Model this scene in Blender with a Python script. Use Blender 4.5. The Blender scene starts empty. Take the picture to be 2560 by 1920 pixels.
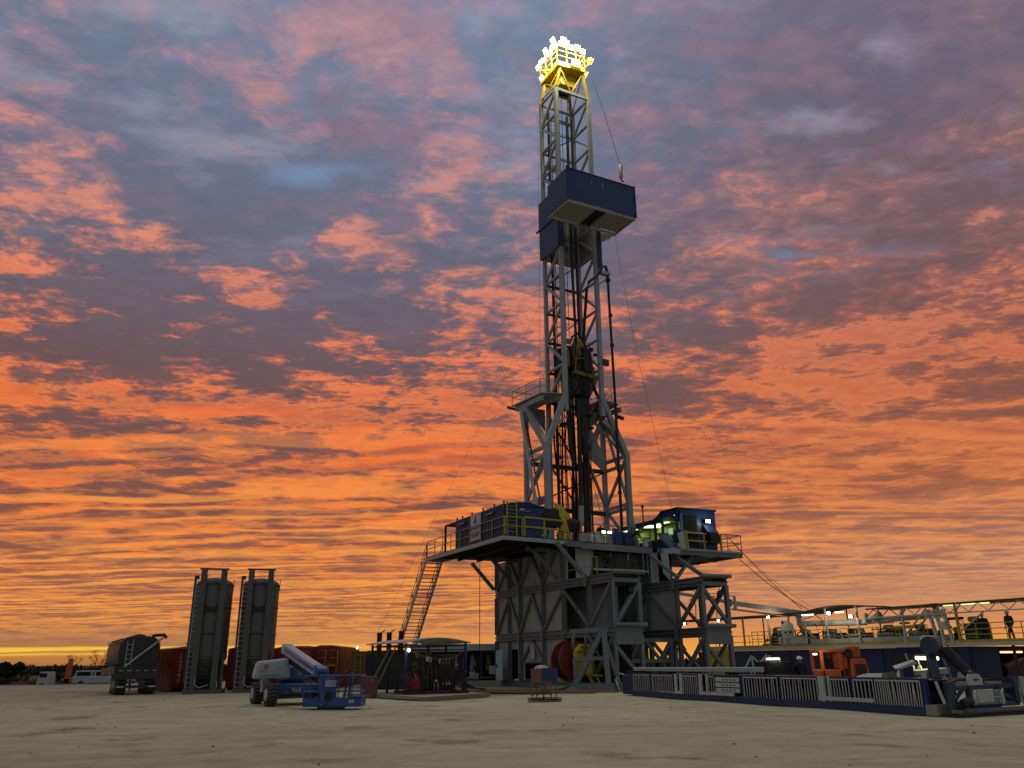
import bpy, bmesh, math, random
from math import radians, sin, cos, pi, atan2, sqrt, degrees
from mathutils import Vector, Matrix

# ------------------------------------------------------------------ camera, exposure
sc = bpy.context.scene
col = sc.collection
PITCH, ROLL, EYE = radians(18.8), 0.0098, 1.65
cam = bpy.data.cameras.new('camera'); cam.sensor_width = 36.0; cam.lens = 36.0 * 2030.0 / 2560.0
cam.clip_end = 3000.0; cam.clip_start = 0.1
cam_o = bpy.data.objects.new('camera', cam); col.objects.link(cam_o)
cam_o.matrix_world = Matrix.Translation((0, 0, EYE)) @ Matrix.Rotation(pi / 2 + PITCH, 4, 'X') @ Matrix.Rotation(-ROLL, 4, 'Z')
sc.camera = cam_o
sc.view_settings.view_transform = 'Standard'; sc.view_settings.look = 'None'
sc.view_settings.exposure = 0.0; sc.view_settings.gamma = 1.0
sc.cycles.max_bounces = 6; sc.cycles.sample_clamp_indirect = 4.0

# ------------------------------------------------------------------ sky: dawn altocumulus, lit from below
SUN_AZ, SUN_EL = radians(-24), radians(0.6)       # azimuth from +Y towards +X
world = bpy.data.worlds.new('World'); sc.world = world; world.use_nodes = True
WT = world.node_tree; WT.nodes.clear()

class G:
    """tiny node-graph calculator: every method returns a socket"""
    def __init__(s, t): s.t = t
    def put(s, sock, v):
        if isinstance(v, bpy.types.NodeSocket): s.t.links.new(v, sock)
        elif isinstance(v, (tuple, list)) and len(v) == 3 and sock.type == 'RGBA': sock.default_value = (*v, 1)
        else: sock.default_value = v
    def m(s, op, a, b=None, c=None, clamp=False):
        n = s.t.nodes.new('ShaderNodeMath'); n.operation = op; n.use_clamp = clamp
        s.put(n.inputs[0], a)
        if b is not None: s.put(n.inputs[1], b)
        if c is not None: s.put(n.inputs[2], c)
        return n.outputs[0]
    def add(s, *v):
        r = v[0]
        for k in v[1:]: r = s.m('ADD', r, k)
        return r
    def mul(s, a, b): return s.m('MULTIPLY', a, b)
    def sub(s, a, b): return s.m('SUBTRACT', a, b)
    def comb(s, x, y, z):
        n = s.t.nodes.new('ShaderNodeCombineXYZ')
        for i, v in enumerate((x, y, z)): s.put(n.inputs[i], v)
        return n.outputs[0]
    def noise(s, vec, scale, detail=6, rough=0.55, dist=0.0, lac=2.0):
        n = s.t.nodes.new('ShaderNodeTexNoise'); s.put(n.inputs['Vector'], vec)
        n.inputs['Scale'].default_value = scale; n.inputs['Detail'].default_value = detail
        n.inputs['Roughness'].default_value = rough; n.inputs['Distortion'].default_value = dist
        n.inputs['Lacunarity'].default_value = lac
        return n.outputs['Fac']
    def smooth(s, v, a, b, lo=0.0, hi=1.0):
        n = s.t.nodes.new('ShaderNodeMapRange'); n.interpolation_type = 'SMOOTHSTEP'
        s.put(n.inputs[0], v); s.put(n.inputs[1], a); s.put(n.inputs[2], b); n.inputs[3].default_value = lo; n.inputs[4].default_value = hi
        return n.outputs[0]
    def lin(s, v, a, b, lo=0.0, hi=1.0):
        n = s.t.nodes.new('ShaderNodeMapRange'); s.put(n.inputs[0], v)
        for i, k in enumerate((a, b, lo, hi)): n.inputs[i + 1].default_value = k
        return n.outputs[0]
    def ramp(s, v, stops, interp='LINEAR'):
        n = s.t.nodes.new('ShaderNodeValToRGB'); s.put(n.inputs[0], v); r = n.color_ramp; r.interpolation = interp
        while len(r.elements) < len(stops): r.elements.new(0.5)
        for e, (p, c) in zip(r.elements, stops): e.position = p; e.color = (*c, 1) if len(c) == 3 else c
        return n.outputs[0]
    def mix(s, f, a, b, mode='MIX'):
        n = s.t.nodes.new('ShaderNodeMix'); n.data_type = 'RGBA'; n.blend_type = mode
        s.put(n.inputs[0], f); s.put(n.inputs[6], a); s.put(n.inputs[7], b)
        return n.outputs[2]

def lin3(r, g_, b):                                # 8-bit display colour to linear
    f = lambda v: (v / 255 / 12.92) if v / 255 <= 0.04045 else ((v / 255 + 0.055) / 1.055) ** 2.4
    return (f(r), f(g_), f(b))

def build_sky():
    g = G(WT)
    tc = WT.nodes.new('ShaderNodeTexCoord'); sp = WT.nodes.new('ShaderNodeSeparateXYZ')
    WT.links.new(tc.outputs['Generated'], sp.inputs[0]); X, Y, Z = sp.outputs
    zc = g.m('MAXIMUM', Z, 0.0)
    den = g.add(zc, 0.035)
    px, py = g.m('DIVIDE', X, den), g.m('DIVIDE', Y, den)         # the cloud deck as a plane overhead
    P = g.comb(px, py, 0.0)
    az = g.mul(g.m('ARCTAN2', X, Y), 57.2958)
    el = g.mul(g.m('ARCSINE', Z), 57.2958)
    def blob(a, e, ra, re, rot=0.0):
        da, de = g.sub(az, a), g.sub(el, e)
        c_, s_ = cos(radians(rot)), sin(radians(rot))
        u = g.mul(g.add(g.mul(da, c_), g.mul(de, s_)), 1.0 / ra)
        v = g.mul(g.add(g.mul(da, -s_), g.mul(de, c_)), 1.0 / re)
        return g.m('EXPONENT', g.mul(g.add(g.mul(u, u), g.mul(v, v)), -1.0))
    def blobs(lst):
        r = 0.0
        for (amp, *b) in lst: r = g.add(r, g.mul(blob(*b), amp))
        return r
    # ---- coverage of the lit deck
    Pw = g.comb(g.add(px, g.mul(g.noise(P, 1.3, 3), 0.5)), g.add(py, g.mul(g.noise(g.comb(py, px, 3.0), 1.7, 3), 0.5)), 0.0)
    Ps = g.comb(g.mul(px, 0.75), py, 0.7)
    big = g.noise(Pw, 1.25, 3, 0.5)
    mid = g.noise(Pw, 3.6, 5, 0.58)
    fine = g.noise(g.comb(g.mul(px, 0.8), py, 2.3), 8.0, 7, 0.68, 0.35)
    low = g.smooth(el, 26.0, 12.0)                               # 1 near the horizon
    right = g.smooth(az, 2.0, 26.0)
    high = g.smooth(el, 20.0, 36.0)
    # ripples across the line of sight, in the low third
    wob = g.add(g.mul(g.noise(g.comb(g.mul(px, 0.30), g.mul(py, 0.7), 5.0), 1.2, 3, 0.5), 3.2), g.mul(g.noise(g.comb(g.mul(px, 0.5), py, 1.0), 4.0, 3), 0.42))
    rp = g.m('SINE', g.mul(g.add(py, g.mul(px, 0.10), wob), 15.0))
    rp2 = g.m('SINE', g.mul(g.add(g.mul(py, 1.0), g.mul(px, -0.16), g.mul(wob, 1.3)), 8.5))
    rmask = g.smooth(g.noise(g.comb(g.mul(px, 0.5), py, 9.0), 0.8, 3), 0.38, 0.62)
    ripple = g.mul(g.add(g.mul(rp, g.add(0.45, g.mul(rmask, 0.55))), g.mul(rp2, 0.55)), low)
    fadefar = g.smooth(el, 1.2, 5.0)
    ripple = g.mul(ripple, fadefar)
    fleck = g.noise(g.comb(g.add(px, g.mul(mid, 0.3)), g.mul(py, 1.25), 55.0), 19.0, 5, 0.66, 0.2)
    bias = blobs(LIT_BLOBS)
    elb = g.add(g.mul(low, 0.030), g.mul(high, -0.045), g.mul(g.smooth(el, 15.0, 8.0), -0.025), g.mul(g.mul(right, g.smooth(el, 10.0, 20.0)), -0.02), g.mul(g.mul(right, high), 0.05))
    nearhz = g.smooth(el, 17.0, 8.0)
    c = g.add(g.mul(g.sub(big, 0.5), 0.40), g.mul(g.sub(fleck, 0.5), g.mul(g.smooth(el, 9.0, 16.0), 0.34)), g.mul(g.sub(mid, 0.5), g.sub(0.60, g.mul(nearhz, 0.22))), g.mul(g.sub(fine, 0.5), g.sub(0.70, g.mul(nearhz, 0.36))), 0.508, elb, bias, g.mul(ripple, g.add(0.040, g.mul(nearhz, 0.012))))
    # soft on the right and high up
    soft = g.add(0.082, g.mul(high, 0.060), g.mul(right, 0.06))
    t = g.m('ADD', 0.5, g.m('DIVIDE', g.sub(c, 0.5), g.mul(soft, 2.4)), clamp=True)   # 0 shadow .. 1 lit
    ts = g.smooth(t, 0.0, 1.0)
    rim = g.m('EXPONENT', g.mul(g.m('POWER', g.m('DIVIDE', g.sub(c, 0.555), 0.045), 2.0), -1.0))
    # ---- colours against elevation
    e1 = g.lin(el, 0.0, 50.0); elc = g.smooth(el, 1.5, 6.0)
    lit = g.ramp(e1, [(0.0, lin3(230, 144, 72)), (0.05, lin3(230, 132, 64)), (0.12, lin3(232, 120, 58)), (0.28, lin3(232, 112, 58)),
                      (0.44, lin3(226, 120, 86)), (0.56, lin3(216, 138, 120)), (0.70, lin3(196, 142, 144)), (1.0, lin3(176, 142, 154))])
    shd = g.ramp(e1, [(0.0, lin3(150, 108, 78)), (0.08, lin3(150, 94, 74)), (0.20, lin3(122, 80, 72)), (0.36, lin3(108, 84, 86)),
                      (0.50, lin3(104, 98, 112)), (0.62, lin3(104, 110, 132)), (0.8, lin3(112, 124, 150)), (1.0, lin3(124, 142, 172))])
    litR = g.ramp(e1, [(0.0, lin3(236, 170, 110)), (0.10, lin3(204, 142, 112)), (0.2, lin3(214, 122, 78)), (0.36, lin3(198, 106, 74)),
                       (0.50, lin3(190, 114, 98)), (0.64, lin3(156, 116, 118)), (0.8, lin3(134, 112, 124)), (1.0, lin3(128, 116, 134))])
    shdR = g.ramp(e1, [(0.0, lin3(176, 130, 96)), (0.10, lin3(158, 112, 98)), (0.22, lin3(140, 86, 66)), (0.40, lin3(116, 84, 82)),
                       (0.55, lin3(112, 90, 98)), (0.7, lin3(104, 98, 114)), (1.0, lin3(104, 110, 134))])
    rs = g.smooth(az, 0.0, 30.0)
    lit = g.mix(rs, lit, litR); shd = g.mix(rs, shd, shdR)
    # parts of the lit sheet are thick enough to dull it
    dull = g.mul(g.smooth(g.add(g.noise(g.comb(g.mul(px, 0.6), py, 21.0), 3.4, 7, 0.70), g.mul(g.mul(rp2, low), 0.10)), 0.44, 0.66), g.add(0.66, g.mul(right, 0.1)))
    lit = g.mix(dull, lit, g.ramp(e1, [(0.0, lin3(206, 142, 80)), (0.12, lin3(186, 104, 68)), (0.32, lin3(184, 98, 70)), (0.48, lin3(168, 110, 102)), (0.62, lin3(138, 114, 126)), (1.0, lin3(134, 122, 144))]))
    veil = g.noise(g.comb(g.mul(px, 1.2), g.mul(py, 1.8), 33.0), 3.2, 6, 0.6)
    shd = g.mix(g.mul(g.smooth(veil, 0.50, 0.72), high), shd, g.ramp(e1, [(0.0, lin3(150, 130, 140)), (0.6, lin3(140, 136, 154)), (1.0, lin3(146, 156, 178))]))
    shd = g.mix(g.mul(g.smooth(veil, 0.48, 0.34), g.mul(high, 0.6)), shd, lin3(140, 112, 124))
    cloud = g.mix(ts, shd, lit)
    # long thin furrows across the lower sky: dusky troughs, burning crests
    fw = g.add(py, g.mul(px, 0.06), g.mul(g.noise(g.comb(g.mul(px, 0.22), g.mul(py, 0.5), 15.0), 1.5, 3, 0.5), 2.0), g.mul(g.noise(g.comb(g.mul(px, 0.5), py, 16.0), 2.2, 5, 0.60), 0.42))
    f1 = g.m('SINE', g.mul(fw, 17.5)); f2 = g.m('SINE', g.mul(fw, 7.9))
    fs_ = g.add(g.mul(f1, 0.62), g.mul(f2, 0.38), g.mul(g.sub(g.noise(g.comb(g.mul(px, 0.7), py, 41.0), 5.0, 4, 0.6), 0.5), 1.6))
    patch = g.smooth(g.noise(g.comb(g.mul(px, 0.5), g.mul(py, 0.6), 19.0), 1.0, 3, 0.5), 0.36, 0.60)
    fm = g.mul(g.mul(g.smooth(el, 19.0, 11.0), g.smooth(el, 0.8, 3.5)), g.mul(g.add(0.42, g.mul(patch, 0.58)), g.sub(1.0, g.mul(g.smooth(az, 8.0, 26.0), 0.55))))
    cloud = g.mix(g.mul(g.smooth(fs_, -0.05, 0.50), g.mul(fm, 0.92)), cloud, shd)
    cloud = g.mix(g.mul(g.smooth(fs_, -0.10, -0.65), g.mul(fm, 0.55)), cloud, g.ramp(e1, [(0.0, lin3(252, 184, 84)), (0.15, lin3(255, 166, 74)), (0.3, lin3(250, 148, 76))]))
    # bright rim where the lit sheet is thinnest, and a finer mottling
    cloud = g.mix(g.mul(g.mul(rim, g.smooth(el, 42.0, 24.0)), 0.30), cloud, g.ramp(e1, [(0.0, lin3(250, 184, 90)), (0.25, lin3(250, 146, 74)), (0.6, lin3(244, 152, 118))]))
    mot = g.add(0.86, g.mul(g.noise(g.comb(px, g.mul(py, 1.4), 7.7), 16.0, 4, 0.6), 0.30))
    cloud = g.mix(1.0, cloud, g.comb(mot, mot, mot), 'MULTIPLY')
    # ---- clear gaps show the sky itself (Nishita)
    nis = WT.nodes.new('ShaderNodeTexSky'); nis.sky_type = 'NISHITA'; nis.sun_disc = False
    nis.sun_elevation = SUN_EL; nis.sun_rotation = SUN_AZ; nis.altitude = 100; nis.ozone_density = 2.0
    clear = g.mix(1.0, nis.outputs[0], (0.10, 0.10, 0.10), 'MULTIPLY')
    clear = g.mix(1.0, clear, g.ramp(e1, [(0.0, lin3(252, 196, 70)), (0.06, lin3(214, 160, 92)), (0.3, lin3(96, 108, 134)), (0.6, lin3(104, 128, 160)), (1.0, lin3(96, 120, 156))]), 'ADD')
    gap = g.add(g.mul(g.smooth(g.add(g.noise(g.comb(px, g.mul(py, 1.6), 12.0), 2.6, 5, 0.6), blobs(GAP_BLOBS), g.mul(t, -0.18)), 0.56, 0.84), g.smooth(el, 18.0, 28.0)), 0.0)
    skyc = g.mix(gap, cloud, clear)
    # ---- the open strip of sky along the horizon
    hn = g.noise(g.comb(g.mul(az, 0.10), g.mul(el, 1.4), 0.0), 1.0, 5, 0.55)
    hel = g.add(el, g.mul(g.sub(hn, 0.5), 0.75))
    strip = g.ramp(g.lin(hel, 0.0, 5.0), [(0.0, lin3(170, 112, 64)), (0.08, lin3(190, 124, 66)), (0.115, lin3(246, 184, 62)), (0.135, lin3(170, 118, 72)), (0.16, lin3(252, 200, 66)), (0.20, lin3(248, 190, 70)), (0.225, lin3(168, 116, 76)),
                                          (0.36, lin3(158, 108, 80)), (0.46, lin3(176, 116, 80)), (0.52, lin3(232, 144, 70)), (1.0, lin3(214, 122, 66))])
    stripR = g.ramp(g.lin(hel, 0.0, 8.0), [(0.0, lin3(244, 176, 74)), (0.12, lin3(228, 150, 76)), (0.25, lin3(214, 140, 88)), (0.5, lin3(188, 130, 100)), (1.0, lin3(204, 132, 92))])
    strip = g.mix(g.smooth(az, -22.0, -4.0), strip, stripR)
    sm = g.smooth(el, g.add(2.8, g.mul(g.smooth(az, -6.0, 12.0), 3.4)), 0.6)
    skyc = g.mix(sm, skyc, strip)
    # glow of the coming sun behind the rig, spread in the air
    glow = blobs([(0.22, -15.0, 0.8, 6.0, 1.0), (0.25, 9.0, 0.8, 5.0, 1.4), (0.05, -8.0, 5.0, 24.0, 5.0)])
    skyc = g.mix(1.0, skyc, g.mix(g.m('MINIMUM', glow, 1.0), (0, 0, 0), (0.22, 0.11, 0.010)), 'ADD')
    # ---- the western half, behind the camera: blue-grey dusk
    back = g.m('MAXIMUM', g.smooth(Y, 0.15, -0.30), g.smooth(g.m('ABSOLUTE', az), 42.0, 72.0))
    skyc = g.mix(back, skyc, g.ramp(e1, [(0.0, (0.12, 0.15, 0.17)), (0.4, (0.205, 0.230, 0.255)), (1.0, (0.245, 0.27, 0.30))]))
    skyc = g.mix(g.smooth(Z, 0.0, -0.02), skyc, (0.05, 0.045, 0.04))
    bg = WT.nodes.new('ShaderNodeBackground'); g.put(bg.inputs[0], skyc); bg.inputs[1].default_value = 1.0
    out = WT.nodes.new('ShaderNodeOutputWorld'); WT.links.new(bg.outputs[0], out.inputs[0])
    world.cycles.sampling_method = 'MANUAL'; world.cycles.sample_map_resolution = 1024
# (strength, azimuth, elevation, half width, half height, tilt) in degrees: where the deck is thicker or thinner
LIT_BLOBS = [(-.10, -22, 28, 20, 9, 0), (-.03, 0, 24, 40, 8, 0), (-.10, 28, 31, 15, 8, 0), (-.05, -30, 21, 10, 3, 0), (-.04, 4, 29, 10, 5, 0), (.12, -31.9, 28.7, 8, 1.7, -10), (.10, -23, 25.9, 7, 1.1, -14), (.13, -5.7, 32.8, 3.6, 1.2, 22), (.09, -.8, 32.1, 3, 1.3, 0),
             (.12, -13.3, 28.6, 3.4, 1.3, 0), (.05, -20, 39, 8, 3, -20), (.05, -33, 32, 4, 3, -30), (-.15, -28.5, 18.9, 9, 1.0, 2), (-.12, -13, 19.8, 8, .8, -4),
             (-.14, -27.9, 14.5, 4, .7, 0), (-.12, -18.5, 33, 8, 4, 0), (-.13, 24, 23.4, 5, 1.2, -8), (-.13, 14, 21.2, 4.5, 1.3, -14), (-.12, 12.3, 17.7, 4, 1.0, 0),
             (.06, 7, 23.5, 5, 2, 0), (.08, 26, 18.6, 8, 2.6, 0), (-.09, 18.2, 8.9, 4, .5, 0), (-.12, 22.5, 12.6, 5, .55, 5), (-.05, 16, 35, 10, 4, 0), (.06, -8, 14, 9, 5, 0), (-.05, 2, 37, 6, 4, 0)]
GAP_BLOBS = [(.24, -17.4, 36.2, 2.6, 2.0, 0), (.24, -18.4, 32.0, 5.0, 1.2, 8), (.10, 4.5, 43.3, 8, 2.5, 0), (.05, -10.9, 39.4, 3, 2, 0), (.07, -34, 25, 4, 1, -10)]
build_sky()

# ------------------------------------------------------------------ lights
sun = bpy.data.lights.new('sun', 'SUN'); sun.energy = 0.12; sun.angle = radians(12); sun.color = (1.0, 0.55, 0.25)
sun_o = bpy.data.objects.new('sun', sun); col.objects.link(sun_o)
sun_o.rotation_euler = (-Vector((sin(SUN_AZ) * cos(radians(2)), cos(SUN_AZ) * cos(radians(2)), sin(radians(2))))).to_track_quat('-Z', 'Y').to_euler()     # dawn light from low behind the rig

# ------------------------------------------------------------------ materials
MATS = {}
def mat(name, rgb, rough=0.6, metal=0.0, dirt=None, amt=0.35, scale=1.5, bump=0.15, streak=0.0, coat=0.0):
    """painted steel, rubber, cloth ...: base colour broken up by noise, with stains and wear of another colour"""
    if name in MATS: return MATS[name]
    m = bpy.data.materials.new(name); m.use_nodes = True; t = m.node_tree; g = G(t)
    b = t.nodes['Principled BSDF']; tc = t.nodes.new('ShaderNodeTexCoord'); V = tc.outputs['Object']
    n1 = g.noise(V, scale, 6, 0.62); n2 = g.noise(V, scale * 9, 4, 0.6)
    c = g.mix(g.lin(n1, 0.3, 0.7, 0.0, 1.0), tuple(k * 0.82 for k in rgb), tuple(min(1, k * 1.12) for k in rgb))
    if dirt is not None:
        if streak:
            mp = t.nodes.new('ShaderNodeMapping'); t.links.new(V, mp.inputs[0]); mp.inputs['Scale'].default_value = (1, 1, 0.12)
            n3 = g.noise(mp.outputs[0], scale * 4, 5, 0.65)
            w = g.smooth(g.add(g.mul(n3, 0.6), g.mul(n1, 0.4)), 0.50, 0.68)
        else: w = g.smooth(g.add(g.mul(n1, 0.55), g.mul(n2, 0.45)), 0.50, 0.66)
        c = g.mix(g.mul(w, amt), c, dirt)
    g.put(b.inputs['Base Color'], c)
    g.put(b.inputs['Roughness'], g.lin(n2, 0.2, 0.8, max(0.05, rough - 0.15), min(1.0, rough + 0.15)))
    b.inputs['Metallic'].default_value = metal
    if coat: b.inputs['Coat Weight'].default_value = coat
    if bump:
        bn = t.nodes.new('ShaderNodeBump'); bn.inputs['Strength'].default_value = bump; bn.inputs['Distance'].default_value = 0.02
        g.put(bn.inputs['Height'], g.add(n1, g.mul(n2, 0.3))); t.links.new(bn.outputs[0], b.inputs['Normal'])
    MATS[name] = m; return m
def glow(name, rgb, strength):
    if name in MATS: return MATS[name]
    m = bpy.data.materials.new(name); m.use_nodes = True; b = m.node_tree.nodes['Principled BSDF']
    b.inputs['Base Color'].default_value = (0.8, 0.8, 0.8, 1); b.inputs['Emission Color'].default_value = (*rgb, 1); b.inputs['Emission Strength'].default_value = strength
    MATS[name] = m; return m
RUST = (0.10, 0.045, 0.02); MUD = (0.16, 0.13, 0.09); SOOT = (0.02, 0.02, 0.02)
M_SUB = mat('grey_steel', (0.168, 0.180, 0.188), 0.55, 0.0, RUST, 0.45, 1.2, streak=1)
M_SHEET = mat('grey_sheet_wall', (0.40, 0.385, 0.345), 0.6, 0.0, (0.10, 0.085, 0.07), 0.6, 0.7, streak=1)
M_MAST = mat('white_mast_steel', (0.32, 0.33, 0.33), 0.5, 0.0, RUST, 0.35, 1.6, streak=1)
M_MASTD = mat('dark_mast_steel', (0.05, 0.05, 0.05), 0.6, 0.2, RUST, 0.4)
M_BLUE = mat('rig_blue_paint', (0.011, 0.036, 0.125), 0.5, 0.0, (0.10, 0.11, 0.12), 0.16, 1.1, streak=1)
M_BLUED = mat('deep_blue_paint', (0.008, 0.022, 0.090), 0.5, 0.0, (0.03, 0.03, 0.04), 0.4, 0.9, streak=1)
M_YEL = mat('safety_yellow', (0.42, 0.32, 0.03), 0.5, 0.0, RUST, 0.45, 3.0)
M_CROWN = mat('crown_yellow', (0.62, 0.45, 0.03), 0.45, 0.0, RUST, 0.3, 2.5)
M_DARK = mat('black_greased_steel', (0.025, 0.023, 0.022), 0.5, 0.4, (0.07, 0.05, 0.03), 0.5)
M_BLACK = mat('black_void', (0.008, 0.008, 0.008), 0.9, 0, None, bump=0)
M_RUB = mat('black_rubber', (0.02, 0.02, 0.02), 0.75, 0, MUD, 0.4, 6)
M_WHITE = mat('white_paint', (0.47, 0.48, 0.46), 0.5, 0, (0.2, 0.17, 0.12), 0.35, 2.0, streak=1)
M_RED = mat('red_tank_paint', (0.23, 0.014, 0.010), 0.5, 0, (0.06, 0.015, 0.010), 0.5, 0.8, streak=1)
M_RED2 = mat('dark_red_paint', (0.055, 0.008, 0.008), 0.5, 0, SOOT, 0.5, 2)
M_WOOD = mat('weathered_timber', (0.22, 0.17, 0.11), 0.85, 0, (0.08, 0.06, 0.04), 0.6, 3)
M_CONC = mat('pale_mat', (0.30, 0.28, 0.22), 0.85, 0, MUD, 0.5, 2)
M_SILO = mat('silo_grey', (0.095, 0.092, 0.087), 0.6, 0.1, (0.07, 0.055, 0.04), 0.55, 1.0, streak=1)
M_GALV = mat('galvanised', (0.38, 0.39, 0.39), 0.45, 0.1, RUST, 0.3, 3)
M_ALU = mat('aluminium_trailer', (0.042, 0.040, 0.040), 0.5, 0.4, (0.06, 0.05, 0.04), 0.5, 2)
M_OLIVE = mat('olive_yellow_paint', (0.16, 0.10, 0.012), 0.6, 0, RUST, 0.5, 1.5, streak=1)
M_ORANGE = mat('orange_paint', (0.60, 0.10, 0.012), 0.45, 0, MUD, 0.3, 3)
M_LBLUE = mat('lift_blue', (0.012, 0.075, 0.26), 0.45, 0, MUD, 0.25, 3, coat=0.3)
M_LGREY = mat('lift_grey', (0.33, 0.38, 0.42), 0.4, 0, MUD, 0.25, 3, coat=0.2)
M_SKIN = mat('skin', (0.42, 0.24, 0.17), 0.6, 0, None, bump=0)
M_NAVY = mat('navy_coverall', (0.012, 0.014, 0.028), 0.9, 0, MUD, 0.2, 6)
M_BROWN = mat('brown_work_jacket', (0.06, 0.05, 0.04), 0.9, 0, MUD, 0.3, 6)
M_HAT = mat('white_hard_hat', (0.75, 0.75, 0.72), 0.35, 0, None, bump=0)
M_CLOTH = mat('pale_cloth', (0.42, 0.41, 0.38), 0.95, 0, MUD, 0.4, 4, bump=0.5)
L_CROWN = glow('crown_lamp_glow', (1.0, 0.94, 0.52), 2.0)
L_LAMP = glow('lamp_glow', (0.95, 1.0, 0.75), 9.0)
L_TUBE = glow('tube_glow', (1.0, 0.97, 0.78), 5.0)
L_PINK = glow('soft_tube_glow', (1.0, 0.62, 0.28), 1.6)
L_SPARE = glow('cabin_panel_glow', (0.85, 1.0, 0.55), 1.6)
M_CAB = mat('cabin_interior', (0.34, 0.42, 0.12), 0.8, 0, (0.05, 0.06, 0.02), 0.5, 2)

def glass_mat():
    m = bpy.data.materials.new('cabin_glass'); m.use_nodes = True; b = m.node_tree.nodes['Principled BSDF']
    b.inputs['Base Color'].default_value = (0.9, 0.95, 0.9, 1); b.inputs['Transmission Weight'].default_value = 1.0
    b.inputs['Roughness'].default_value = 0.03; b.inputs['IOR'].default_value = 1.1
    return m
M_GLASS = glass_mat()

# ------------------------------------------------------------------ mesh building
class MB:
    def __init__(s): s.v = []; s.f = []; s.sm = []
    def _add(s, vs, fs, smooth=False):
        o = len(s.v); s.v += [Vector(p) for p in vs]; s.f += [tuple(i + o for i in f) for f in fs]; s.sm += [smooth] * len(fs); return s
    def box(s, lo, hi):
        x0, y0, z0 = lo; x1, y1, z1 = hi
        return s._add([(x0, y0, z0), (x1, y0, z0), (x1, y1, z0), (x0, y1, z0), (x0, y0, z1), (x1, y0, z1), (x1, y1, z1), (x0, y1, z1)],
                      [(0, 3, 2, 1), (4, 5, 6, 7), (0, 1, 5, 4), (1, 2, 6, 5), (2, 3, 7, 6), (3, 0, 4, 7)])
    def hexa(s, b, t):            # bottom and top quads
        return s._add(list(b) + list(t), [(0, 3, 2, 1), (4, 5, 6, 7), (0, 1, 5, 4), (1, 2, 6, 5), (2, 3, 7, 6), (3, 0, 4, 7)])
    def beam(s, a, b, w=0.2, h=None, up=(0, 0, 1)):
        h = h or w; a, b = Vector(a), Vector(b); d = b - a
        if d.length < 1e-6: return s
        d.normalize(); up = Vector(up)
        if abs(d.dot(up)) > 0.98: up = Vector((0, 1, 0))
        x = d.cross(up).normalized() * (w / 2); y = x.cross(d).normalized() * (h / 2)
        q = [(-1, -1), (1, -1), (1, 1), (-1, 1)]
        return s._add([a + x * i + y * j for i, j in q] + [b + x * i + y * j for i, j in q],
                      [(0, 1, 2, 3), (4, 7, 6, 5), (0, 4, 5, 1), (1, 5, 6, 2), (2, 6, 7, 3), (3, 7, 4, 0)])
    def ibeam(s, a, b, w=0.25, h=0.3, up=(0, 0, 1), t=0.04):
        a, b = Vector(a), Vector(b); d = (b - a).normalized(); up = Vector(up)
        if abs(d.dot(up)) > 0.98: up = Vector((0, 1, 0))
        x = d.cross(up).normalized(); y = x.cross(d).normalized()
        s.beam(a + y * (h / 2 - t / 2), b + y * (h / 2 - t / 2), w, t, y); s.beam(a - y * (h / 2 - t / 2), b - y * (h / 2 - t / 2), w, t, y)
        return s.beam(a, b, t, h - 2 * t, y)
    def tube(s, a, b, r, n=10, r2=None, caps=True):
        a, b = Vector(a), Vector(b); d = (b - a)
        if d.length < 1e-6: return s
        d.normalize(); up = Vector((0, 0, 1)) if abs(d.z) < 0.95 else Vector((1, 0, 0))
        x = d.cross(up).normalized(); y = x.cross(d); r2 = r if r2 is None else r2
        vs = [a + (x * cos(2 * pi * i / n) + y * sin(2 * pi * i / n)) * r for i in range(n)] + [b + (x * cos(2 * pi * i / n) + y * sin(2 * pi * i / n)) * r2 for i in range(n)]
        s._add(vs, [(i, (i + 1) % n, (i + 1) % n + n, i + n) for i in range(n)], True)
        if caps: s._add(vs, [tuple(range(n - 1, -1, -1)), tuple(range(n, 2 * n))])
        return s
    def path(s, pts, r, n=8):
        pts = [Vector(p) for p in pts]; rings = []
        for i, p in enumerate(pts):
            d = (pts[min(i + 1, len(pts) - 1)] - pts[max(i - 1, 0)]).normalized()
            up = Vector((0, 0, 1)) if abs(d.z) < 0.9 else Vector((1, 0.2, 0))
            x = d.cross(up).normalized(); y = x.cross(d)
            rr = r[i] if isinstance(r, (list, tuple)) else r
            rings.append([p + (x * cos(2 * pi * k / n) + y * sin(2 * pi * k / n)) * rr for k in range(n)])
        vs = [v for q in rings for v in q]; fs = []
        for i in range(len(pts) - 1): fs += [(i * n + k, i * n + (k + 1) % n, (i + 1) * n + (k + 1) % n, (i + 1) * n + k) for k in range(n)]
        s._add(vs, fs, True); m = len(vs)
        return s._add(vs[:n] + vs[-n:], [tuple(range(n - 1, -1, -1)), tuple(range(n, 2 * n))])
    def lathe(s, prof, c=(0, 0), n=32, axis='Z', smooth=True):   # prof: (radius, height)
        vs = []
        for r, h in prof:
            for k in range(n):
                a = 2 * pi * k / n; vs.append((c[0] + r * cos(a), c[1] + r * sin(a), h))
        fs = [(i * n + k, i * n + (k + 1) % n, (i + 1) * n + (k + 1) % n, (i + 1) * n + k) for i in range(len(prof) - 1) for k in range(n)]
        s._add(vs, fs, smooth)
        return s._add(vs[:n] + vs[-n:], [tuple(range(n - 1, -1, -1)), tuple(range(n, 2 * n))])
    def prism(s, pts, d):         # polygon points (3d) extruded along d
        n = len(pts); pts = [Vector(p) for p in pts]; d = Vector(d)
        return s._add(pts + [p + d for p in pts], [tuple(range(n - 1, -1, -1)), tuple(range(n, 2 * n))] + [(i, (i + 1) % n, (i + 1) % n + n, i + n) for i in range(n)])
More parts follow.
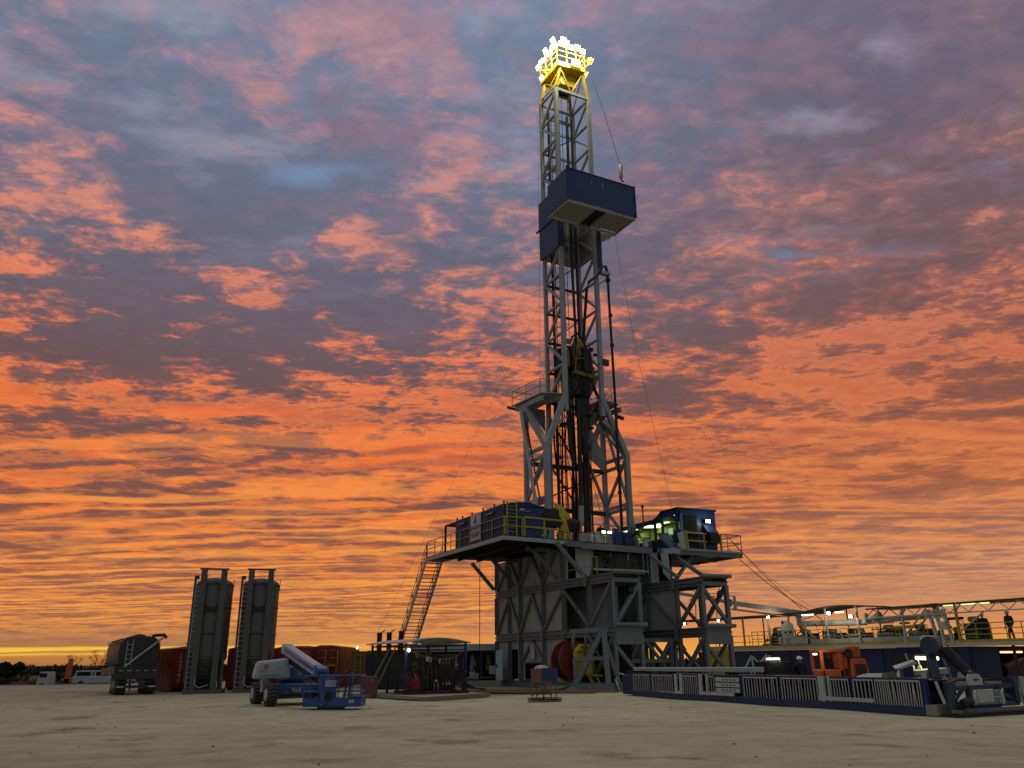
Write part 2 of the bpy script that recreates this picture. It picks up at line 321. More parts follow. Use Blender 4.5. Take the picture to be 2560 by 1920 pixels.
    def xf(s, M):
        s.v = [M @ p for p in s.v]; return s
    def corr(s, a, b, z0, z1, depth=0.04, pitch=0.3, nrm=(0, -1, 0)):   # corrugated sheet standing between a and b
        a, b, nrm = Vector(a), Vector(b), Vector(nrm); L = (b - a).length; k = max(2, int(L / pitch)); pts = []
        for i in range(k):
            for q, o in ((0, 0), (0.30, 0), (0.42, 1), (0.88, 1)): pts.append(a + (b - a) * ((i + q) / k) + nrm * (depth * o))
        pts.append(b); n = len(pts)
        vs = [Vector((p.x, p.y, z0)) for p in pts] + [Vector((p.x, p.y, z1)) for p in pts] + [Vector((p.x, p.y, z0)) - nrm * 0.03 for p in pts] + [Vector((p.x, p.y, z1)) - nrm * 0.03 for p in pts]
        fs = []
        for i in range(n - 1): fs += [(i, i + 1, n + i + 1, n + i), (2 * n + i + 1, 2 * n + i, 3 * n + i, 3 * n + i + 1), (n + i, n + i + 1, 3 * n + i + 1, 3 * n + i)]
        return s._add(vs, fs)

class Frame:
    def __init__(s, o, rz): s.o = Vector(o); s.rz = rz
    def w(s, p): return s.o + Matrix.Rotation(s.rz, 3, 'Z') @ Vector(p)
WORLD = Frame((0, 0, 0), 0.0)
RIG = Frame((5.58, 47.6, 0), radians(27.8))        # x across the rig floor, y towards the back, z up
CAT = Frame((12.17, 25.84, 0), radians(22.9))      # the catwalk: x to its far side, y towards the rig
NCOUNT = [0]
class Thing:
    """an Empty at the thing's base; its parts are meshes given in the frame's own coordinates"""
    def __init__(s, name, label, cat, fr=WORLD, base=(0, 0, 0), group=None, kind=None):
        s.fr, s.base = fr, Vector(base)
        o = bpy.data.objects.new(name, None); col.objects.link(o); o.empty_display_size = 0.2
        o.location = fr.w(base); o.rotation_euler = (0, 0, fr.rz); o['label'] = label; o['category'] = cat
        if group: o['group'] = group
        if kind: o['kind'] = kind
        s.o = o
    def part(s, name, mb, m, parent=None, label=None, bevel=0.0, stuff=False):
        me = bpy.data.meshes.new(name); me.from_pydata([p - s.base for p in mb.v], [], mb.f); me.update()
        for p, k in zip(me.polygons, mb.sm): p.use_smooth = k
        me.materials.append(m)
        o = bpy.data.objects.new(name, me); col.objects.link(o); o.parent = parent or s.o
        if label: o['label'] = label
        if stuff: o['kind'] = 'stuff'
        if bevel:
            b = o.modifiers.new('bevel', 'BEVEL'); b.width = bevel; b.segments = 3; b.limit_method = 'ANGLE'
        return o
    def beams(s, name, lst, w, m, h=None, parent=None):
        for a, b in lst: s.part(name, MB().beam(a, b, w, h), m, parent)
    def text(s, name, body, size, loc, rot, m, parent=None, ext=0.004, align='CENTER', sp=1.0):
        c = bpy.data.curves.new(name, 'FONT'); c.body = body; c.size = size; c.extrude = ext; c.align_x = align; c.align_y = 'CENTER'; c.space_line = sp
        c.materials.append(m); o = bpy.data.objects.new(name, c); col.objects.link(o); o.parent = parent or s.o
        o.location = Vector(loc) - s.base; o.rotation_euler = rot
        bpy.context.view_layer.update(); dg = bpy.context.evaluated_depsgraph_get(); me = bpy.data.meshes.new_from_object(o.evaluated_get(dg)); me.name = name
        q = bpy.data.objects.new(name, me); col.objects.link(q); q.parent = o.parent; q.location = o.location; q.rotation_euler = o.rotation_euler; bpy.data.objects.remove(o); return q
def copy_tree(o, parent=None):
    c = o.copy(); col.objects.link(c); c.parent = parent
    for ch in list(o.children): copy_tree(ch, c)
    return c
def solid(name, mb, m, label, cat, fr=WORLD, base=(0, 0, 0), group=None, kind=None):
    """a thing that is one mesh"""
    me = bpy.data.meshes.new(name); b = Vector(base); me.from_pydata([p - b for p in mb.v], [], mb.f); me.update()
    for p, k in zip(me.polygons, mb.sm): p.use_smooth = k
    me.materials.append(m); o = bpy.data.objects.new(name, me); col.objects.link(o)
    o.location = fr.w(base); o.rotation_euler = (0, 0, fr.rz)
    if label: o['label'] = label
    if cat: o['category'] = cat
    if group: o['group'] = group
    if kind: o['kind'] = kind
    return o
def lamp(name, kind, loc, energy, color, size=0.3, rot=None, spot=None):
    l = bpy.data.lights.new(name, kind); l.energy = energy; l.color = color
    if kind == 'AREA': l.size = size
    else: l.shadow_soft_size = size
    if spot: l.spot_size = spot; l.spot_blend = 0.8
    o = bpy.data.objects.new(name, l); col.objects.link(o); o.location = loc
    if rot: o.rotation_euler = rot
    return o
def rail(name, label, pts, fr, h=1.07, m=None, rows=2, r=0.028, group='yellow guard rails', step=1.6, sq=False, toe=False, cat='guard rail'):
    """handrail along a polyline: every post is a part, every run of rail another"""
    m = m or M_YEL; pts = [Vector(p) for p in pts]; T = Thing(name, label, cat, fr, pts[0], group)
    put = (lambda a, b: MB().beam(a, b, r * 2.2)) if sq else (lambda a, b: MB().tube(a, b, r, 6))
    for i, (a, b) in enumerate(zip(pts[:-1], pts[1:])):
        n = max(1, round((b - a).length / step))
        for k in range(n + (i == len(pts) - 2)):
            p = a.lerp(b, k / n); T.part('post', put(p, p + Vector((0, 0, h))), m)
        for k in range(rows):
            z = Vector((0, 0, h * (k + 1) / rows)); T.part('rail', put(a + z, b + z), m)
        if toe: T.part('toe_board', MB().beam(a + Vector((0, 0, 0.07)), b + Vector((0, 0, 0.07)), 0.012, 0.14), m)
    return T
def wire(name, label, pts, r, fr=WORLD, m=None, cat='cable', group=None, sag=0.0):
    pts = [Vector(p) for p in pts]
    if sag and len(pts) == 2:
        a, b = pts; pts = [a.lerp(b, t / 12) - Vector((0, 0, sag * 4 * (t / 12) * (1 - t / 12))) for t in range(13)]
    return solid(name, MB().path(pts, r, 6), m or M_DARK, label, cat, fr, pts[0], group)

# ------------------------------------------------------------------ ground
def ground_mat():
    m = bpy.data.materials.new('caliche_pad'); m.use_nodes = True; t = m.node_tree; g = G(t); b = t.nodes['Principled BSDF']
    V = t.nodes.new('ShaderNodeTexCoord').outputs['Object']; sp = t.nodes.new('ShaderNodeSeparateXYZ'); t.links.new(V, sp.inputs[0])
    n1 = g.noise(V, 0.10, 5, 0.6); n2 = g.noise(V, 0.9, 6, 0.65); n3 = g.noise(V, 9.0, 6, 0.7)
    # wheel tracks sweeping across the pad
    tr = g.noise(g.comb(g.mul(sp.outputs[0], 0.07), g.add(g.mul(sp.outputs[1], 0.9), g.mul(g.noise(V, 0.05, 2), 9.0)), 0.0), 1.0, 4, 0.6)
        # straight wheel lanes crossing the pad, broken up by noise
    lw = g.add(g.mul(sp.outputs[0], 0.35), sp.outputs[1], g.mul(g.noise(V, 0.04, 2), 14.0))
    lane = g.mul(g.smooth(g.m('SINE', g.mul(lw, 2.6)), 0.55, 0.95), g.smooth(g.noise(V, 0.12, 3), 0.45, 0.62))
    tread = g.mul(lane, g.add(0.5, g.mul(g.m('SINE', g.mul(g.sub(sp.outputs[0], g.mul(sp.outputs[1], 0.3)), 26.0)), 0.5)))
    f = g.add(g.mul(n1, 0.40), g.mul(n2, 0.34), g.mul(n3, 0.16), g.mul(tr, 0.10), 0.03, g.mul(lane, -0.022), g.mul(tread, -0.018))
    c = g.ramp(f, [(0.40, (0.30, 0.26, 0.165)), (0.47, (0.39, 0.345, 0.228)), (0.54, (0.47, 0.418, 0.282)), (0.62, (0.56, 0.50, 0.345))])
    c = g.mix(g.mul(g.smooth(g.noise(V, 0.35, 6, 0.7), 0.54, 0.68), 0.75), c, (0.17, 0.14, 0.09))
    c = g.mix(g.smooth(g.noise(V, 2.2, 5, 0.7), 0.60, 0.76, 0.0, 0.45), c, (0.15, 0.125, 0.08))
    spk = g.smooth(g.noise(V, 26.0, 3, 0.5), 0.66, 0.74); c = g.mix(g.mul(spk, 0.6), c, (0.10, 0.085, 0.06))
    # beyond the pad the soil is dark scrub land
    dist = g.m('SQRT', g.add(g.mul(sp.outputs[0], sp.outputs[0]), g.mul(sp.outputs[1], sp.outputs[1])))
    c = g.mix(g.smooth(g.add(dist, g.mul(n1, 20.0)), 92.0, 104.0), c, (0.035, 0.03, 0.02))
    g.put(b.inputs['Base Color'], c); b.inputs['Roughness'].default_value = 0.95; b.inputs['Specular IOR Level'].default_value = 0.2
    bn = t.nodes.new('ShaderNodeBump'); bn.inputs['Strength'].default_value = 0.9; bn.inputs['Distance'].default_value = 0.07
    g.put(bn.inputs['Height'], g.add(g.mul(n2, 0.8), g.mul(n3, 0.35), g.mul(tr, 0.3), g.mul(lane, -0.4), g.mul(tread, -0.3))); t.links.new(bn.outputs[0], b.inputs['Normal'])
    return m
def ground():
    xs = [-1500, -400, -150] + [-80 + 2.0 * i for i in range(81)] + [150, 400, 1500]
    ys = [-600, -60, -10] + [4 + 1.5 * i for i in range(60)] + [110, 160, 400, 2500]
    rnd = random.Random(4); mb = MB(); nx = len(xs)
    vs = []
    for y in ys:
        for x in xs:
            z = 0.02 * sin(x * 0.31 + y * 0.13) + 0.015 * sin(x * 0.9 - y * 0.7) - 0.03
            if y > 92 or abs(x) > 84: z = -0.9
            vs.append((x, y, z))
    fs = [(j * nx + i, j * nx + i + 1, (j + 1) * nx + i + 1, (j + 1) * nx + i) for j in range(len(ys) - 1) for i in range(nx - 1)]
    mb._add(vs, fs, True)
    solid('ground', mb, ground_mat(), 'pale flat caliche pad marked by wheel tracks', 'ground', kind='structure')
    b = bpy.data.objects['ground']; del b['category']
ground()

# ------------------------------------------------------------------ substructure: two braced boxes, three lifts high
def substructure(x0, x1, label, left):
    T = Thing('substructure', label, 'substructure', RIG, (x0, 0, 0), 'braced steel boxes under the rig floor')
    U = [0.13, 2.54, 5.5, 8.07, 11.24, 12.88, 14.88]
    tops = [0.2, 5.5, 9.6, 12.88]; XS = (x0 + 0.12, x1 - 0.12)
    LV = [(0.40, 2.92), (3.42, 5.88), (6.40, 8.40)]
    # skids and horizontal beams, two to every joint
    for zc, h in ((0.20, 0.36), (3.04, 0.24), (3.29, 0.24), (6.0, 0.23), (6.24, 0.23)):
        for x in XS:
            y0 = 4.2 if (zc > 7) else 0.0
            T.part('beam', MB().ibeam((x, y0, zc), (x, 15.0, zc), 0.24, h), M_SUB)
    for i, (z0, z1) in enumerate(LV):
        for x in XS:
            for u in U:
                if i == 2 and u < 5: continue
                T.part('post', MB().ibeam((x, u, z0), (x, u, z1), 0.24, 0.24, (0, 1, 0)), M_SUB)
            if i < 2: prs = [(.2, 2.54), (5.5, 2.54), (5.5, 8.07), (9.6, 8.07), (9.6, 11.24), (12.88, 11.24), (12.88, 14.8)]
            else: prs = [(6.3, 8.07), (9.6, 8.07), (9.6, 11.24), (12.88, 11.24), (12.88, 14.8)]
            for a, b in prs:
                if i == 0 and a == 12.88 and left: continue
                if i == 0 and a == 9.6 and left and x == XS[0]:
                    T.part('brace', MB().beam((x - .02, a, z1 - .05), (x - .02, a + (b - a) * .92, 1.62), 0.17, 0.17), M_SUB); continue
                out = -0.02 if x == XS[0] else 0.02
                T.part('brace', MB().beam((x + out, a, z1 - 0.05), (x + out, b, z0 + 0.05), 0.17, 0.17), M_SUB)
    # splice plates where the lifts are pinned together
    for x, s in ((XS[0] - 0.16, -1), (XS[1] + 0.16, 1)):
        for u in (11.24, 8.07, 2.7):
            for z in (3.17, 6.15):
                T.part('splice_plate', MB().box((x - 0.06, u - 0.13, z - 0.36), (x + 0.06, u + 0.13, z + 0.36)), M_SUB)
    # sheet walls behind the braces
    xa = XS[0] + 0.10
    def sheet(u0, u1, z0, z1, x=xa, m=M_SHEET): T.part('wall_sheet', MB().box((x - 0.015, u0, z0), (x + 0.015, u1, z1)), m)
    if left:
        for u0, u1, z0, z1 in ((5.5, 8.3, .4, 2.9), (8.3, 10.9, 1.5, 2.9), (10.9, 11.84, .4, 2.9), (11.84, 12.88, 2.36, 2.9), (12.88, 15, .4, 2.9)): sheet(u0, u1, z0, z1)
        sheet(5.5, 15, 3.4, 5.9); sheet(5.1, 15, 6.36, 8.4)
        sheet(2.7, 15, 3.4, 5.9, XS[1] - .1); sheet(1.0, 15, .4, 2.9, XS[1] - .12, M_DARK)  # the black one is added backing, so the door openings look dark
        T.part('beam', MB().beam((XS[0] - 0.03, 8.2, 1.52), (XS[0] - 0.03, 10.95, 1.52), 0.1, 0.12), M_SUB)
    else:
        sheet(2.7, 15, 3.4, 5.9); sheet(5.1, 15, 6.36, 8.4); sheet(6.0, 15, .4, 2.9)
    T.part('back_sheet', MB().box((XS[0] + .14, 14.93, .4), (XS[1] - .14, 14.96, 8.4)), M_DARK)  # added dark backing: keeps sky from showing through the far end
    T.part('back_sheet', MB().box((XS[1] - .13, 5.1, 6.36), (XS[1] - .11, 14.9, 8.4)), M_DARK)  # dark backing added behind the top lift to hide bright gaps
    # end frame
    a, b = XS
    for z, h in ((0.2, .34), (3.04, .24), (3.29, .24), (6.0, .23)):
        T.part('beam', MB().beam((a, .12, z), (b, .12, z), 0.22, h), M_SUB)
    T.part('end_plate', MB().box((a, -0.03, 2.45), (b, 0.03, 3.16)), M_SUB)
    for z in (3.52, 6.46): T.part('roller_tube', MB().tube((a - 0.12, -0.12, z), (b + 0.26, -0.12, z), 0.12, 14), M_SUB)
    T.part('deck_plate', MB().box((a - .12, 0.0, 6.36), (b + .12, 5.1, 6.40)), M_SUB)
    T.part('deck_plate', MB().box((a - .12, 0.0, 3.41), (b + .12, 2.4, 3.43)), M_SUB)
    if left:
        T.part('brace', MB().beam((b, .12, 5.8), (a + .1, .12, 3.6), 0.2), M_SUB)
        T.part('brace', MB().beam((b, 2.54, 5.8), (a + .1, 2.54, 3.6), 0.2), M_SUB)
        T.part('brace', MB().beam((a, .12, 2.4), (b, .12, 0.5), 0.2), M_SUB)
    else:
        T.part('brace', MB().beam((a, .12, 5.8), (b, .12, 3.6), 0.2), M_SUB)
        T.part('brace', MB().beam((b, 2.5, 3.6), (b, .2, 5.85), 0.2), M_SUB)
        T.part('brace', MB().beam((a, .12, 2.4), (b, .12, 0.5), 0.2), M_SUB)
        T.part('brace', MB().beam((a, 2.54, 0.5), (b, 2.54, 2.9), 0.2), M_SUB)
        T.part('brace', MB().beam((a, 2.54, 3.6), (b, 2.54, 5.8), 0.2), M_SUB)
    # front sheet of the top lift
    fx = (0.75, 1.98) if left else (6.62, 7.25)
    T.part('wall_sheet', MB().box((fx[0], 4.98, 6.42), (fx[1], 5.01, 8.4)), M_SHEET)
    return T
S1 = substructure(0.0, 2.07, 'left grey steel substructure box with sheet walls behind V-shaped braces', True)
S2 = substructure(6.55, 8.70, 'right grey steel substructure box with an open X-braced end', False)
# knee braces that carry the platforms
for u in (11.9, 6.1, 3.05, 15.1):
    S1.part('knee_brace', MB().beam((0.0, u, 6.55), (-1.8, u, 8.38), 0.2, 0.22), M_SUB)
S1.part('beam', MB().beam((-2.2, 6.1, 8.33), (1.9, 6.1, 8.33), 0.2, 0.25), M_SUB)
S1.part('beam', MB().beam((-2.2, 11.9, 8.33), (1.9, 11.9, 8.33), 0.2, 0.25), M_SUB)
S2.part('knee_brace', MB().beam((8.6, 5.2, 6.5), (10.4, 5.2, 8.4), 0.2), M_SUB)
S2.part('knee_brace', MB().beam((8.55, 8.5, 6.4), (11.0, 8.5, 8.35), 0.22), M_SUB)
S2.part('brace', MB().beam((8.7, 5.1, 8.3), (8.7, 1.9, 6.5), 0.22), M_SUB)
S2.part('brace', MB().beam((6.6, 5.1, 8.3), (6.6, 2.2, 6.5), 0.18), M_SUB)
# open door, hatch and notices on the left wall
t = S1.part('door', MB().box((-0.55, 12.75, 0.36), (-0.48, 13.72, 2.32)), mat('pale_door_paint', (.50, .55, .56), .5, 0, MUD, .25, 2), label='pale open cabinet door')
S1.part('handle', MB().box((-0.60, 13.5, 1.2), (-0.55, 13.62, 1.4)), M_DARK, t)
S1.part('equipment_box', MB().box((-0.5, 13.9, 0.75), (0.1, 14.9, 1.3)), M_SHEET)
S1.part('notice', MB().box((0.0, 9.2, 1.75), (0.02, 9.75, 2.65)), M_WHITE, label='white notice sheet with a yellow corner')
S1.part('notice', MB().box((-0.012, 9.2, 2.35), (0.0, 9.45, 2.62)), M_YEL, label='small yellow notice')
# spreader frame between the boxes
T = Thing('spreader_frame', 'grey K-braced spreader frame between the two substructure boxes', 'spreader', RIG, (4.3, 3.0, 0))
T.beams('beam', [((2.07, 3, 2.75), (6.55, 3, 2.75)), ((2.07, 3, .3), (6.55, 3, .3)), ((2.4, 3, 1.55), (6.2, 3, 1.55))], 0.22, M_SUB)
T.beams('brace', [((2.3, 3, 2.6), (3.1, 3, 1.6)), ((3.9, 3, 2.65), (3.1, 3, 1.6)), ((3.1, 3, 1.6), (2.4, 3, .6)), ((4.4, 3, 2.65), (5.4, 3, 1.6)), ((6.2, 3, 2.6), (5.4, 3, 1.6)), ((5.4, 3, 1.6), (6.3, 3, .5))], 0.17, M_SUB)
T.beams('post', [((2.35, 3, .4), (2.35, 3, 2.65)), ((6.25, 3, .4), (6.25, 3, 2.65))], 0.25, M_SUB)
# wellhead stack in the dark between the boxes
T = Thing('blowout_preventer', 'dark flanged well control stack between the substructure boxes', 'well stack', RIG, (4.3, 9.8, 0))
T.part('stack', MB().lathe([(.3, 0), (.3, .6), (.55, .6), (.55, .75), (.4, .75), (.4, 1.5), (.62, 1.5), (.62, 1.9), (.42, 1.9), (.42, 2.9), (.7, 2.9), (.7, 4.0), (.4, 4.1), (.4, 5.2), (.6, 5.2), (.6, 5.4)], (4.3, 9.8), 20), M_RED2)
for z in (1.7, 3.4): T.part('ram', MB().tube((3.1, 9.8, z), (5.5, 9.8, z), .25, 14), M_DARK)
T.part('flow_pipe', MB().tube((4.3, 9.8, 5.3), (4.3, 9.8, 8.3), .28, 14), M_DARK)
solid('dark_backing_sheet', MB().box((1.95, 14.6, .4), (6.7, 14.66, 8.3)), M_DARK, 'black sheet standing for the dark at the back between the substructure boxes', 'backing sheet', RIG, (4.3, 14.6, .4))  # black sheet painted in for the darkness behind the well stack

# ------------------------------------------------------------------ rig floor
T = Thing('rig_floor', 'steel drill floor platform carrying the mast, railed in yellow', 'drill floor', RIG, (4.3, 9, 8.4))
T.part('floor_plate', MB().prism([(-4.9, 3.9, 8.72), (-0.3, 4.35, 8.72), (6.9, 5.1, 8.72), (9.0, 5.1, 8.72), (9.0, 14, 8.72), (-3.6, 14, 8.72), (-3.6, 16.3, 8.72), (-4.9, 16.3, 8.72)], (0, 0, .06)), M_DARK)
FL = [((-4.9, 3.9, 8.6), (-4.9, 16.3, 8.6)), ((-4.9, 3.95, 8.6), (-.3, 4.38, 8.6)), ((-4.9, 16.25, 8.6), (-3.6, 16.25, 8.6)), ((-3.6, 14, 8.6), (-3.6, 16.3, 8.6)), ((-3.6, 14, 8.6), (9, 14, 8.6))]
for a, b in FL: T.part('edge_beam', MB().beam(a, b, 0.10, 0.24), M_GALV)
T.part('edge_beam', MB().beam((-.3, 4.4, 8.55), (1.0, 4.5, 8.55), .14, .34), M_SUB)
T.part('edge_beam', MB().beam((1.0, 4.6, 8.52), (6.85, 5.05, 8.52), .16, .40), M_SUB)
for i in range(11): T.part('joist', MB().ibeam((-4.8, 4.6 + i * .95, 8.58), (0, 4.6 + i * .95, 8.58), .12, .22), M_DARK)
for x in (-3.4, -1.9, -.4): T.part('joist', MB().ibeam((x, 4.3, 8.45), (x, 14, 8.45), .15, .25), M_DARK)
T.part('panel', MB().box((1.2, 5.4, 7.2), (6.5, 5.45, 8.3)), mat('soiled_steel', (.085, .08, .07), .7, 0, SOOT, .7, 2, streak=1))
rc = random.Random(31)
for i in range(26):
    x = 1.5 + 4.9 * rc.random(); z = 6.6 + 1.7 * rc.random(); T.part('fitting', MB().box((x, 5.15, z), (x + rc.uniform(.08, .35), 5.38, z + rc.uniform(.06, .25))) if i % 2 else MB().path([(x, 5.1, z + .3), (x + .1, 5.05, z - .2), (x + rc.uniform(-.3, .4), 5.1, z - .7)], .035, 6), M_DARK)
for x in (2.2, 3.6, 5.0): T.part('bracket', MB().beam((x, 5.2, 8.3), (x - .1, 5.2, 7.85), .16, .08), M_GALV)
T.part('cross_bar', MB().tube((1.9, 5.0, 7.12), (6.4, 5.0, 7.12), .09, 10), M_GALV)
for x in (1.15, 1.5, 6.1, 6.45): T.part('hanger', MB().beam((x, 5.1, 8.3), (x, 5.1, 6.9), .1, .1), M_SUB)
for i in range(6): T.part('tank', MB().tube((2.0 + i * .7, 5.6, 6.95), (2.4 + i * .7, 6.4, 6.7), .2, 10), M_DARK)
# cabin platform on the right
T = Thing('cabin_platform', 'cantilevered grey platform under the driller cabin on the right', 'platform', RIG, (11.5, 8, 8.4))
T.part('floor_plate', MB().box((8.1, 4.6, 8.66), (14.5, 11.2, 8.78)), M_SHEET)
for x in (8.1, 11.2, 14.4): T.part('joist', MB().ibeam((x, 4.65, 8.52), (x, 11.2, 8.52), .16, .26), M_SUB)
for y in (4.68, 7.5, 9.4, 11.1): T.part('joist', MB().ibeam((7, y, 8.50), (14.5, y, 8.50), .16, .28), M_SUB)
T.part('side_beam', MB().beam((7.3, 4.5, 8.5), (8.7, 4.5, 8.5), .25, .3), M_GALV)
T.part('side_panel', MB().prism([(7.0, 4.3, 8.3), (7.6, 4.3, 8.4), (7.75, 4.3, 6.4), (7.1, 4.3, 7.0)], (0, .04, 0)), M_GALV)

rail('guard_rail', 'long yellow guard rail along the doghouse walkway, nearest the stair head', [(-4.85, 16.2, 8.78), (-4.85, 10.5, 8.78), (-4.85, 3.95, 8.78)], RIG, 1.1)
rail('guard_rail', 'yellow guard rail turning the near corner of the doghouse platform', [(-4.82, 3.92, 8.78), (-3.6, 4.0, 8.78)], RIG, 1.1, sq=True)
rail('guard_rail', 'heavy yellow guard rail in front of the doghouse end wall', [(-3.45, 4.02, 8.78), (-.5, 4.3, 8.78)], RIG, 1.15, sq=True, r=.05, step=1.4)
rail('guard_rail', 'dark rusty guard rail across the middle of the drill floor front', [(.4, 4.5, 8.78), (6.75, 5.05, 8.78)], RIG, 1.15, M_DARK, step=1.7, group='dark guard rails')
rail('guard_rail', 'yellow guard rail posts beside the cabin steps', [(6.8, 5.05, 8.78), (6.85, 6.6, 8.78)], RIG, 1.15)
rail('guard_rail', 'yellow guard rail before the blue end wall of the driller cabin', [(9.55, 4.65, 8.78), (12.6, 4.65, 8.78)], RIG, 1.1, sq=True, r=.05, step=1.6)
rail('guard_rail', 'thin rail cage at the far right corner of the cabin platform', [(12.6, 4.65, 8.78), (14.45, 4.65, 8.78), (14.45, 7.4, 8.78), (14.45, 11, 8.78), (12.6, 11, 8.78)], RIG, 1.15, M_DARK, group='dark guard rails')
solid('work_light', MB().tube((1.3, -.05, 5.45), (1.5, .2, 5.35), .16, 14).tube((1.4, .07, 5.4), (1.4, .07, 5.85), .02, 6), M_DARK, 'round work light hanging in the top of the left substructure end', 'work light', RIG, (1.4, 0, 5.4), 'round work lights')
solid('work_light', MB().tube((7.9, -.05, 5.45), (8.1, .2, 5.35), .17, 14).tube((8.0, .07, 5.4), (8.0, .07, 5.85), .02, 6), M_DARK, 'round work light hanging in the top of the right substructure end', 'work light', RIG, (8.0, 0, 5.4), 'round work lights')
rail('guard_rail', 'low yellow guard rail on the deck of the left substructure box', [(0.02, 4.9, 6.4), (.02, 1.45, 6.4)], RIG, 1.05, step=3.4)
rail('guard_rail', 'dark guard rail at the back edge of the drill floor', [(-3.5, 13.9, 8.78), (8.9, 13.9, 8.78)], RIG, 1.1, M_DARK, group='dark guard rails')

# doghouse
T = Thing('doghouse', 'dark blue corrugated doghouse cabin with an advertising board on its side', 'cabin', RIG, (-3.4, 7.7, 8.78))
x0, x1, y0, y1, z0, z1 = -4.72, -2.1, 4.15, 11.45, 8.78, 10.75
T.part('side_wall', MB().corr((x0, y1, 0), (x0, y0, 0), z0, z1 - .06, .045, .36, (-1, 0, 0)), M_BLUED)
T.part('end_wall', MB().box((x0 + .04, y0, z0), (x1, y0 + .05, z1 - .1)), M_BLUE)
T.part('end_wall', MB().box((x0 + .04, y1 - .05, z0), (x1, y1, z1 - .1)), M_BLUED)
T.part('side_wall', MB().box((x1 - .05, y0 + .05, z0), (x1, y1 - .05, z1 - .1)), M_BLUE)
arc = [(x0 + .02 + (x1 - x0) * i / 8, z1 - .08 + .20 * sin(pi * i / 8)) for i in range(9)]
r_ = T.part('roof', MB().prism([(x, y0 - .05, z) for x, z in arc] + [(x, y0 - .05, z - .05) for x, z in reversed(arc)], (0, y1 - y0 + .1, 0)), M_BLUED)
T.part('end_wall', MB().prism([(x, y0, z - .04) for x, z in arc] + [(x1 - .02, y0, z1 - .2), (x0 + .02, y0, z1 - .2)], (0, .04, 0)), M_BLUE)
for y in (4.3, 5.6, 7.2, 8.9, 10.4, 11.3): T.part('lifting_lug', MB().box((x0, y - .05, z1 - .02), (x0 + .08, y + .05, z1 + .14)), M_DARK, r_)
for y in (10.2, 5.9):
    h = T.part('light_fixture', MB().box((x0 - .16, y - .55, z1 - .42), (x0 - .04, y + .55, z1 - .32)), M_DARK)
    T.part('tube', MB().tube((x0 - .18, y - .5, z1 - .45), (x0 - .18, y + .5, z1 - .45), .028, 8), M_WHITE, h)
sb = T.part('sign_board', MB().box((x0 - .10, 7.3, 8.95), (x0 - .07, 8.85, 10.62)), M_WHITE, label='white advertising board with a flame badge and lettering')
RS = (pi / 2, 0, -pi / 2)
M_INK = mat('sign_navy_ink', (0.04, 0.05, 0.12), .7, 0, None, bump=0); M_INKR = mat('sign_red_ink', (0.3, 0.03, 0.03), .7, 0, None, bump=0)
T.text('lettering', 'INDEPENDENCE', .215, (x0 - .105, 8.07, 9.72), RS, M_INK, sb)
T.text('lettering', 'CONTRACT\nDRILLING', .24, (x0 - .105, 8.07, 9.34), RS, M_INKR, sb, sp=.95)
def drop(s):       # half of a flame badge
    return [(0, .30), (s * .07, .16), (s * .15, 0), (s * .12, -.14), (0, -.22), (0, -.14)]
for s, m in ((1, M_INK), (-1, M_INKR)):
    T.part('badge', MB().prism([(x0 - .12, 8.07 + a, 10.2 + b) for a, b in drop(s)], (.02, 0, 0)), m, sb)
po = T.part('porch_roof', MB().box((x0, y1, z1 - .16), (x1, y1 + 1.9, z1 - .08)), M_BLUED)
T.part('post', MB().beam((x0 + .05, y1 + 1.85, 8.78), (x0 + .05, y1 + 1.85, z1 - .16), .12), M_BLUED); T.part('post', MB().beam((x1 - .05, y1 + 1.85, 8.78), (x1 - .05, y1 + 1.85, z1 - .16), .12), M_BLUED)
T.part('lamp', MB().box((-3.7, y0 - .12, 10.35), (-3.4, y0 - .02, 10.45)), M_WHITE); T.part('conduit', MB().tube((-4.4, y0 - .04, 10.32), (-2.9, y0 - .04, 10.32), .02, 6), M_GALV)
T = Thing('roof_ladder', 'short yellow ladder climbing the near corner of the doghouse', 'ladder', RIG, (-4.6, 4.05, 8.78))
for x in (-4.62, -3.98): T.part('stile', MB().beam((x, 4.0, 8.78), (x, 4.0, 10.85), .07, .05), M_YEL)
for i in range(9): T.part('rung', MB().tube((-4.6, 4.0, 9 + .22 * i), (-4.0, 4.0, 9 + .22 * i), .018, 6), M_YEL)

# stair down from the doghouse platform
T = Thing('stair', 'long steep steel stair from the ground up to the doghouse platform', 'stair', RIG, (-4.2, 19, 0))
top, bot = Vector((-4.85, 16.35, 8.65)), Vector((-4.85, 23.4, 0.1)); W_ = Vector((1.25, 0, 0))
for o in (Vector(), W_): T.part('stringer', MB().beam(top + o, bot + o, .06, .30), M_GALV)
n = 34
for i in range(1, n): p = top.lerp(bot, i / n); T.part('tread', MB().box((p.x, p.y - .13, p.z - .02), (p.x + 1.25, p.y + .13, p.z + .02)), M_DARK)
for o in (Vector(), W_):
    for h in (.55, 1.05): T.part('handrail', MB().tube(top + o + Vector((0, 0, h)), bot + o + Vector((0, 0, h)), .025, 6), M_DARK)
    for i in range(0, 9): p = top.lerp(bot, i / 8) + o; T.part('post', MB().tube(p, p + Vector((0, 0, 1.05)), .025, 6), M_DARK)

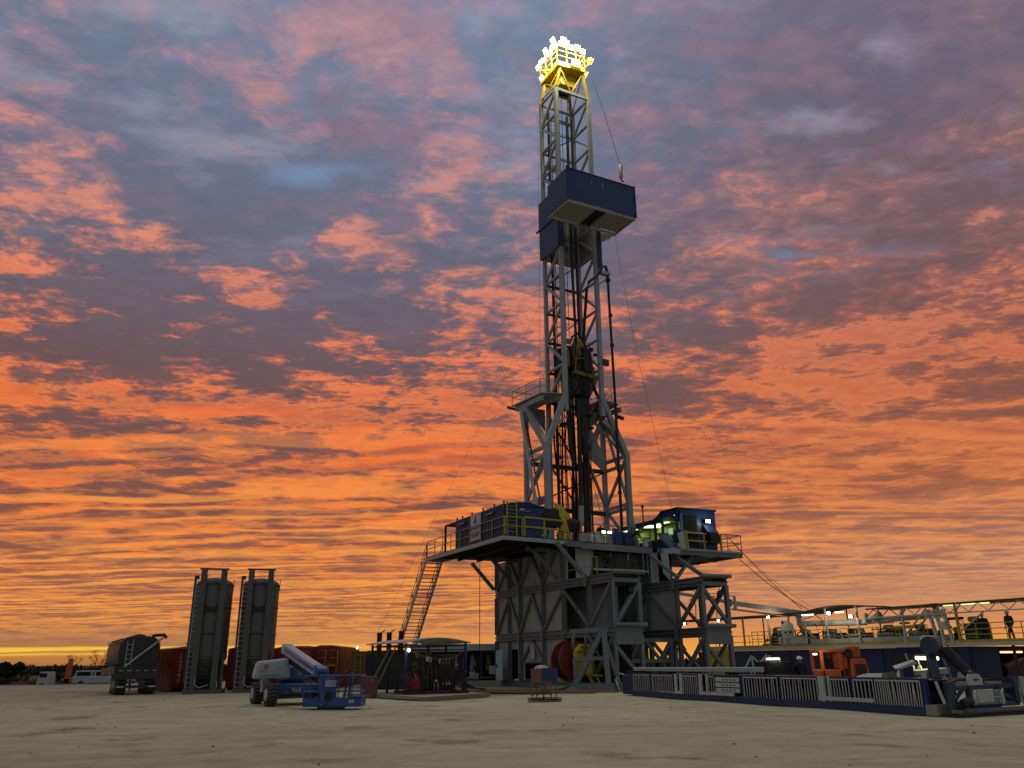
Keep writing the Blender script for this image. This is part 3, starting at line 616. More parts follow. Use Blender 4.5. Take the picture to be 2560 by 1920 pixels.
# driller cabin
T = Thing('driller_cabin', 'dark blue driller cabin with lit green-yellow windows on the right platform', 'cabin', RIG, (10.6, 7.5, 8.78))
a0, a1, b0, b1, zf = 9.0, 12.35, 4.75, 6.5, 8.80
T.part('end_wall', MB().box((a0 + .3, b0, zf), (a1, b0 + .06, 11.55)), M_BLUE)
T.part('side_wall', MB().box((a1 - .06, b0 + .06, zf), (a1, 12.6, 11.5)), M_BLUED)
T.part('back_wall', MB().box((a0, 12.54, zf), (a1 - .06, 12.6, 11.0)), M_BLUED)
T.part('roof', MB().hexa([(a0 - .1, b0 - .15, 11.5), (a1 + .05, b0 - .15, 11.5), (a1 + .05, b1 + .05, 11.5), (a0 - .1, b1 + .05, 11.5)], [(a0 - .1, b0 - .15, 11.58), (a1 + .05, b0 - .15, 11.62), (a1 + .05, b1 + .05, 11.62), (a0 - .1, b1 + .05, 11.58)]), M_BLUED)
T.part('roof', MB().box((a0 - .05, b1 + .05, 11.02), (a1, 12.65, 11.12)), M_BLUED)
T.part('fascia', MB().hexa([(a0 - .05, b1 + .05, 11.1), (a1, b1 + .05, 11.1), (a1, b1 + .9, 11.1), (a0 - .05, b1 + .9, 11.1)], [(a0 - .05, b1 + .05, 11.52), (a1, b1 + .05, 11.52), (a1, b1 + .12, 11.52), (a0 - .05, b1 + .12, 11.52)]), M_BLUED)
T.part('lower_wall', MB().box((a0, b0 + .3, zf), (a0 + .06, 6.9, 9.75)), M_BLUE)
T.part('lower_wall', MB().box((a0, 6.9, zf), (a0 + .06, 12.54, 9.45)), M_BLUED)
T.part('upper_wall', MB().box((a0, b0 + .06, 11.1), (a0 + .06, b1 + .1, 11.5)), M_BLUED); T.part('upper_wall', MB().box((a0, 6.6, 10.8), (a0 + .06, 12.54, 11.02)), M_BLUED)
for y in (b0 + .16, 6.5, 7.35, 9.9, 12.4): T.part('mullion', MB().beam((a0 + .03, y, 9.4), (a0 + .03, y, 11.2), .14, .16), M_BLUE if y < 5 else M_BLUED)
for ya, yb, za, zb in ((b0 + .24, 6.42, 9.75, 11.1), (6.58, 7.27, 9.45, 10.8), (7.43, 9.82, 9.45, 10.8), (9.98, 12.3, 9.45, 10.8)):
    T.part('window', MB().box((a0 + .02, ya, za), (a0 + .035, yb, zb)), M_GLASS)
T.part('interior_wall', MB().box((a0 + 1.6, b0 + .3, 8.85), (a0 + 1.66, 12.4, 10.98)), M_CAB); T.part('ceiling', MB().box((a0 + .1, b1 + .1, 10.93), (a1 - .1, 12.5, 10.98)), M_CAB)
T.part('console', MB().box((a0 + .35, 7.2, 8.85), (a0 + 1.0, 10.6, 9.75)), M_DARK); T.part('chair_back', MB().box((a0 + .5, 5.4, 9.3), (a0 + 1.0, 5.9, 10.2)), M_BROWN)
T.part('screen', MB().box((a0 + .4, 5.95, 9.95), (a0 + .46, 6.35, 10.35)), glow('screen_glow', (.5, .9, .6), .5))
for y, z in ((7.9, 10.86), (8.8, 10.86), (10.8, 10.86), (11.8, 10.86), (6.95, 10.86)):
    T.part('ceiling_lamp', MB().box((a0 + .55, y - .28, z), (a0 + .85, y + .28, z + .05)), L_SPARE)
T.part('door', MB().box((9.55, b0 - .03, 8.9), (10.65, b0, 11.1)), M_BLACK, label='black panel standing for a dark open doorway')  # solid black slab on the wall; its colour stands for the dark inside
T.part('corner_post', MB().beam((9.3, b0 + .02, 9.7), (9.3, b0 + .02, 11.2), .14), mat('pale_blue_trim', (.12, .22, .36), .5))
T.part('vent_hood', MB().hexa([(11.2, b0 - .45, 9.95), (12.2, b0 - .45, 9.95), (12.2, b0, 9.95), (11.2, b0, 9.95)], [(11.1, b0 - .08, 10.55), (11.95, b0 - .08, 10.55), (11.95, b0, 10.55), (11.1, b0, 10.55)]), M_BLUE)
T.part('air_conditioner', MB().box((11.35, b0 - .5, 9.2), (12.15, b0, 9.9)), M_DARK)
fl_ = T.part('floodlight', MB().box((11.2, b0 - .3, 10.62), (11.6, b0 - .05, 10.85)), M_DARK); T.part('lens', MB().box((11.22, b0 - .34, 10.63), (11.58, b0 - .30, 10.84)), L_LAMP, fl_)
lamp('cabin_flood', 'POINT', RIG.w((11.4, b0 - .6, 10.7)), 18, (.95, 1, .8), .12)
lamp('cabin_inside', 'AREA', RIG.w((a0 + .8, 8.6, 10.84)), 16, (.85, 1, .5), 1.2)
lamp('cabin_inside', 'AREA', RIG.w((a0 + .8, 11.3, 10.84)), 16, (.85, 1, .5), 1.2)
lamp('cabin_inside', 'AREA', RIG.w((a0 + .9, 5.7, 11.3)), 10, (.85, 1, .5), .8)
T = Thing('wind_deflector', 'white bent sheet and blue corner panel at the near edge of the cabin platform', 'panel', RIG, (8.8, 4.6, 8.78))
T.part('blue_panel', MB().hexa([(8.05, 4.62, 8.7), (8.9, 4.55, 8.7), (8.9, 4.6, 8.7), (8.05, 4.67, 8.7)], [(7.7, 5.6, 9.85), (8.7, 5.5, 9.9), (8.7, 5.55, 9.9), (7.7, 5.65, 9.85)]), M_BLUE)
T.part('white_panel', MB().hexa([(8.95, 4.55, 8.75), (9.5, 4.55, 8.78), (9.5, 4.6, 8.78), (8.95, 4.6, 8.75)], [(8.75, 4.6, 9.78), (9.4, 4.58, 9.95), (9.4, 4.63, 9.95), (8.75, 4.65, 9.78)]), M_WHITE)
T.part('frame_bar', MB().beam((9.5, 4.5, 8.8), (9.4, 4.5, 10.0), .12), M_YEL)

# floor equipment
T = Thing('air_hoist', 'yellow A-frame hoist with a black drum beside the doghouse end', 'winch', RIG, (.3, 5.2, 8.78))
T.part('arm', MB().prism([(-.75, 4.9, 11.15), (-.2, 4.9, 11.05), (.50, 4.9, 8.8), (.34, 4.9, 8.8)], (0, .12, 0)), M_CROWN)
T.part('arm', MB().prism([(-.2, 5.2, 11.0), (.1, 5.2, 11.0), (1.0, 5.2, 9.9), (.95, 5.2, 9.4)], (0, .1, 0)), M_CROWN)
T.part('mount', MB().beam((-.05, 5.0, 8.8), (-.05, 5.0, 10.6), .16), M_CROWN)
T.part('drum', MB().tube((.35, 5.0, 9.8), (.95, 5.0, 9.8), .42, 18), M_DARK); T.part('motor', MB().box((-1.55, 4.8, 9.6), (-.45, 5.6, 10.75)), M_DARK, bevel=.05)
T.part('cover', MB().box((.95, 4.7, 9.3), (1.1, 5.3, 10.2)), M_YEL)
T = Thing('hose_reel', 'small pale hose coil behind the yellow guard rail', 'hose reel', RIG, (-1.7, 4.7, 8.78))
T.part('coil', MB().path([(-1.7 + .32 * cos(a * .4), 4.7, 9.2 + .32 * sin(a * .4)) for a in range(17)], .06), M_RUB); T.part('hub', MB().tube((-1.7, 4.6, 9.2), (-1.7, 4.8, 9.2), .12, 12), M_GALV)
T = Thing('floodlight', 'twin floodlight glowing low on the drill floor front rail', 'floodlight', RIG, (3.1, 5.0, 8.78), 'small lamps on the drill floor')
T.part('bracket', MB().beam((3.1, 5.02, 8.78), (3.1, 5.02, 9.5), .06), M_YEL)
for x in (2.9, 3.35): h = T.part('housing', MB().box((x - .16, 4.85, 9.42), (x + .16, 5.05, 9.62)), M_DARK); T.part('lens', MB().box((x - .13, 4.82, 9.46), (x + .13, 4.845, 9.58)), L_LAMP, h)
lamp('floor_flood', 'POINT', RIG.w((3.1, 4.4, 9.6)), 15, (.95, 1, .7), .1)
T = Thing('drawworks', 'low grey housing with a sloped lid at the middle of the drill floor', 'drawworks', RIG, (3.2, 7.0, 8.78))
T.part('housing', MB().hexa([(1.7, 5.9, 8.78), (5.4, 5.9, 8.78), (5.4, 8.2, 8.78), (1.7, 8.2, 8.78)], [(1.9, 6.0, 9.6), (5.3, 6.0, 9.9), (5.3, 8.1, 9.9), (1.9, 8.1, 9.6)]), M_SHEET)
for x, m in ((4.3, M_BLUE), (5.0, M_BLUE)): T.part('cabinet', MB().box((x, 5.5, 8.78), (x + .55, 5.9, 9.75)), m)
for i, (x, c) in enumerate(((-.2, M_YEL), (1.0, M_DARK), (2.1, M_GALV), (6.5, M_CLOTH))):
    solid('tool_drum', MB().lathe([(.2, 8.78), (.2, 9.35), (.14, 9.38)], (x, 5.25), 14), c, ['yellow tool drum under the hoist', 'black tool drum near the hoist', 'grey tool drum left of the twin floodlight', 'pale sack beside the cabin steps'][i], 'drum', RIG, (x, 5.25, 8.78))
solid('beacon', MB().tube((7.0, 6.0, 10.3), (7.0, 6.0, 11.6), .05, 8).tube((7.0, 6.0, 11.6), (7.0, 6.0, 11.8), .1, 10), M_RED, 'slim red beacon pole left of the cabin windows', 'beacon', RIG, (7, 6, 10.3))

# ------------------------------------------------------------------ mast
XL, XR, YF, YB = 2.7, 5.9, 8.7, 11.2
T = Thing('drilling_mast', 'tall white lattice drilling mast rising from the drill floor', 'mast', RIG, (4.3, 10, 8.8))
NZ = [20.1, 22.5, 25.0, 27.45, 29.9, 32.35, 34.8, 37.3, 39.75, 42.2, 44.65, 47.1]
for x in (XL, XR):
    for y in (YF, YB):
        w = .30 if y == YF else .26
        T.part('leg', MB().beam((x, y, 18.8), (x, y, 47.2), w), M_MAST)
for x in (XL, XR):
    for i, z in enumerate(NZ):
        T.part('brace', MB().beam((x, YF, z), (x, YB, z), .16), M_MAST)
        if i < len(NZ) - 1:
            a, b = (YF, YB) if i % 2 == 1 else (YB, YF)
            if 32 < z < 37 and x == XL: continue
            T.part('brace', MB().beam((x, a, z + .08), (x, b, NZ[i + 1] - .08), .17), M_MAST)
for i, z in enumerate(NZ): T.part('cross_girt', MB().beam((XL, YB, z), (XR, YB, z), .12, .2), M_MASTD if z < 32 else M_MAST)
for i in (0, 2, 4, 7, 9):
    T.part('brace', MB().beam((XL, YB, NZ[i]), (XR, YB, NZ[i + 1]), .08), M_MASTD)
T.part('cross_girt', MB().beam((XL, YF, 47.1), (XR, YF, 47.1), .18, .24), M_MAST)
for z in (45.9, 40.8, 34.0): T.part('cross_girt', MB().beam((XL + .1, YB - .15, z), (XR - .1, YB - .15, z), .1, .35), M_MAST)
# guide rails, ladder and bundle of travelling lines inside
for x in (3.05, 5.35): T.part('guide_rail', MB().ibeam((x, 10.6, 9.2), (x, 10.6, 46), .16, .2, (0, 1, 0)), M_MASTD)
ld = T.part('ladder', MB().beam((3.5, YB - .25, 9.5), (3.5, YB - .25, 46), .05).beam((3.95, YB - .25, 9.5), (3.95, YB - .25, 46), .05), M_MASTD)
lb = MB()
for k in range(90): lb.tube((3.5, YB - .25, 10 + .4 * k), (3.95, YB - .25, 10 + .4 * k), .018, 5, caps=False)
T.part('rungs', lb, M_MASTD, ld)
for i in range(6): T.part('ladder_cage', MB().path([(3.4, YB - .3, 20.5 + 1.9 * i), (3.4, YB - .9, 20.5 + 1.9 * i), (4.05, YB - .9, 20.5 + 1.9 * i), (4.05, YB - .3, 20.5 + 1.9 * i)], .025, 5), M_MASTD)
# pedestal: legs that step out wide below the mast
for s, xo, xi in ((-1, 1.0, XL), (1, 7.85, XR)):
    T.part('pedestal_leg', MB().beam((xo, YF, 8.8), (xo, YF, 16.1), .37, .36), M_MAST)
    T.part('pedestal_leg', MB().beam((xo, YF, 16.0), (xi, YF, 20.1), .37, .36), M_MAST)
    T.part('pedestal_leg', MB().beam((xo, 11.7, 8.8), (xo, 11.7, 19.8), .30, .34), M_MAST)
    T.part('pedestal_leg', MB().beam((xi, YB, 8.8), (xi, YB, 20.1), .28, .28), M_MAST if s < 0 else M_MAST)
    T.part('brace', MB().beam((xo, 11.6, 19.6), (xo, YF, 16.1), .34), M_MAST)
    T.part('brace', MB().beam((xo, 11.7, 12.5), (xo, YF, 15.9), .18), M_MAST)
    T.part('brace', MB().beam((xo, 11.7, 12.4), (xo, YF, 9.4), .18), M_MAST)
    T.part('brace', MB().beam((xo, YF, 12.4), (xo, 11.7, 12.4), .18, .2), M_MAST)
    T.part('brace', MB().beam((xo, YF, 16.0), (xo, 11.7, 16.0), .2, .22), M_MAST)
    T.part('brace', MB().beam((xo, YF + .05, 15.8), (xi, YB, 19.9), .2), M_MAST)
    T.part('brace', MB().beam((xi, YB, 16.2), (xo, 11.7, 19.4), .32), M_MAST)
    T.part('brace', MB().beam((xi, YB, 16.2), (xo, 11.7, 12.6), .18), M_MAST)
    T.part('brace', MB().beam((xi - s * .05, YF, 18.4), (xo + (xi - xo) * .38, YF, 17.6), .16), M_MAST)
    T.part('top_beam', MB().beam((xi, YF, 19.9), (xo, 13.0, 20.0), .26, .4), M_MAST)
    T.part('top_beam', MB().beam((xo, YF + .4, 19.7), (xo, 13.1, 19.9), .2, .35), M_MAST)
    T.part('gusset', MB().prism([(xo, 11.75, 19.7), (xi, 11.75, 19.7), (xi, 11.75, 18.0), (xo + (xi - xo) * .5, 11.75, 18.9)], (0, .04, 0)), M_MAST)
    pl = T.part('catwalk_plate', MB().prism([(xi, YF, 20.12), (xo, YF + .6, 20.12), (xo + s * .4, 13.2, 20.12), (xi, 13.2, 20.12)], (0, 0, .05)), M_SHEET)
    T.part('bracket', MB().beam((xo, 13.2, 19.9), (xo + s * .3, 14.1, 20.3), .12, .2), M_DARK, pl)
T.part('gusset', MB().prism([(XR, YB, 19.6), (7.6, 11.3, 16.6), (7.6, 11.3, 15.2), (6.0, 11.3, 16.4)], (0, .05, 0)), M_SHEET)
for z in (15.35, 12.1):
    T.part('cross_girt', MB().beam((1.0, 11.7, z), (7.85, 11.7, z), .2, .3), M_MASTD)
    for x in (1.0, 7.85): T.part('cross_girt', MB().beam((x, YF, z), (x, 11.7, z), .16, .24), M_MAST)
for a, b in (((1.2, 11.7, 12.2), (7.6, 11.7, 15.2)), ((3.1, 11.6, 15.2), (5.3, 11.6, 12.3)), ((3.1, 11.6, 12.0), (5.3, 11.6, 9.2)), ((3.1, 11.6, 19.0), (5.3, 11.6, 15.6))): T.part('brace', MB().beam(a, b, .1), M_MASTD)
for z in (10.3, 13.6, 16.8, 18.2): T.part('cross_girt', MB().beam((3.1, 10.7, z), (5.4, 10.7, z), .06), M_MASTD)
for s, xo in ((-1, 1.0), (1, 7.85)):      # splayed feet
    T.part('foot', MB().beam((xo, YF, 12.0), (xo + s * .45, YF - .3, 8.8), .2), M_MAST); T.part('foot', MB().box((xo - .35, YF - .4, 8.78), (xo + .35, YF + .35, 8.95)), M_SUB)
T = Thing('raising_cylinder', 'white telescopic raising cylinder with a striped hose beside the left mast pedestal', 'hydraulic cylinder', RIG, (.55, 9.2, 8.8))
T.part('barrel', MB().tube((.55, 9.3, 8.8), (.58, 9.75, 12.3), .27, 16), M_WHITE); T.part('rod', MB().tube((.58, 9.75, 12.3), (.62, 11.75, 19.4), .14, 14), M_GALV)
ho = T.part('hose', MB().path([(.85, 9.6, 12.4), (.86, 10.4, 15.0), (.84, 11.1, 17.6), (.8, 11.8, 19.3)], .06, 8), M_DARK)
for i in range(26): f = i / 26; p = Vector((.86, 9.62, 12.5)).lerp(Vector((.82, 11.7, 19.2)), f); T.part('stripe', MB().tube(p, p + Vector((0, .04, .13)), .08, 8), M_YEL if i % 2 else M_WHITE, ho)
T = Thing('raising_cylinder', 'white raising cylinder standing at the right mast pedestal', 'hydraulic cylinder', RIG, (8.3, 9.2, 8.8))
T.part('barrel', MB().tube((8.35, 8.9, 8.8), (8.25, 9.3, 12.3), .24, 16), M_WHITE); T.part('rod', MB().tube((8.25, 9.3, 12.3), (8.0, 11.6, 19.3), .12, 14), M_GALV)
rail('guard_rail', 'thin yellow rail around the walkway on the left mast shoulder', [(2.5, 8.9, 20.17), (1.0, 9.4, 20.17), (.6, 13.1, 20.17), (2.3, 13.1, 20.17)], RIG, 1.1, group='mast shoulder rails', step=1.5)
rail('guard_rail', 'thin yellow rail around the walkway on the right mast shoulder', [(6.2, 8.9, 20.17), (7.2, 9.3, 20.17), (8.0, 13.1, 20.17)], RIG, 1.1, group='mast shoulder rails', step=1.5)

# windwalls and racking board
T = Thing('wind_wall', 'blue sheet windwall wrapped round the back of the mast below the racking board', 'wind wall', RIG, (4.3, 11.4, 32.2))
T.part('left_sheet', MB().box((2.42, 8.55, 34.9), (2.48, 11.55, 37.4)), M_BLUE); T.part('left_sheet', MB().box((2.42, 8.55, 32.15), (2.48, 11.5, 34.88)), M_BLUE)
T.part('lip', MB().box((2.34, 8.5, 34.8), (2.44, 11.9, 34.95)), M_BLUED)
T.part('back_sheet', MB().box((2.42, 11.42, 32.2), (6.15, 11.46, 37.4)), M_SHEET); T.part('right_sheet', MB().box((6.10, 8.6, 32.3), (6.14, 11.46, 37.4)), M_SHEET)
T.part('corner_sheet', MB().box((2.3, 8.44, 32.2), (2.9, 8.5, 37.4)), M_BLUED); T.part('corner_sheet', MB().box((5.95, 8.4, 30.9), (6.35, 8.46, 35.5)), M_BLUED)
for z in (32.3, 34.6, 36.8): T.part('stiffener', MB().beam((2.5, 11.36, z), (6.1, 11.36, z), .1, .12), M_SHEET)
for x in (3.4, 4.3, 5.2): T.part('stiffener', MB().beam((x, 11.36, 32.3), (x, 11.36, 37.3), .08, .08), M_SHEET)
T = Thing('racking_board', 'blue boxed racking board platform high on the front of the mast', 'platform', RIG, (4.35, 6.6, 34.2))
bx0, bx1, by0, by1, bz0, bz1 = 1.25, 7.5, 5.2, 8.15, 34.2, 36.85
T.part('front_wall', MB().box((bx0, by0, bz0), (3.2, by0 + .05, bz1)).box((3.22, by0 - .012, bz0), (5.3, by0 + .04, bz1)).box((5.32, by0, bz0), (bx1, by0 + .05, bz1)), M_BLUE)
T.part('side_wall', MB().box((bx0, by0 + .05, bz0), (bx0 + .05, by1 - .1, bz1 - .02)), M_BLUE); T.part('side_wall', MB().box((bx1 - .05, by0 + .05, bz0), (bx1, by1 - .1, bz1 - .02)), M_BLUE)
for x in (bx0, bx1): T.part('corner_post', MB().beam((x, by0, bz0 - .05), (x, by0, bz1 + .15), .1), M_BLUED)
T.part('top_rail', MB().beam((bx0, by0, bz1 + .03), (bx1, by0, bz1 + .03), .08), M_BLUED)
def cor_floor(xa, xb):
    m = MB(); n = 12
    for i in range(n):
        y = by0 + .12 + (by1 - .5 - by0) * i / n; m.box((xa, y, bz0 - .10), (xb, y + .12, bz0 - .02)); m.box((xa, y + .12, bz0 - .06), (xb, y + .2, bz0 - .02))
    return m
T.part('floor_section', cor_floor(bx0 + .12, 3.75), M_SHEET); T.part('floor_section', cor_floor(5.0, bx1 - .12), M_SHEET)
for x in (3.82, 4.92): T.part('walkway_beam', MB().beam((x, by0 + .1, bz0 - .1), (x, by1 + .2, bz0 - .1), .12, .2), M_MAST)
T.part('walkway', MB().box((3.88, by0 + .1, bz0 - .02), (4.86, by1, bz0 + .02)), M_DARK)
for y in (by0 + .1, by1 - .2): T.part('edge_beam', MB().beam((bx0 + .05, y, bz0 - .12), (bx1 - .05, y, bz0 - .12), .1, .22), M_SHEET)
for x in (bx0 + .1, bx1 - .1): T.part('edge_beam', MB().beam((x, by0 + .1, bz0 - .1), (x, by1, bz0 - .1), .1, .2), M_SHEET)
T.part('gusset_plate', MB().prism([(6.2, 8.2, bz0 - .15), (7.35, 8.1, bz0 - .15), (6.9, 8.1, bz0 - .7), (6.2, 8.2, bz0 - 1.0)], (0, .04, 0)), M_SHEET)
T.part('latch', MB().box((4.45, by0 - .02, 35.9), (4.5, by0 - .012, 36.35)), M_WHITE); T.part('latch', MB().box((3.45, by0 - .03, 36.1), (3.48, by0 - .02, 36.4)), M_WHITE)
for x in (1.35, 3.3, 5.25, 7.3):
    for z in (bz0 + .1, bz1 - .15): T.part('hinge', MB().box((x - .06, by0 - .03, z), (x + .06, by0 - .013, z + .08)), M_BLUED)

# top drive on its lines
T = Thing('top_drive', 'grimy black and yellow top drive hanging inside the lower mast', 'top drive', RIG, (4.6, 9.9, 21.5))
T.part('body', MB().box((3.9, 9.4, 22.4), (5.65, 10.6, 24.4)), M_DARK, bevel=.12)
T.part('motor', MB().tube((5.1, 9.5, 22.3), (5.1, 9.5, 24.2), .45, 18), M_DARK); T.part('motor', MB().tube((4.15, 9.6, 22.2), (4.15, 9.6, 24.1), .34, 18), M_DARK)
T.part('yellow_frame', MB().beam((3.85, 9.2, 22.2), (5.75, 9.2, 22.0), .12, .3).beam((3.9, 9.2, 23.2), (5.6, 9.2, 23.6), .07).beam((3.9, 9.2, 22.2), (4.2, 9.2, 24.5), .07).beam((5.6, 9.2, 22.1), (5.3, 9.2, 24.7), .07), mat('grimy_yellow', (.22, .15, .02), .6, 0, SOOT, .7, 4))
T.part('bail', MB().path([(3.9, 9.9, 24.2), (4.2, 9.9, 25.3), (4.7, 9.9, 25.7), (5.2, 9.9, 25.2), (5.5, 9.9, 24.2)], .09), M_DARK)
T.part('quill', MB().tube((4.75, 9.7, 16.0), (4.75, 9.7, 22.4), .32, 14), M_DARK); T.part('link', MB().tube((4.35, 9.6, 19.5), (4.2, 9.6, 22.3), .08, 8), M_DARK); T.part('link', MB().tube((5.2, 9.6, 19.2), (5.25, 9.6, 22.3), .08, 8), M_DARK)
T.part('pipe_handler', MB().box((4.3, 9.3, 18.9), (5.2, 10.1, 20.2)), M_DARK, bevel=.08); T.part('dolly_frame', MB().box((3.05, 10.3, 21.8), (3.9, 10.7, 24.0)), M_DARK)
T.part('elevator_arm', MB().beam((5.4, 9.6, 22.0), (6.1, 9.4, 20.4), .18), M_DARK)
T.part('control_box', MB().hexa([(5.9, 10.4, 21.6), (6.4, 10.4, 21.4), (6.4, 10.8, 21.4), (5.9, 10.8, 21.6)], [(5.75, 10.4, 23.0), (6.5, 10.4, 23.4), (6.5, 10.8, 23.4), (5.75, 10.8, 23.0)]), M_DARK)
GY = mat('grimy_yellow', (.22, .15, .02)); rg_ = random.Random(17)
T.part('cooling_unit', MB().box((3.0, 9.8, 22.0), (3.85, 10.8, 24.2)), M_DARK, bevel=.08); T.part('cooling_unit', MB().tube((3.4, 9.6, 22.6), (3.4, 9.6, 23.9), .3, 16), GY)
T.part('shroud', MB().box((3.75, 9.3, 20.4), (5.3, 10.3, 22.2)), M_DARK, bevel=.1); T.part('shroud', MB().lathe([(.5, 24.3), (.55, 24.6), (.35, 25.0), (.2, 25.2)], (4.7, 9.9), 16), GY)
for i in range(34):
    x, z = rg_.uniform(3.1, 5.8), rg_.uniform(19.2, 24.8); a = Vector((x, 9.1 + rg_.uniform(0, .3), z))
    T.part('fitting', MB().path([a, a + Vector((rg_.uniform(-.4, .4), 0, rg_.uniform(-.9, .3))), a + Vector((rg_.uniform(-.4, .4), 0, rg_.uniform(-1.4, -.6)))], .04, 6) if i % 3 else MB().box(a, a + Vector((rg_.uniform(.1, .4), .2, rg_.uniform(.1, .4)))), GY if i % 5 == 0 else M_DARK)
T = Thing('travelling_lines', 'bundle of wire lines running from crown to top drive', 'wire lines', RIG, (4.4, 10, 25.2))
for x, y in ((3.75, 10), (3.95, 9.9), (4.7, 10.1), (4.85, 9.9), (5.0, 10.0)): T.part('line', MB().tube((x, y, 25.3), (x, y, 48.4), .028, 6), M_DARK)
T.part('service_loop', MB().path([(4.0, 9.2, 45), (3.98, 9.2, 38), (4.0, 9.2, 30), (4.15, 9.25, 24.5)], .11, 8), M_DARK)
T = Thing('service_lines', 'crowd of dark lines, clamps and hoses filling the lower mast', 'lines', RIG, (4.6, 10.2, 9)); rz = random.Random(12)
for i in range(14):
    x = rz.uniform(2.9, 6.0); y = rz.uniform(9.6, 11.0); T.part('line', MB().path([(x, y, 8.9), (x + rz.uniform(-.15, .15), y, 13), (x + rz.uniform(-.25, .25), y, 17), (x + rz.uniform(-.3, .3), y, 21 + rz.uniform(-1, 3))], rz.choice((.03, .04, .07, .09)), 7), M_DARK)
for i in range(16):
    x, z = rz.uniform(2.9, 5.9), rz.uniform(9.5, 20.5); T.part('clamp', MB().box((x, 10.2, z), (x + rz.uniform(.1, .5), 10.5, z + rz.uniform(.1, .5))), M_MASTD)
T = Thing('drill_pipe', 'single black drill pipe standing in the middle of the drill floor', 'drill pipe', RIG, (4.0, 9.3, 8.8)); T.part('pipe', MB().tube((3.95, 9.1, 12.0), (4.05, 9.1, 20.0), .16, 12), M_DARK); T.part('lower_pipe', MB().tube((3.9, 9.1, 10.6), (3.95, 9.1, 12.0), .2, 12), M_GALV)
T = Thing('drill_pipe', 'slender black pipe standing right of the middle of the drill floor', 'drill pipe', RIG, (5.0, 9.6, 8.8)); T.part('pipe', MB().tube((4.95, 9.6, 8.8), (4.95, 9.6, 18.6), .13, 12), M_DARK)
T = Thing('rotary_hose', 'thick black hose looping down below the top drive', 'hose', RIG, (4.0, 9.4, 14.5))
T.part('hose', MB().path([(3.15, 9.2, 20.2), (3.2, 9.2, 18), (3.28, 9.2, 16.3), (3.5, 9.2, 15.2), (3.9, 9.2, 14.85), (4.35, 9.2, 15.1), (4.6, 9.2, 15.9), (4.55, 9.2, 16.8), (4.35, 9.2, 17.5), (4.55, 9.3, 18.4), (4.62, 9.4, 19.6)], [.14] * 6 + [.17, .15, .12, .14, .14], 10), M_RUB)
T = Thing('standpipe', 'rust brown standpipe with a gooseneck up the right side of the mast', 'pipe', RIG, (6.9, 8.6, 8.8))
T.part('riser', MB().tube((6.95, 8.5, 8.8), (6.95, 8.5, 20), .11, 12).tube((6.95, 8.5, 20), (6.85, 8.5, 29.9), .10, 12), M_DARK)
T.part('gooseneck', MB().path([(6.85, 8.5, 29.9), (6.85, 8.5, 30.8), (6.7, 8.5, 31.3), (6.4, 8.5, 31.2), (6.1, 8.5, 30.7), (5.5, 8.5, 30.0), (5.1, 8.6, 29.6), (4.95, 8.7, 29.0), (4.95, 9.2, 26.5), (5.0, 9.6, 24.5)], .12, 10), M_DARK)
T.part('flange', MB().tube((6.85, 8.5, 30.0), (6.85, 8.5, 30.25), .2, 12), M_DARK); T.part('valve_block', MB().box((6.2, 8.3, 30.5), (7.0, 8.7, 30.75)), M_GALV); T.part('support', MB().beam((5.9, 8.6, 29.5), (6.9, 8.5, 30.3), .12), M_MAST)
T.part('clamp', MB().box((6.0, 8.4, 22.8), (6.5, 8.6, 23.3)), M_MASTD); T.part('outlet', MB().tube((6.95, 8.5, 18.9), (7.5, 8.3, 18.7), .14, 10), M_DARK)
for i, (z, ln) in enumerate(((27.0, .2), (24.5, .2), (16.5, .2), (13, .2))): T.part('flange', MB().tube((6.93, 8.5, z), (6.93, 8.5, z + ln), .16, 12), M_DARK)

# crown
T = Thing('crown_block', 'bright yellow crown block platform at the very top of the mast', 'crown block', RIG, (4.1, 9.8, 47.2))
cx0, cx1, cy0, cy1, cz = 2.75, 5.35, 8.1, 11.3, 49.3
for (x, y), (x2, y2) in (((XL, YF), (3.1, 8.5)), ((XR, YF), (5.2, 8.4)), ((XL, YB), (3.0, 10.9)), ((XR, YB), (5.2, 10.9))):
    T.part('leg', MB().beam((x, y, 47.2), (x2, y2, cz), .2), M_CROWN)
for a, b in (((3.1, 8.5, 49.2), (4.1, YF, 47.3)), ((5.2, 8.4, 49.2), (4.3, YF, 47.3)), ((XL, YF, 47.3), (3.0, 10.9, 49.2)), ((XL, YB, 47.3), (3.1, 8.5, 49.2)), ((XR, YB, 47.3), (5.2, 8.4, 49.2))): T.part('brace', MB().beam(a, b, .08), M_CROWN)
T.part('leg', MB().beam((XR, YB, 44.0), (5.6, YB, 48), .16), M_CROWN); T.part('cross_bar', MB().tube((XL, YF - .25, 47.35), (XL, YB, 47.6), .06, 8), M_WHITE)
T.part('platform', MB().prism([(cx0, cy0 + .25, cz), (cx1, cy0, cz), (cx1 + .1, cy1, cz), (cx0, cy1, cz)], (0, 0, .45)), M_CROWN)
T.part('sheave_housing', MB().box((3.3, 8.9, 48.0), (4.9, 10.6, 49.3)), M_CROWN)
for x in (3.6, 3.9, 4.2, 4.5): T.part('sheave', MB().tube((x, 9.8, 48.4), (x + .08, 9.8, 48.4), .7, 20), M_DARK)
T.part('name_plate', MB().box((3.95, 7.98, 49.4), (4.85, 8.02, 50.1)), mat('greenish_plate', (.35, .40, .16), .6))
T.part('emblem', MB().box((4.35, 7.96, 49.6), (4.42, 7.98, 49.95)), M_DARK)
T.part('mast_step', MB().box((3.9, 8.2, 51.6), (4.9, 8.24, 51.65)), M_GALV)
rl = [(cx0, cy1), (cx0, cy0 + .25), (cx1, cy0), (cx1 + .1, cy1), (cx0, cy1)]
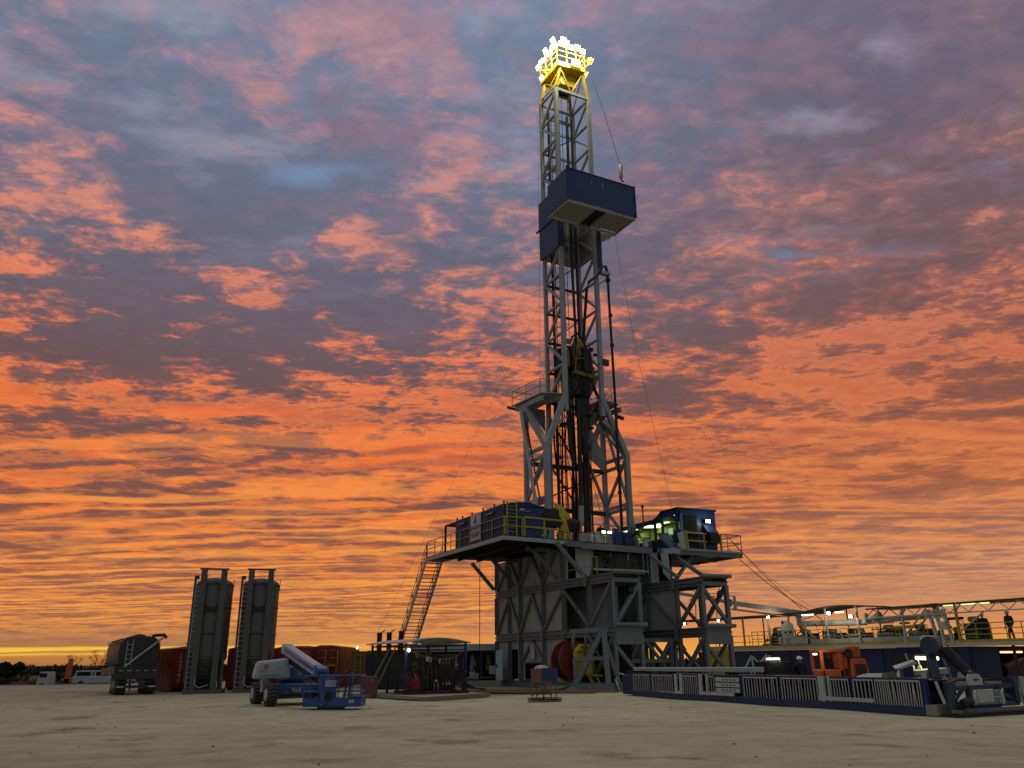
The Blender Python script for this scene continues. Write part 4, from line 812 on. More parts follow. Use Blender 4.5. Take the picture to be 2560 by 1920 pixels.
for (xa, ya), (xb, yb) in zip(rl[:-1], rl[1:]):
    for h in (.55, 1.1, 1.6): T.part('rail', MB().tube((xa, ya, cz + .45 + h), (xb, yb, cz + .45 + h), .035, 6), M_CROWN)
    for k in range(4): f = k / 3; T.part('post', MB().tube((xa + (xb - xa) * f, ya + (yb - ya) * f, cz + .4), (xa + (xb - xa) * f, ya + (yb - ya) * f, cz + 2.05), .04, 6), M_CROWN)
T.part('top_frame', MB().path([(4.3, 8.6, 51.5), (4.3, 8.6, 53.2), (5.4, 8.6, 53.2), (5.4, 8.6, 51.5)], .018, 5), M_MASTD)
T.part('outrigger', MB().beam((cx0, 9.6, 49.6), (1.6, 9.7, 49.2), .1), M_CROWN); T.part('outrigger', MB().beam((cx1, 8.5, 49.9), (6.0, 8.4, 50.6), .1), M_CROWN); T.part('outrigger', MB().beam((cx1, 9.3, 49.7), (6.0, 9.3, 49.9), .1), M_CROWN)
crown_pos = []
for k in range(7): crown_pos.append((2.55, 8.3 + k * .48, 51.1 + .18 * (k % 2), 'row along the left crown rail'))
for k in range(5): crown_pos.append((2.95 + k * .55, 8.05, 51.35 + .22 * (k % 2), 'row along the front crown rail'))
crown_pos += [(2.5, 8.6, 51.9, 'upper'), (3.3, 8.2, 52.0, 'upper'), (2.5, 9.9, 51.8, 'upper'), (6.0, 8.3, 50.9, 'right arm'), (6.4, 8.5, 51.1, 'right arm'), (6.0, 8.9, 49.8, 'right arm low'), (1.55, 9.6, 49.4, 'left arm'), (1.95, 9.7, 48.6, 'left arm low')]
uniq = {13: 'glaring floodlight above the near left corner of the crown platform', 12: 'glaring floodlight topping the near end of the left crown rail', 14: 'glaring floodlight topping the middle of the left crown rail', 15: 'glaring floodlight on the right crown arm, the inner of the upper pair', 16: 'glaring floodlight on the right crown arm, the outer of the upper pair',
        17: 'glaring floodlight on the right crown arm, below the pair', 18: 'glaring floodlight out on the left crown arm', 19: 'glaring floodlight hanging lowest at the left of the crown'}
LEFTROW, FRONTROW = ['nearest the corner', 'second from the corner', 'third from the corner', 'in the middle', 'third from the far end', 'second from the far end', 'at the far end'], ['at the left corner', 'second from the left', 'in the middle', 'second from the right', 'at the right end']
for i, (x, y, z, w) in enumerate(crown_pos):
    lab = uniq.get(i) or ('glaring floodlight of the left crown rail, ' + LEFTROW[i] if i < 7 else 'glaring floodlight of the front crown rail, ' + FRONTROW[i - 7])
    side = x < 2.8
    F = Thing('floodlight', lab, 'floodlight', RIG, (x, y, z), 'floodlights round the crown')
    d = Vector((-1, -.15, -.55)).normalized() if side else (Vector((1, -.3, -.5)).normalized() if x > 5.6 else Vector((-.1, -1, -.55)).normalized())
    c = Vector((x, y, z)); w_ = Vector((0, 0, 1)).cross(d).normalized(); u_ = d.cross(w_); rc = random.Random(i)
    def rect(o, a_, b_): return [c + d * o + w_ * (p * a_) + u_ * (q_ * b_) for p, q_ in ((-1, -1), (1, -1), (1, 1), (-1, 1))]
    a_, b_ = rc.uniform(.20, .27), rc.uniform(.15, .21)
    F.part('housing', MB().hexa(rect(-.25, .10, .09), rect(0, a_ + .02, b_ + .02)), M_CROWN)
    F.part('lens', MB().hexa(rect(.005, a_, b_), rect(.035, a_, b_)), L_CROWN); F.part('yoke', MB().beam(c - d * .1, c - d * .1 - Vector((0, 0, .32)), .03), M_CROWN)
lamp('crown_glare', 'POINT', RIG.w((1.6, 8.2, 51.0)), 1800, (1, .93, .55), .5)
lamp('crown_glare', 'POINT', RIG.w((4.2, 6.9, 51.0)), 1800, (1, .93, .55), .5)
lamp('crown_inner', 'POINT', RIG.w((4.1, 9.4, 51.2)), 500, (1, .9, .4), .5)
for p, tgt, e in (((2.2, 7.6, 50.5), (-14, -14, 0), 9000), ((4.3, 7.3, 50.5), (6, -20, 0), 9000)):
    a, b = RIG.w(p), RIG.w(tgt); lamp('crown_beam', 'SPOT', a, e, (1, .95, .72), .5, (b - a).to_track_quat('-Z', 'Y').to_euler(), radians(75))
T = Thing('counterweight', 'pale tapered weight hanging on a line right of the mast', 'counterweight', RIG, (8.7, 8.5, 40))
T.part('weight', MB().lathe([(.10, 40.0), (.16, 40.1), (.22, 41.2), (.10, 41.35)], (8.75, 8.5), 14), M_GALV); T.part('hook', MB().path([(8.75, 8.5, 40.0), (8.85, 8.5, 39.7), (9.0, 8.5, 39.8)], .06), M_DARK)
wire('cable', 'thin line from the crown arm down to the hanging weight', [(6.1, 8.6, 50.2), (7.4, 8.5, 46), (8.75, 8.5, 41.3)], .022, RIG)
wire('cable', 'long thin line from the racking board down to the driller cabin roof', [(7.3, 7.9, 34.0), (8.2, 7.2, 24), (9.6, 6.0, 11.7)], .011, RIG)
wire('cable', 'long guy line slanting left from the mast to the ground', [(2.6, 11.3, 29.0), (-3.4, 17.0, 13.0), (-8.0, 22.0, .5)], .0075, RIG)
wire('cable', 'thin plumb line beside the left side of the mast', [(2.55, 11.5, 46.5), (2.2, 11.6, 21.0)], .010, RIG)
wire('cable', 'slack line hanging in the open mast base, left of the pipes', [(2.6, 10.9, 20), (2.2, 10.5, 14), (1.9, 10, 9)], .03, RIG)
wire('cable', 'slack line hanging in the open mast base, between the pipes', [(3.6, 10.9, 19), (4.1, 10.5, 14), (5.0, 9, 9)], .025, RIG)
wire('cable', 'slack line hanging in the open mast base, right of the pipes', [(5.6, 10.9, 19), (6.0, 10.5, 14), (6.5, 9.5, 9.2)], .025, RIG)
for k, (z, dx) in enumerate(((10.0, 0), (9.0, .2), (9.6, .5))):
    wire('hose', ['uppermost of the hoses slung from cabin platform to mud tanks', 'lowest of the hoses slung from cabin platform to mud tanks', 'thinnest hose slung from cabin platform to mud tanks'][k], [(13.4 + dx, 5.0, z), (19 + dx * 3, 4.0, 4.9)], (.022, .026, .012)[k], RIG, M_RUB, 'hose', sag=.22 + .12 * k)
wire('cable', 'pair of straight lines dropping behind the doghouse platform corner', [(-1.1, 15.2, 8.4), (-1.1, 15.2, .3)], .025, RIG)
wire('cable', 'black line running from the left box deck down to the cable reel', [(-.05, 1.6, 7.0), (-.2, 2.2, 6.0), (-1.2, 3.4, 2.8)], .03, RIG)

# ------------------------------------------------------------------ people
def person(label, fr, base, h=1.72, face=0.0, pose='stand', coat=None, legs=None, hat=True, group='workers on the site', bulk=1.0):
    """one skinned body; clothing and hat are parts. face: heading, 0 looks along -y of the frame"""
    coat = coat or M_NAVY; legs = legs or coat; k = h / 1.72
    if pose == 'bend':
        J = dict(pel=(0, .12, .86), chest=(0, -.22, 1.06), neck=(0, -.40, 1.10), head=(0, -.52, 1.06), sL=(.19, -.28, 1.08), sR=(-.19, -.28, 1.08),
                 eL=(.24, -.38, .80), eR=(-.23, -.40, .80), hL=(.16, -.50, .56), hR=(-.14, -.52, .56), kL=(.12, .02, .46), kR=(-.12, .0, .46), aL=(.13, .12, .09), aR=(-.13, .10, .09))
    else:
        o = 1 if pose == 'hips' else 0
        J = dict(pel=(0, 0, .92), chest=(0, .01, 1.30), neck=(0, .0, 1.47), head=(0, -.02, 1.60), sL=(.19, 0, 1.40), sR=(-.19, 0, 1.40),
                 eL=(.27 + .06 * o, .03 + .05 * o, 1.13), eR=(-.26 - .06 * o, .03 + .05 * o, 1.13), hL=(.25 - .07 * o, -.07, .88 + .08 * o), hR=(-.24 + .07 * o, -.07, .88 + .08 * o),
                 kL=(.11, -.02, .50), kR=(-.12, .02, .50), aL=(.12, 0, .09), aR=(-.15, .06, .09))
    rot = Matrix.Rotation(face, 3, 'Z'); B = Vector(base)
    T = Thing('person', label, 'person', fr, base, group)
    P = lambda n: tuple(rot @ (Vector(J[n]) * k) + B)
    def skin(name, seq, edges, rad, m, root=0):
        me = bpy.data.meshes.new(name); me.from_pydata([Vector(p) - B for p in seq], edges, []); me.update()
        o = bpy.data.objects.new(name, me); col.objects.link(o); o.parent = T.o; me.materials.append(m)
        s = o.modifiers.new('skin', 'SKIN'); s.use_smooth_shade = True
        if not me.skin_vertices: me.skin_vertices.new()
        for v, r_ in zip(me.skin_vertices[0].data, rad): v.radius = (r_[0] * k, r_[1] * k) if isinstance(r_, tuple) else (r_ * k, r_ * k)
        me.skin_vertices[0].data[root].use_root = True
        u = o.modifiers.new('sub', 'SUBSURF'); u.levels = 1; u.render_levels = 2
        return o
    foot = lambda n: tuple(rot @ ((Vector(J[n]) + Vector((0, -.17, -.05))) * k) + B)
    up = lambda a, b, f: tuple(Vector(P(a)).lerp(Vector(P(b)), f))
    seq = [P('pel'), up('pel', 'chest', .5), P('chest'), P('neck'), P('sL'), P('eL'), P('sR'), P('eR'), P('kL'), P('kR'), P('aL'), P('aR'), foot('aL'), foot('aR'), up('hL', 'eL', .25), up('hR', 'eR', .25), up('pel', 'kL', .25), up('pel', 'kR', .25), up('neck', 'head', .4)]
    ed = [(0, 1), (1, 2), (2, 3), (2, 4), (4, 5), (2, 6), (6, 7), (0, 16), (16, 8), (0, 17), (17, 9), (8, 10), (9, 11), (10, 12), (11, 13), (5, 14), (7, 15), (3, 18)]
    rad = [(.16 * bulk, .13 * bulk), (.17 * bulk, .13 * bulk), (.19 * bulk, .14 * bulk), (.08, .08), .085 * bulk, .065 * bulk, .085 * bulk, .065 * bulk, .07, .07, .05, .05, .045, .045, .042, .042, .10, .10, .055]
    body = skin('body', seq, ed, rad, coat)
    # head with nose, hands with five fingers each
    hc = Vector(P('head')); hd = MB(); fwd = rot @ Vector((0, -1, 0)); sx = rot @ Vector((1, 0, 0))
    prof = [(.001, -.125), (.045, -.115), (.062, -.08), (.072, -.03), (.080, .02), (.078, .07), (.058, .105), (.001, .125)]
    hd.lathe([(r_ * k, z * k) for r_, z in prof], (0, 0), 14); hd.v = [hc + rot @ Vector((v.x * .92, v.y * 1.15, v.z)) for v in hd.v]
    nz = hc + fwd * .095 * k; hd.hexa([nz - sx * .014 * k + Vector((0, 0, -.03 * k)), nz + sx * .014 * k + Vector((0, 0, -.03 * k)), nz + sx * .01 * k - fwd * .03 * k + Vector((0, 0, -.03 * k)), nz - sx * .01 * k - fwd * .03 * k + Vector((0, 0, -.03 * k))],
            [nz - sx * .006 * k - fwd * .012 * k + Vector((0, 0, .02 * k)), nz + sx * .006 * k - fwd * .012 * k + Vector((0, 0, .02 * k)), nz + sx * .006 * k - fwd * .03 * k + Vector((0, 0, .02 * k)), nz - sx * .006 * k - fwd * .03 * k + Vector((0, 0, .02 * k))])
    for e in (-1, 1): hd.tube(hc + sx * e * .070 * k, hc + sx * e * .086 * k, .022 * k, 8)
    head = T.part('head', hd, M_SKIN)
    for e in (-1, 1): T.part('eye', MB().tube(hc + sx * e * .03 * k + fwd * .082 * k + Vector((0, 0, .005)), hc + sx * e * .03 * k + fwd * .092 * k + Vector((0, 0, .005)), .009 * k, 8), M_BLACK, head)
    T.part('mouth', MB().beam(hc - sx * .02 * k + fwd * .084 * k - Vector((0, 0, .06 * k)), hc + sx * .02 * k + fwd * .084 * k - Vector((0, 0, .06 * k)), .008 * k), M_RED2, head)
    for s_ in ('L', 'R'):
        a = Vector(P('e' + s_)); b = Vector(P('h' + s_)); d = (b - a).normalized(); w = d.cross(fwd).normalized(); hb = MB()
        hb.beam(b - d * .03 * k, b + d * .06 * k, .075 * k, .03 * k, fwd)
        for q, ln in zip((-.028, -.010, .009, .027), (.062, .075, .070, .055)):
            p0 = b + d * .055 * k + w * q * k; p1 = p0 + d * ln * .6 * k; p2 = p1 + (d * .7 + fwd * .5).normalized() * ln * .5 * k; hb.path([p0, p1, p2], .0085 * k, 6)
        hb.path([b + w * .032 * k, b + w * .055 * k + d * .03 * k, b + w * .05 * k + d * .06 * k + fwd * .015 * k], .0095 * k, 6); T.part('hand', hb, M_RUB)
    if hat:
        tp = hc + Vector((0, 0, .035 * k)); hm = MB().lathe([(.135 * k, 0), (.118 * k, .012 * k), (.112 * k, .05 * k), (.085 * k, .10 * k), (.001, .125 * k)], (0, 0), 18)
        hm.v = [tp + rot @ Vector((v.x, v.y * 1.15, v.z)) for v in hm.v]; T.part('hard_hat', hm, M_HAT)
    return T

person('bent-over worker in a pale work jacket beside the cabin steps on the drill floor', RIG, (6.1, 6.0, 8.78), 1.75, radians(40), 'bend', M_BROWN, M_BROWN, False)
person('dark standing worker behind the blue cabinets on the drill floor', RIG, (3.9, 6.7, 8.78), 1.6, radians(-20), 'stand', M_NAVY)

# ------------------------------------------------------------------ cable reel, its trestle, and the work box in front
RC = RIG.w((-1.5, 1.9, 1.62)) + Vector((.10, .35, 0)); nrm = Vector((.47, -.88, 0)).normalized()
T = Thing('cable_reel', 'big red cable reel wound with black cable on a yellow drive stand', 'cable reel', WORLD, (RC.x, RC.y, 0))
def disc(c, r, t):
    m = MB().tube(c, c + nrm * t, r, 40); return m
R1 = RC - nrm * .95; R2 = RC
for c in (R1, R2): d_ = T.part('flange', disc(c, 1.07, .07), mat('reel_red', (.20, .022, .010), .55, 0, SOOT, .5, 2)); T.part('rim', MB().tube(c - nrm * .02, c + nrm * .09, 1.09, 40, caps=False), M_RED, d_)
up_ = Vector((0, 0, 1)); sd_ = nrm.cross(up_).normalized()
rb = MB()
for i in range(20): a = 2 * pi * i / 20; v = sd_ * cos(a) + up_ * sin(a); rb.beam(R2 + nrm * .085 + v * .35, R2 + nrm * .085 + v * 1.03, .035, .03, nrm)
T.part('ribs', rb, M_RED)
T.part('cable_winding', MB().tube(R1 + nrm * .07, R2, .82, 36), M_RUB); T.part('label_plate', MB().hexa([R2 + nrm * .10 + sd_ * -.1 + up_ * .35, R2 + nrm * .10 + sd_ * .28 + up_ * .62, R2 + nrm * .10 + sd_ * .12 + up_ * .85, R2 + nrm * .10 + sd_ * -.26 + up_ * .55], [R2 + nrm * .11 + sd_ * -.1 + up_ * .35, R2 + nrm * .11 + sd_ * .28 + up_ * .62, R2 + nrm * .11 + sd_ * .12 + up_ * .85, R2 + nrm * .11 + sd_ * -.26 + up_ * .55]), M_CLOTH)
sgn = -1 if sd_.x > 0 else 1        # towards picture right
q = R2 + nrm * .32 + Vector((.12, .0, 0))
def yb(cx, cz, w, h, t): # plate facing nrm
    c = q + sd_ * cx + up_ * cz; return [c - sd_ * w / 2, c + sd_ * w / 2]
ax = Vector((sd_.x, sd_.y, 0)); ax = ax if ax.x > 0 else -ax
def pl(pts, d, off=0.0): return MB().prism([q + ax * a + up_ * b + nrm * off for a, b in pts], nrm * d)
dr = T.part('drive_housing', pl([(-.48, -.05), (.62, -.05), (.62, .45), (.35, .88), (-.15, .88), (-.48, .45)], .35), M_CROWN)
T.part('drive_housing', pl([(-.46, -.75), (.60, -.75), (.60, -.05), (-.46, -.05)], .28), M_CROWN)
T.part('stencil_mark', pl([(-.1, .62), (.32, .62), (.32, .74), (-.1, .74)], .01, .355), M_DARK, dr); T.part('seam', pl([(-.48, .43), (.62, .43), (.62, .47), (-.48, .47)], .01, .355), M_DARK, dr)
for a in (-.45, .62): T.part('leg', MB().beam(q + ax * a * .6 + up_ * -.7 + nrm * .1, q + ax * a * 1.2 + up_ * -1.35 + nrm * .1, .12), M_CROWN)
T.part('leg', MB().beam(q + ax * 1.0 + up_ * -.75, q + ax * 1.25 + up_ * -1.35, .1), M_CROWN)
T.part('brace', MB().beam(q + ax * .2 + up_ * -.8 + nrm * .1, q + ax * 1.35 + up_ * -.82 + nrm * .1, .08), M_CROWN)
T.part('base', MB().beam(q - nrm * 1.4 + ax * .0 + up_ * -1.42, q + nrm * .3 + up_ * -1.42, .14), M_CROWN)
T.part('base', MB().beam(q + ax * -.9 + up_ * -1.42 + nrm * .2, q + ax * 1.4 + up_ * -1.42 + nrm * .2, .16, .2), M_CROWN)
T.part('side_plate', MB().beam(R1 - nrm * .1 + ax * -.3 + up_ * -1.2, R1 - nrm * .1 + ax * -.3 + up_ * -.7, .25, .06), M_CROWN)
T = Thing('timber_mat', 'pale low mat under the cable reel', 'mat', RIG, (-1.6, 2.4, 0)); T.part('board', MB().box((-2.6, .9, .0), (-.3, 3.9, .24)), M_CONC)
T = Thing('trestle', 'pale grey triangular steel trestle on a skid in front of the cable reel', 'trestle', WORLD, (4.2, 47.1, 0))
A0, A1 = Vector((3.15, 47.75, .22)), Vector((5.25, 46.45, .22)); dd = (A1 - A0)
pt = lambda f, z, o=0: A0 + dd * f + Vector((.5 * o, .87 * o, z - .22))
T.part('skid', MB().beam(pt(-.02, .24), pt(1.0, .24), .3, .36), M_SUB); T.part('skid', MB().beam(pt(-.02, .24, 1.2), pt(1.0, .24, 1.2), .3, .36), M_SUB)
T.part('top_beam', MB().beam(pt(-.05, 3.18, .3), pt(.86, 3.2, .3), .2, .22), M_SUB)
for a, b, w in ((pt(.12, .4), pt(.74, 3.05, .2), .26), (pt(.1, .4), pt(.08, 1.7), .2), (pt(.08, 1.72), pt(.80, 1.72, .1), .18), (pt(.9, .4), pt(.80, 3.1, .2), .28), (pt(.74, 3.1, .3), pt(1.0, .4, .9), .2), (pt(.33, 3.1, .4), pt(.75, .9, .9), .14), (pt(.33, 3.1, .4), pt(.18, 1.9, .8), .14), (pt(-.03, 3.0, .6), pt(-.12, 2.3, .8), .16)): T.part('strut', MB().beam(a, b, w), M_SUB)
T = Thing('work_box', 'red and blue metal box on a pink wheeled stand and pallet before the cable reel', 'box', WORLD, (1.25, 37.5, 0))
T.part('pallet', MB().box((.55, 37.1, .0), (2.0, 38.1, .04)).box((.55, 37.1, .08), (2.0, 38.1, .12)).box((.6, 37.1, .04), (.7, 38.1, .08)).box((1.85, 37.1, .04), (1.95, 38.1, .08)).box((1.25, 37.1, .04), (1.35, 38.1, .08)), M_WOOD)
M_PINK = mat('faded_red_stand', (.25, .10, .08), .7, 0, RUST, .5, 4)
for x, y in ((.72, 37.3), (1.55, 37.3), (1.8, 37.9), (.95, 37.9)): T.part('leg', MB().beam((x, y, .12), (x, y, .78), .045), M_PINK)
for a, b in (((.72, 37.3, .2), (1.55, 37.3, .75)), ((1.55, 37.3, .2), (1.1, 37.9, .75)), ((.72, 37.3, .76), (1.55, 37.3, .76)), ((.95, 37.6, .2), (1.4, 37.4, .6))): T.part('brace', MB().beam(a, b, .04), M_PINK)
T.part('red_side', MB().box((.70, 37.28, .79), (1.15, 37.95, 1.3)), mat('faded_red_box', (.22, .08, .06), .6, 0, RUST, .5, 4)); T.part('blue_side', MB().box((1.152, 37.28, .79), (1.85, 37.95, 1.32)), M_BLUE)
T.part('rag_heap', MB().lathe([(.32, 1.3), (.28, 1.38), (.12, 1.44), (.01, 1.45)], (1.15, 37.6), 9), M_CLOTH); T.part('wheel', MB().tube((1.2, 37.1, .22), (1.25, 37.1, .22), .14, 12), M_RUB)

# ------------------------------------------------------------------ catwalk with its white pipe gates
T = Thing('catwalk', 'long blue steel catwalk skid with white barred gates along its side', 'catwalk', CAT, (1.5, 8, 0))
T.part('skid_beam', MB().box((-.02, -.1, 0.0), (.16, 16.9, .24)), M_BLUE); T.part('skid_beam', MB().box((2.8, -.1, 0.0), (3.0, 16.9, .24)), M_BLUE)
T.part('top_beam', MB().box((0.0, -.1, .97), (.14, 16.9, 1.03)), M_BLUED)
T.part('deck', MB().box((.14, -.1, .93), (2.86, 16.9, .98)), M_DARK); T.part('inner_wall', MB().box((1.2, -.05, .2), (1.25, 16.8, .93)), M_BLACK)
for y in (16.75, 15.1, 13.2, 11.38, 8.5, 6.3, 4.33, 2.8, 0.0): T.part('post', MB().box((-.01, y - .07, .24), (.13, y + .07, .97)), M_BLUE)
def gate(y0, y1, n, lean=0.0, step=False):
    g_ = T.part('gate', MB().beam((-.05, y0, .95), (-.05, y1, .95), .035, .04), M_WHITE)
    mb = MB(); rb_ = random.Random(int(y0 * 37))
    for i in range(n + 1):
        y = y0 + (y1 - y0) * i / n; mb.beam((-.05, y, .24), (-.05, y + lean * (1 if i % 4 == 3 else .3) + rb_.uniform(-.018, .018) + (.05 if rb_.random() < .07 else 0), .95), .022, .03)
    T.part('bars', mb, M_WHITE, g_)
for a in ((15.25, 16.65, 9), (13.35, 15.0, 11), (11.5, 12.5, 7), (10.3, 10.66, 2), (6.45, 8.38, 12), (4.42, 6.22, 12), (2.95, 3.75, 6), (1.9, 2.72, 5), (.1, 1.8, 18)): gate(*a, lean=random.Random(a[2]).uniform(-.03, .03))
T.part('hinged_plate', MB().box((-.10, 12.56, .22), (-.03, 12.72, 1.03)).box((-.10, 12.95, .22), (-.03, 13.12, 1.03)).box((-.12, 12.5, .22), (-.04, 13.14, .34)), M_WHITE)
T.part('hinged_plate', MB().box((-.10, 11.1, .22), (-.03, 11.3, 1.03)).box((-.10, 10.7, .22), (-.03, 10.8, 1.03)).box((-.12, 9.0, .24), (-.04, 11.32, .36)), M_WHITE)
T.part('hinged_plate', MB().box((-.10, 4.0, .24), (-.03, 4.3, 1.03)).box((-.10, 3.78, .24), (-.03, 3.86, 1.03)).box((-.12, 1.9, .28), (-.04, 4.3, .40)), M_WHITE)
wbx = MB()
for k in range(3): wbx.box((-.09, 8.65, .37 + .2 * k), (-.02, 10.15, .53 + .2 * k))
wb_ = T.part('slotted_panel', wbx, M_WHITE)
sl = MB()
for k in range(3):
    for j in range(4): sl.beam((-.095, 8.85 + .24 * j, .42 + .2 * k), (-.095, 8.98 + .24 * j, .48 + .2 * k), .012, .03)
T.part('slots', sl, M_BLACK, wb_)
T.part('dark_load', MB().box((.5, .3, .3), (.9, 16.5, .62)), M_DARK)
T.part('foot', MB().box((-.05, -.4, 0), (.5, .0, .3)), M_CONC)
T = Thing('pipe_trough', 'long pale flat trough beam lying on top of the catwalk', 'trough', CAT, (1, 13, 1.03))
T.part('trough', MB().hexa([(.9, 9.0, 1.10), (1.5, 9.0, 1.10), (1.5, 18.2, 1.08), (.9, 18.2, 1.08)], [(.9, 9.0, 1.30), (1.5, 9.0, 1.30), (1.5, 18.2, 1.26), (.9, 18.2, 1.26)]), M_WHITE, bevel=.03)
T.part('block', MB().box((.9, 15.2, .98), (1.4, 15.5, 1.1)), M_DARK); T.part('block', MB().box((.9, 10.5, .98), (1.4, 10.8, 1.1)), M_DARK)
T = Thing('pump_unit', 'dark blue machinery block at the far end of the catwalk beside the trestle', 'machinery', CAT, (.6, 17.6, 0))
T.part('body', MB().box((.1, 17.0, .05), (1.6, 18.0, .95)), M_BLUED, bevel=.05); T.part('tank', MB().tube((.3, 17.5, .5), (1.4, 17.5, .5), .38, 16), M_BLUE); T.part('hose', MB().path([(-.1, 17.9, .2), (-.2, 18.1, .7), (.1, 18.2, 1.0), (.3, 18.0, .9)], .04), M_GALV); T.part('lid', MB().box((.2, 17.1, .95), (1.2, 17.7, 1.12)), M_DARK)

T = Thing('catwalk_end_frame', 'blue welded end frame of the catwalk with small barred gates', 'frame', CAT, (1.5, -.8, 0))
M_SLATE = mat('slate_blue_paint', (.028, .045, .085), .55, 0, MUD, .4, 2)
T.part('bottom_pipe', MB().tube((.3, -1.05, .13), (3.1, -.85, .13), .09, 12), M_SILO); T.part('sole', MB().box((0, -1.1, .0), (3.2, -.5, .06)), M_DARK)
for a, b, w in (((.15, -.7, .75), (3.1, -.6, .80), .13), ((.15, -.7, .25), (3.1, -.6, .3), .13), ((.2, -.7, .25), (.2, -.7, .95), .2), ((1.0, -.7, .25), (1.0, -.7, .78), .16), ((2.25, -.65, .28), (2.25, -.65, .8), .16), ((3.05, -.6, .3), (3.05, -.6, 1.05), .2), ((.2, -.7, .32), (.75, -.7, .72), .08), ((2.3, -.6, .7), (3.0, -.6, .35), .07), ((.2, -.7, .9), (1.0, -.3, .95), .1)): T.part('member', MB().beam(a, b, w), M_SLATE)
for x0_ in (1.18, 1.68):
    g_ = T.part('gate', MB().beam((x0_, -.8, .68), (x0_ + .42, -.8, .68), .03).beam((x0_, -.8, .5), (x0_ + .42, -.8, .5), .03), M_WHITE); mb = MB()
    for i in range(6): mb.beam((x0_ + i * .084, -.8, .3), (x0_ + i * .084, -.8, .7), .025)
    T.part('bars', mb, M_WHITE, g_)
for x in (1.03, 2.18): T.part('canister', MB().lathe([(.055, .3), (.065, .5), (.05, .62), (.02, .68)], (x, -.82), 12), M_WHITE)
T.part('rubber_boot', MB().path([(.35, -.95, .35), (.55, -.95, .42), (.75, -.9, .38)], .12), M_RUB)
T.part('white_arm', MB().beam((-.05, -.5, .95), (.05, -.6, .35), .14, .08), M_WHITE)
T.part('white_plate', MB().prism([(.98, -.75, .83), (1.62, -.72, .83), (1.62, -.72, 1.0), (1.5, -.72, 1.14), (1.05, -.75, 1.14), (.98, -.75, 1.0)], (0, .06, 0)), M_WHITE)
T.part('stencil_mark', MB().box((1.22, -.765, .96), (1.42, -.752, 1.0)), M_DARK)
T = Thing('loader_arm', 'slate blue machine arm with a round drum head above the catwalk end', 'machine arm', CAT, (1.7, .6, 1.0))
T.part('arm', MB().beam((1.3, .6, .98), (1.55, .9, 1.95), .22, .16), M_SLATE); T.part('arm', MB().beam((2.6, .4, .98), (1.75, .9, 1.9), .14, .16), M_SLATE)
T.part('drum', MB().tube((1.3, .7, 1.98), (1.85, 1.0, 1.98), .27, 20), M_SLATE); T.part('cylinder', MB().tube((2.1, 1.4, 1.0), (2.1, 1.4, 2.0), .16, 14), M_SLATE); T.part('cap', MB().lathe([(.2, 2.0), (.24, 2.08), (.24, 2.25), (.15, 2.3)], (2.1, 1.4), 16), M_CLOTH)
T.part('strut', MB().beam((2.3, .9, 2.0), (3.0, .2, .7), .05), M_PINK); T.part('strut', MB().beam((2.15, 1.2, 2.2), (2.4, 1.0, 1.0), .05), M_GALV)
for k in range(3): T.part('hose', MB().path([(1.75 + .1 * k, .7, 1.9), (1.95 + .1 * k, .5, 1.5), (2.15 + .1 * k, .4, 1.2), (2.5 + .08 * k, .2, 1.0)], .035), M_RUB)
T = Thing('bent_paddle', 'tall pale bent steel paddle standing at the right end of the catwalk', 'panel', CAT, (3.5, -.6, 0))
T.part('blade', MB().prism([(3.25, -.75, 0), (3.75, -.7, 0), (3.62, -.7, .55), (3.5, -.7, 1.02), (3.28, -.72, 1.05), (3.2, -.75, .6)], (.03, .1, 0)), M_GALV); T.part('blue_back', MB().box((2.9, -.5, .3), (3.2, -.35, 1.0)), M_SLATE); T.part('foot', MB().box((3.1, -.9, 0), (3.9, -.5, .05)), M_DARK)

# ------------------------------------------------------------------ things between catwalk and mud tanks
T = Thing('hopper_stand', 'black hopper with a bright tube lamp above it behind the catwalk', 'hopper', WORLD, (11.0, 36, 0))
T.part('hopper', MB().hexa([(10.35, 35.6, 1.05), (11.4, 35.6, 1.05), (11.4, 36.8, 1.05), (10.35, 36.8, 1.05)], [(10.3, 35.5, 1.5), (11.55, 35.5, 1.5), (11.55, 37, 1.5), (10.3, 37, 1.5)]), M_DARK)
for x in (10.4, 11.35): T.part('leg', MB().beam((x, 35.9, 0), (x, 35.9, 1.05), .09), M_DARK)
l_ = T.part('lamp', MB().box((10.5, 35.85, 1.64), (11.1, 36.0, 1.70)), M_DARK); T.part('tube', MB().tube((10.5, 35.8, 1.61), (11.05, 35.8, 1.61), .035, 8), L_TUBE, l_)
T.part('lamp_post', MB().beam((11.15, 36.0, 1.3), (11.1, 36.0, 1.7), .04), M_GALV)
lamp('tube_light', 'AREA', (10.8, 35.6, 1.56), 8, (1, .97, .8), .5)
T = Thing('shale_ramp', 'pale A-frame struts leaning left of the black hopper', 'trestle', WORLD, (10.5, 38, 0))
for a, b in (((10.15, 38, 1.2), (10.5, 38, 1.75)), ((10.5, 38, 1.75), (10.6, 38, .3)), ((10.5, 38, 1.75), (10.95, 38, 1.3)), ((10.5, 38.4, 1.0), (11.3, 38.4, 1.78)), ((10.65, 38.4, 1.0), (11.45, 38.4, 1.75))): T.part('strut', MB().beam(a, b, .06), M_WHITE)
person('worker in dark coveralls and white hard hat standing behind the catwalk', WORLD, (11.93, 36.0, 0.0), 1.68, radians(15), 'stand', M_NAVY)
T = Thing('orange_excavator', 'small orange excavator with an open cab behind the catwalk', 'excavator', WORLD, (12.3, 32.5, 0), 'orange construction machines')
for x, y in ((11.55, 32.3), (12.25, 32.3), (11.55, 33.3), (12.25, 33.3)): T.part('cab_post', MB().beam((x, y, .95), (x, y, 1.85), .10), M_ORANGE)
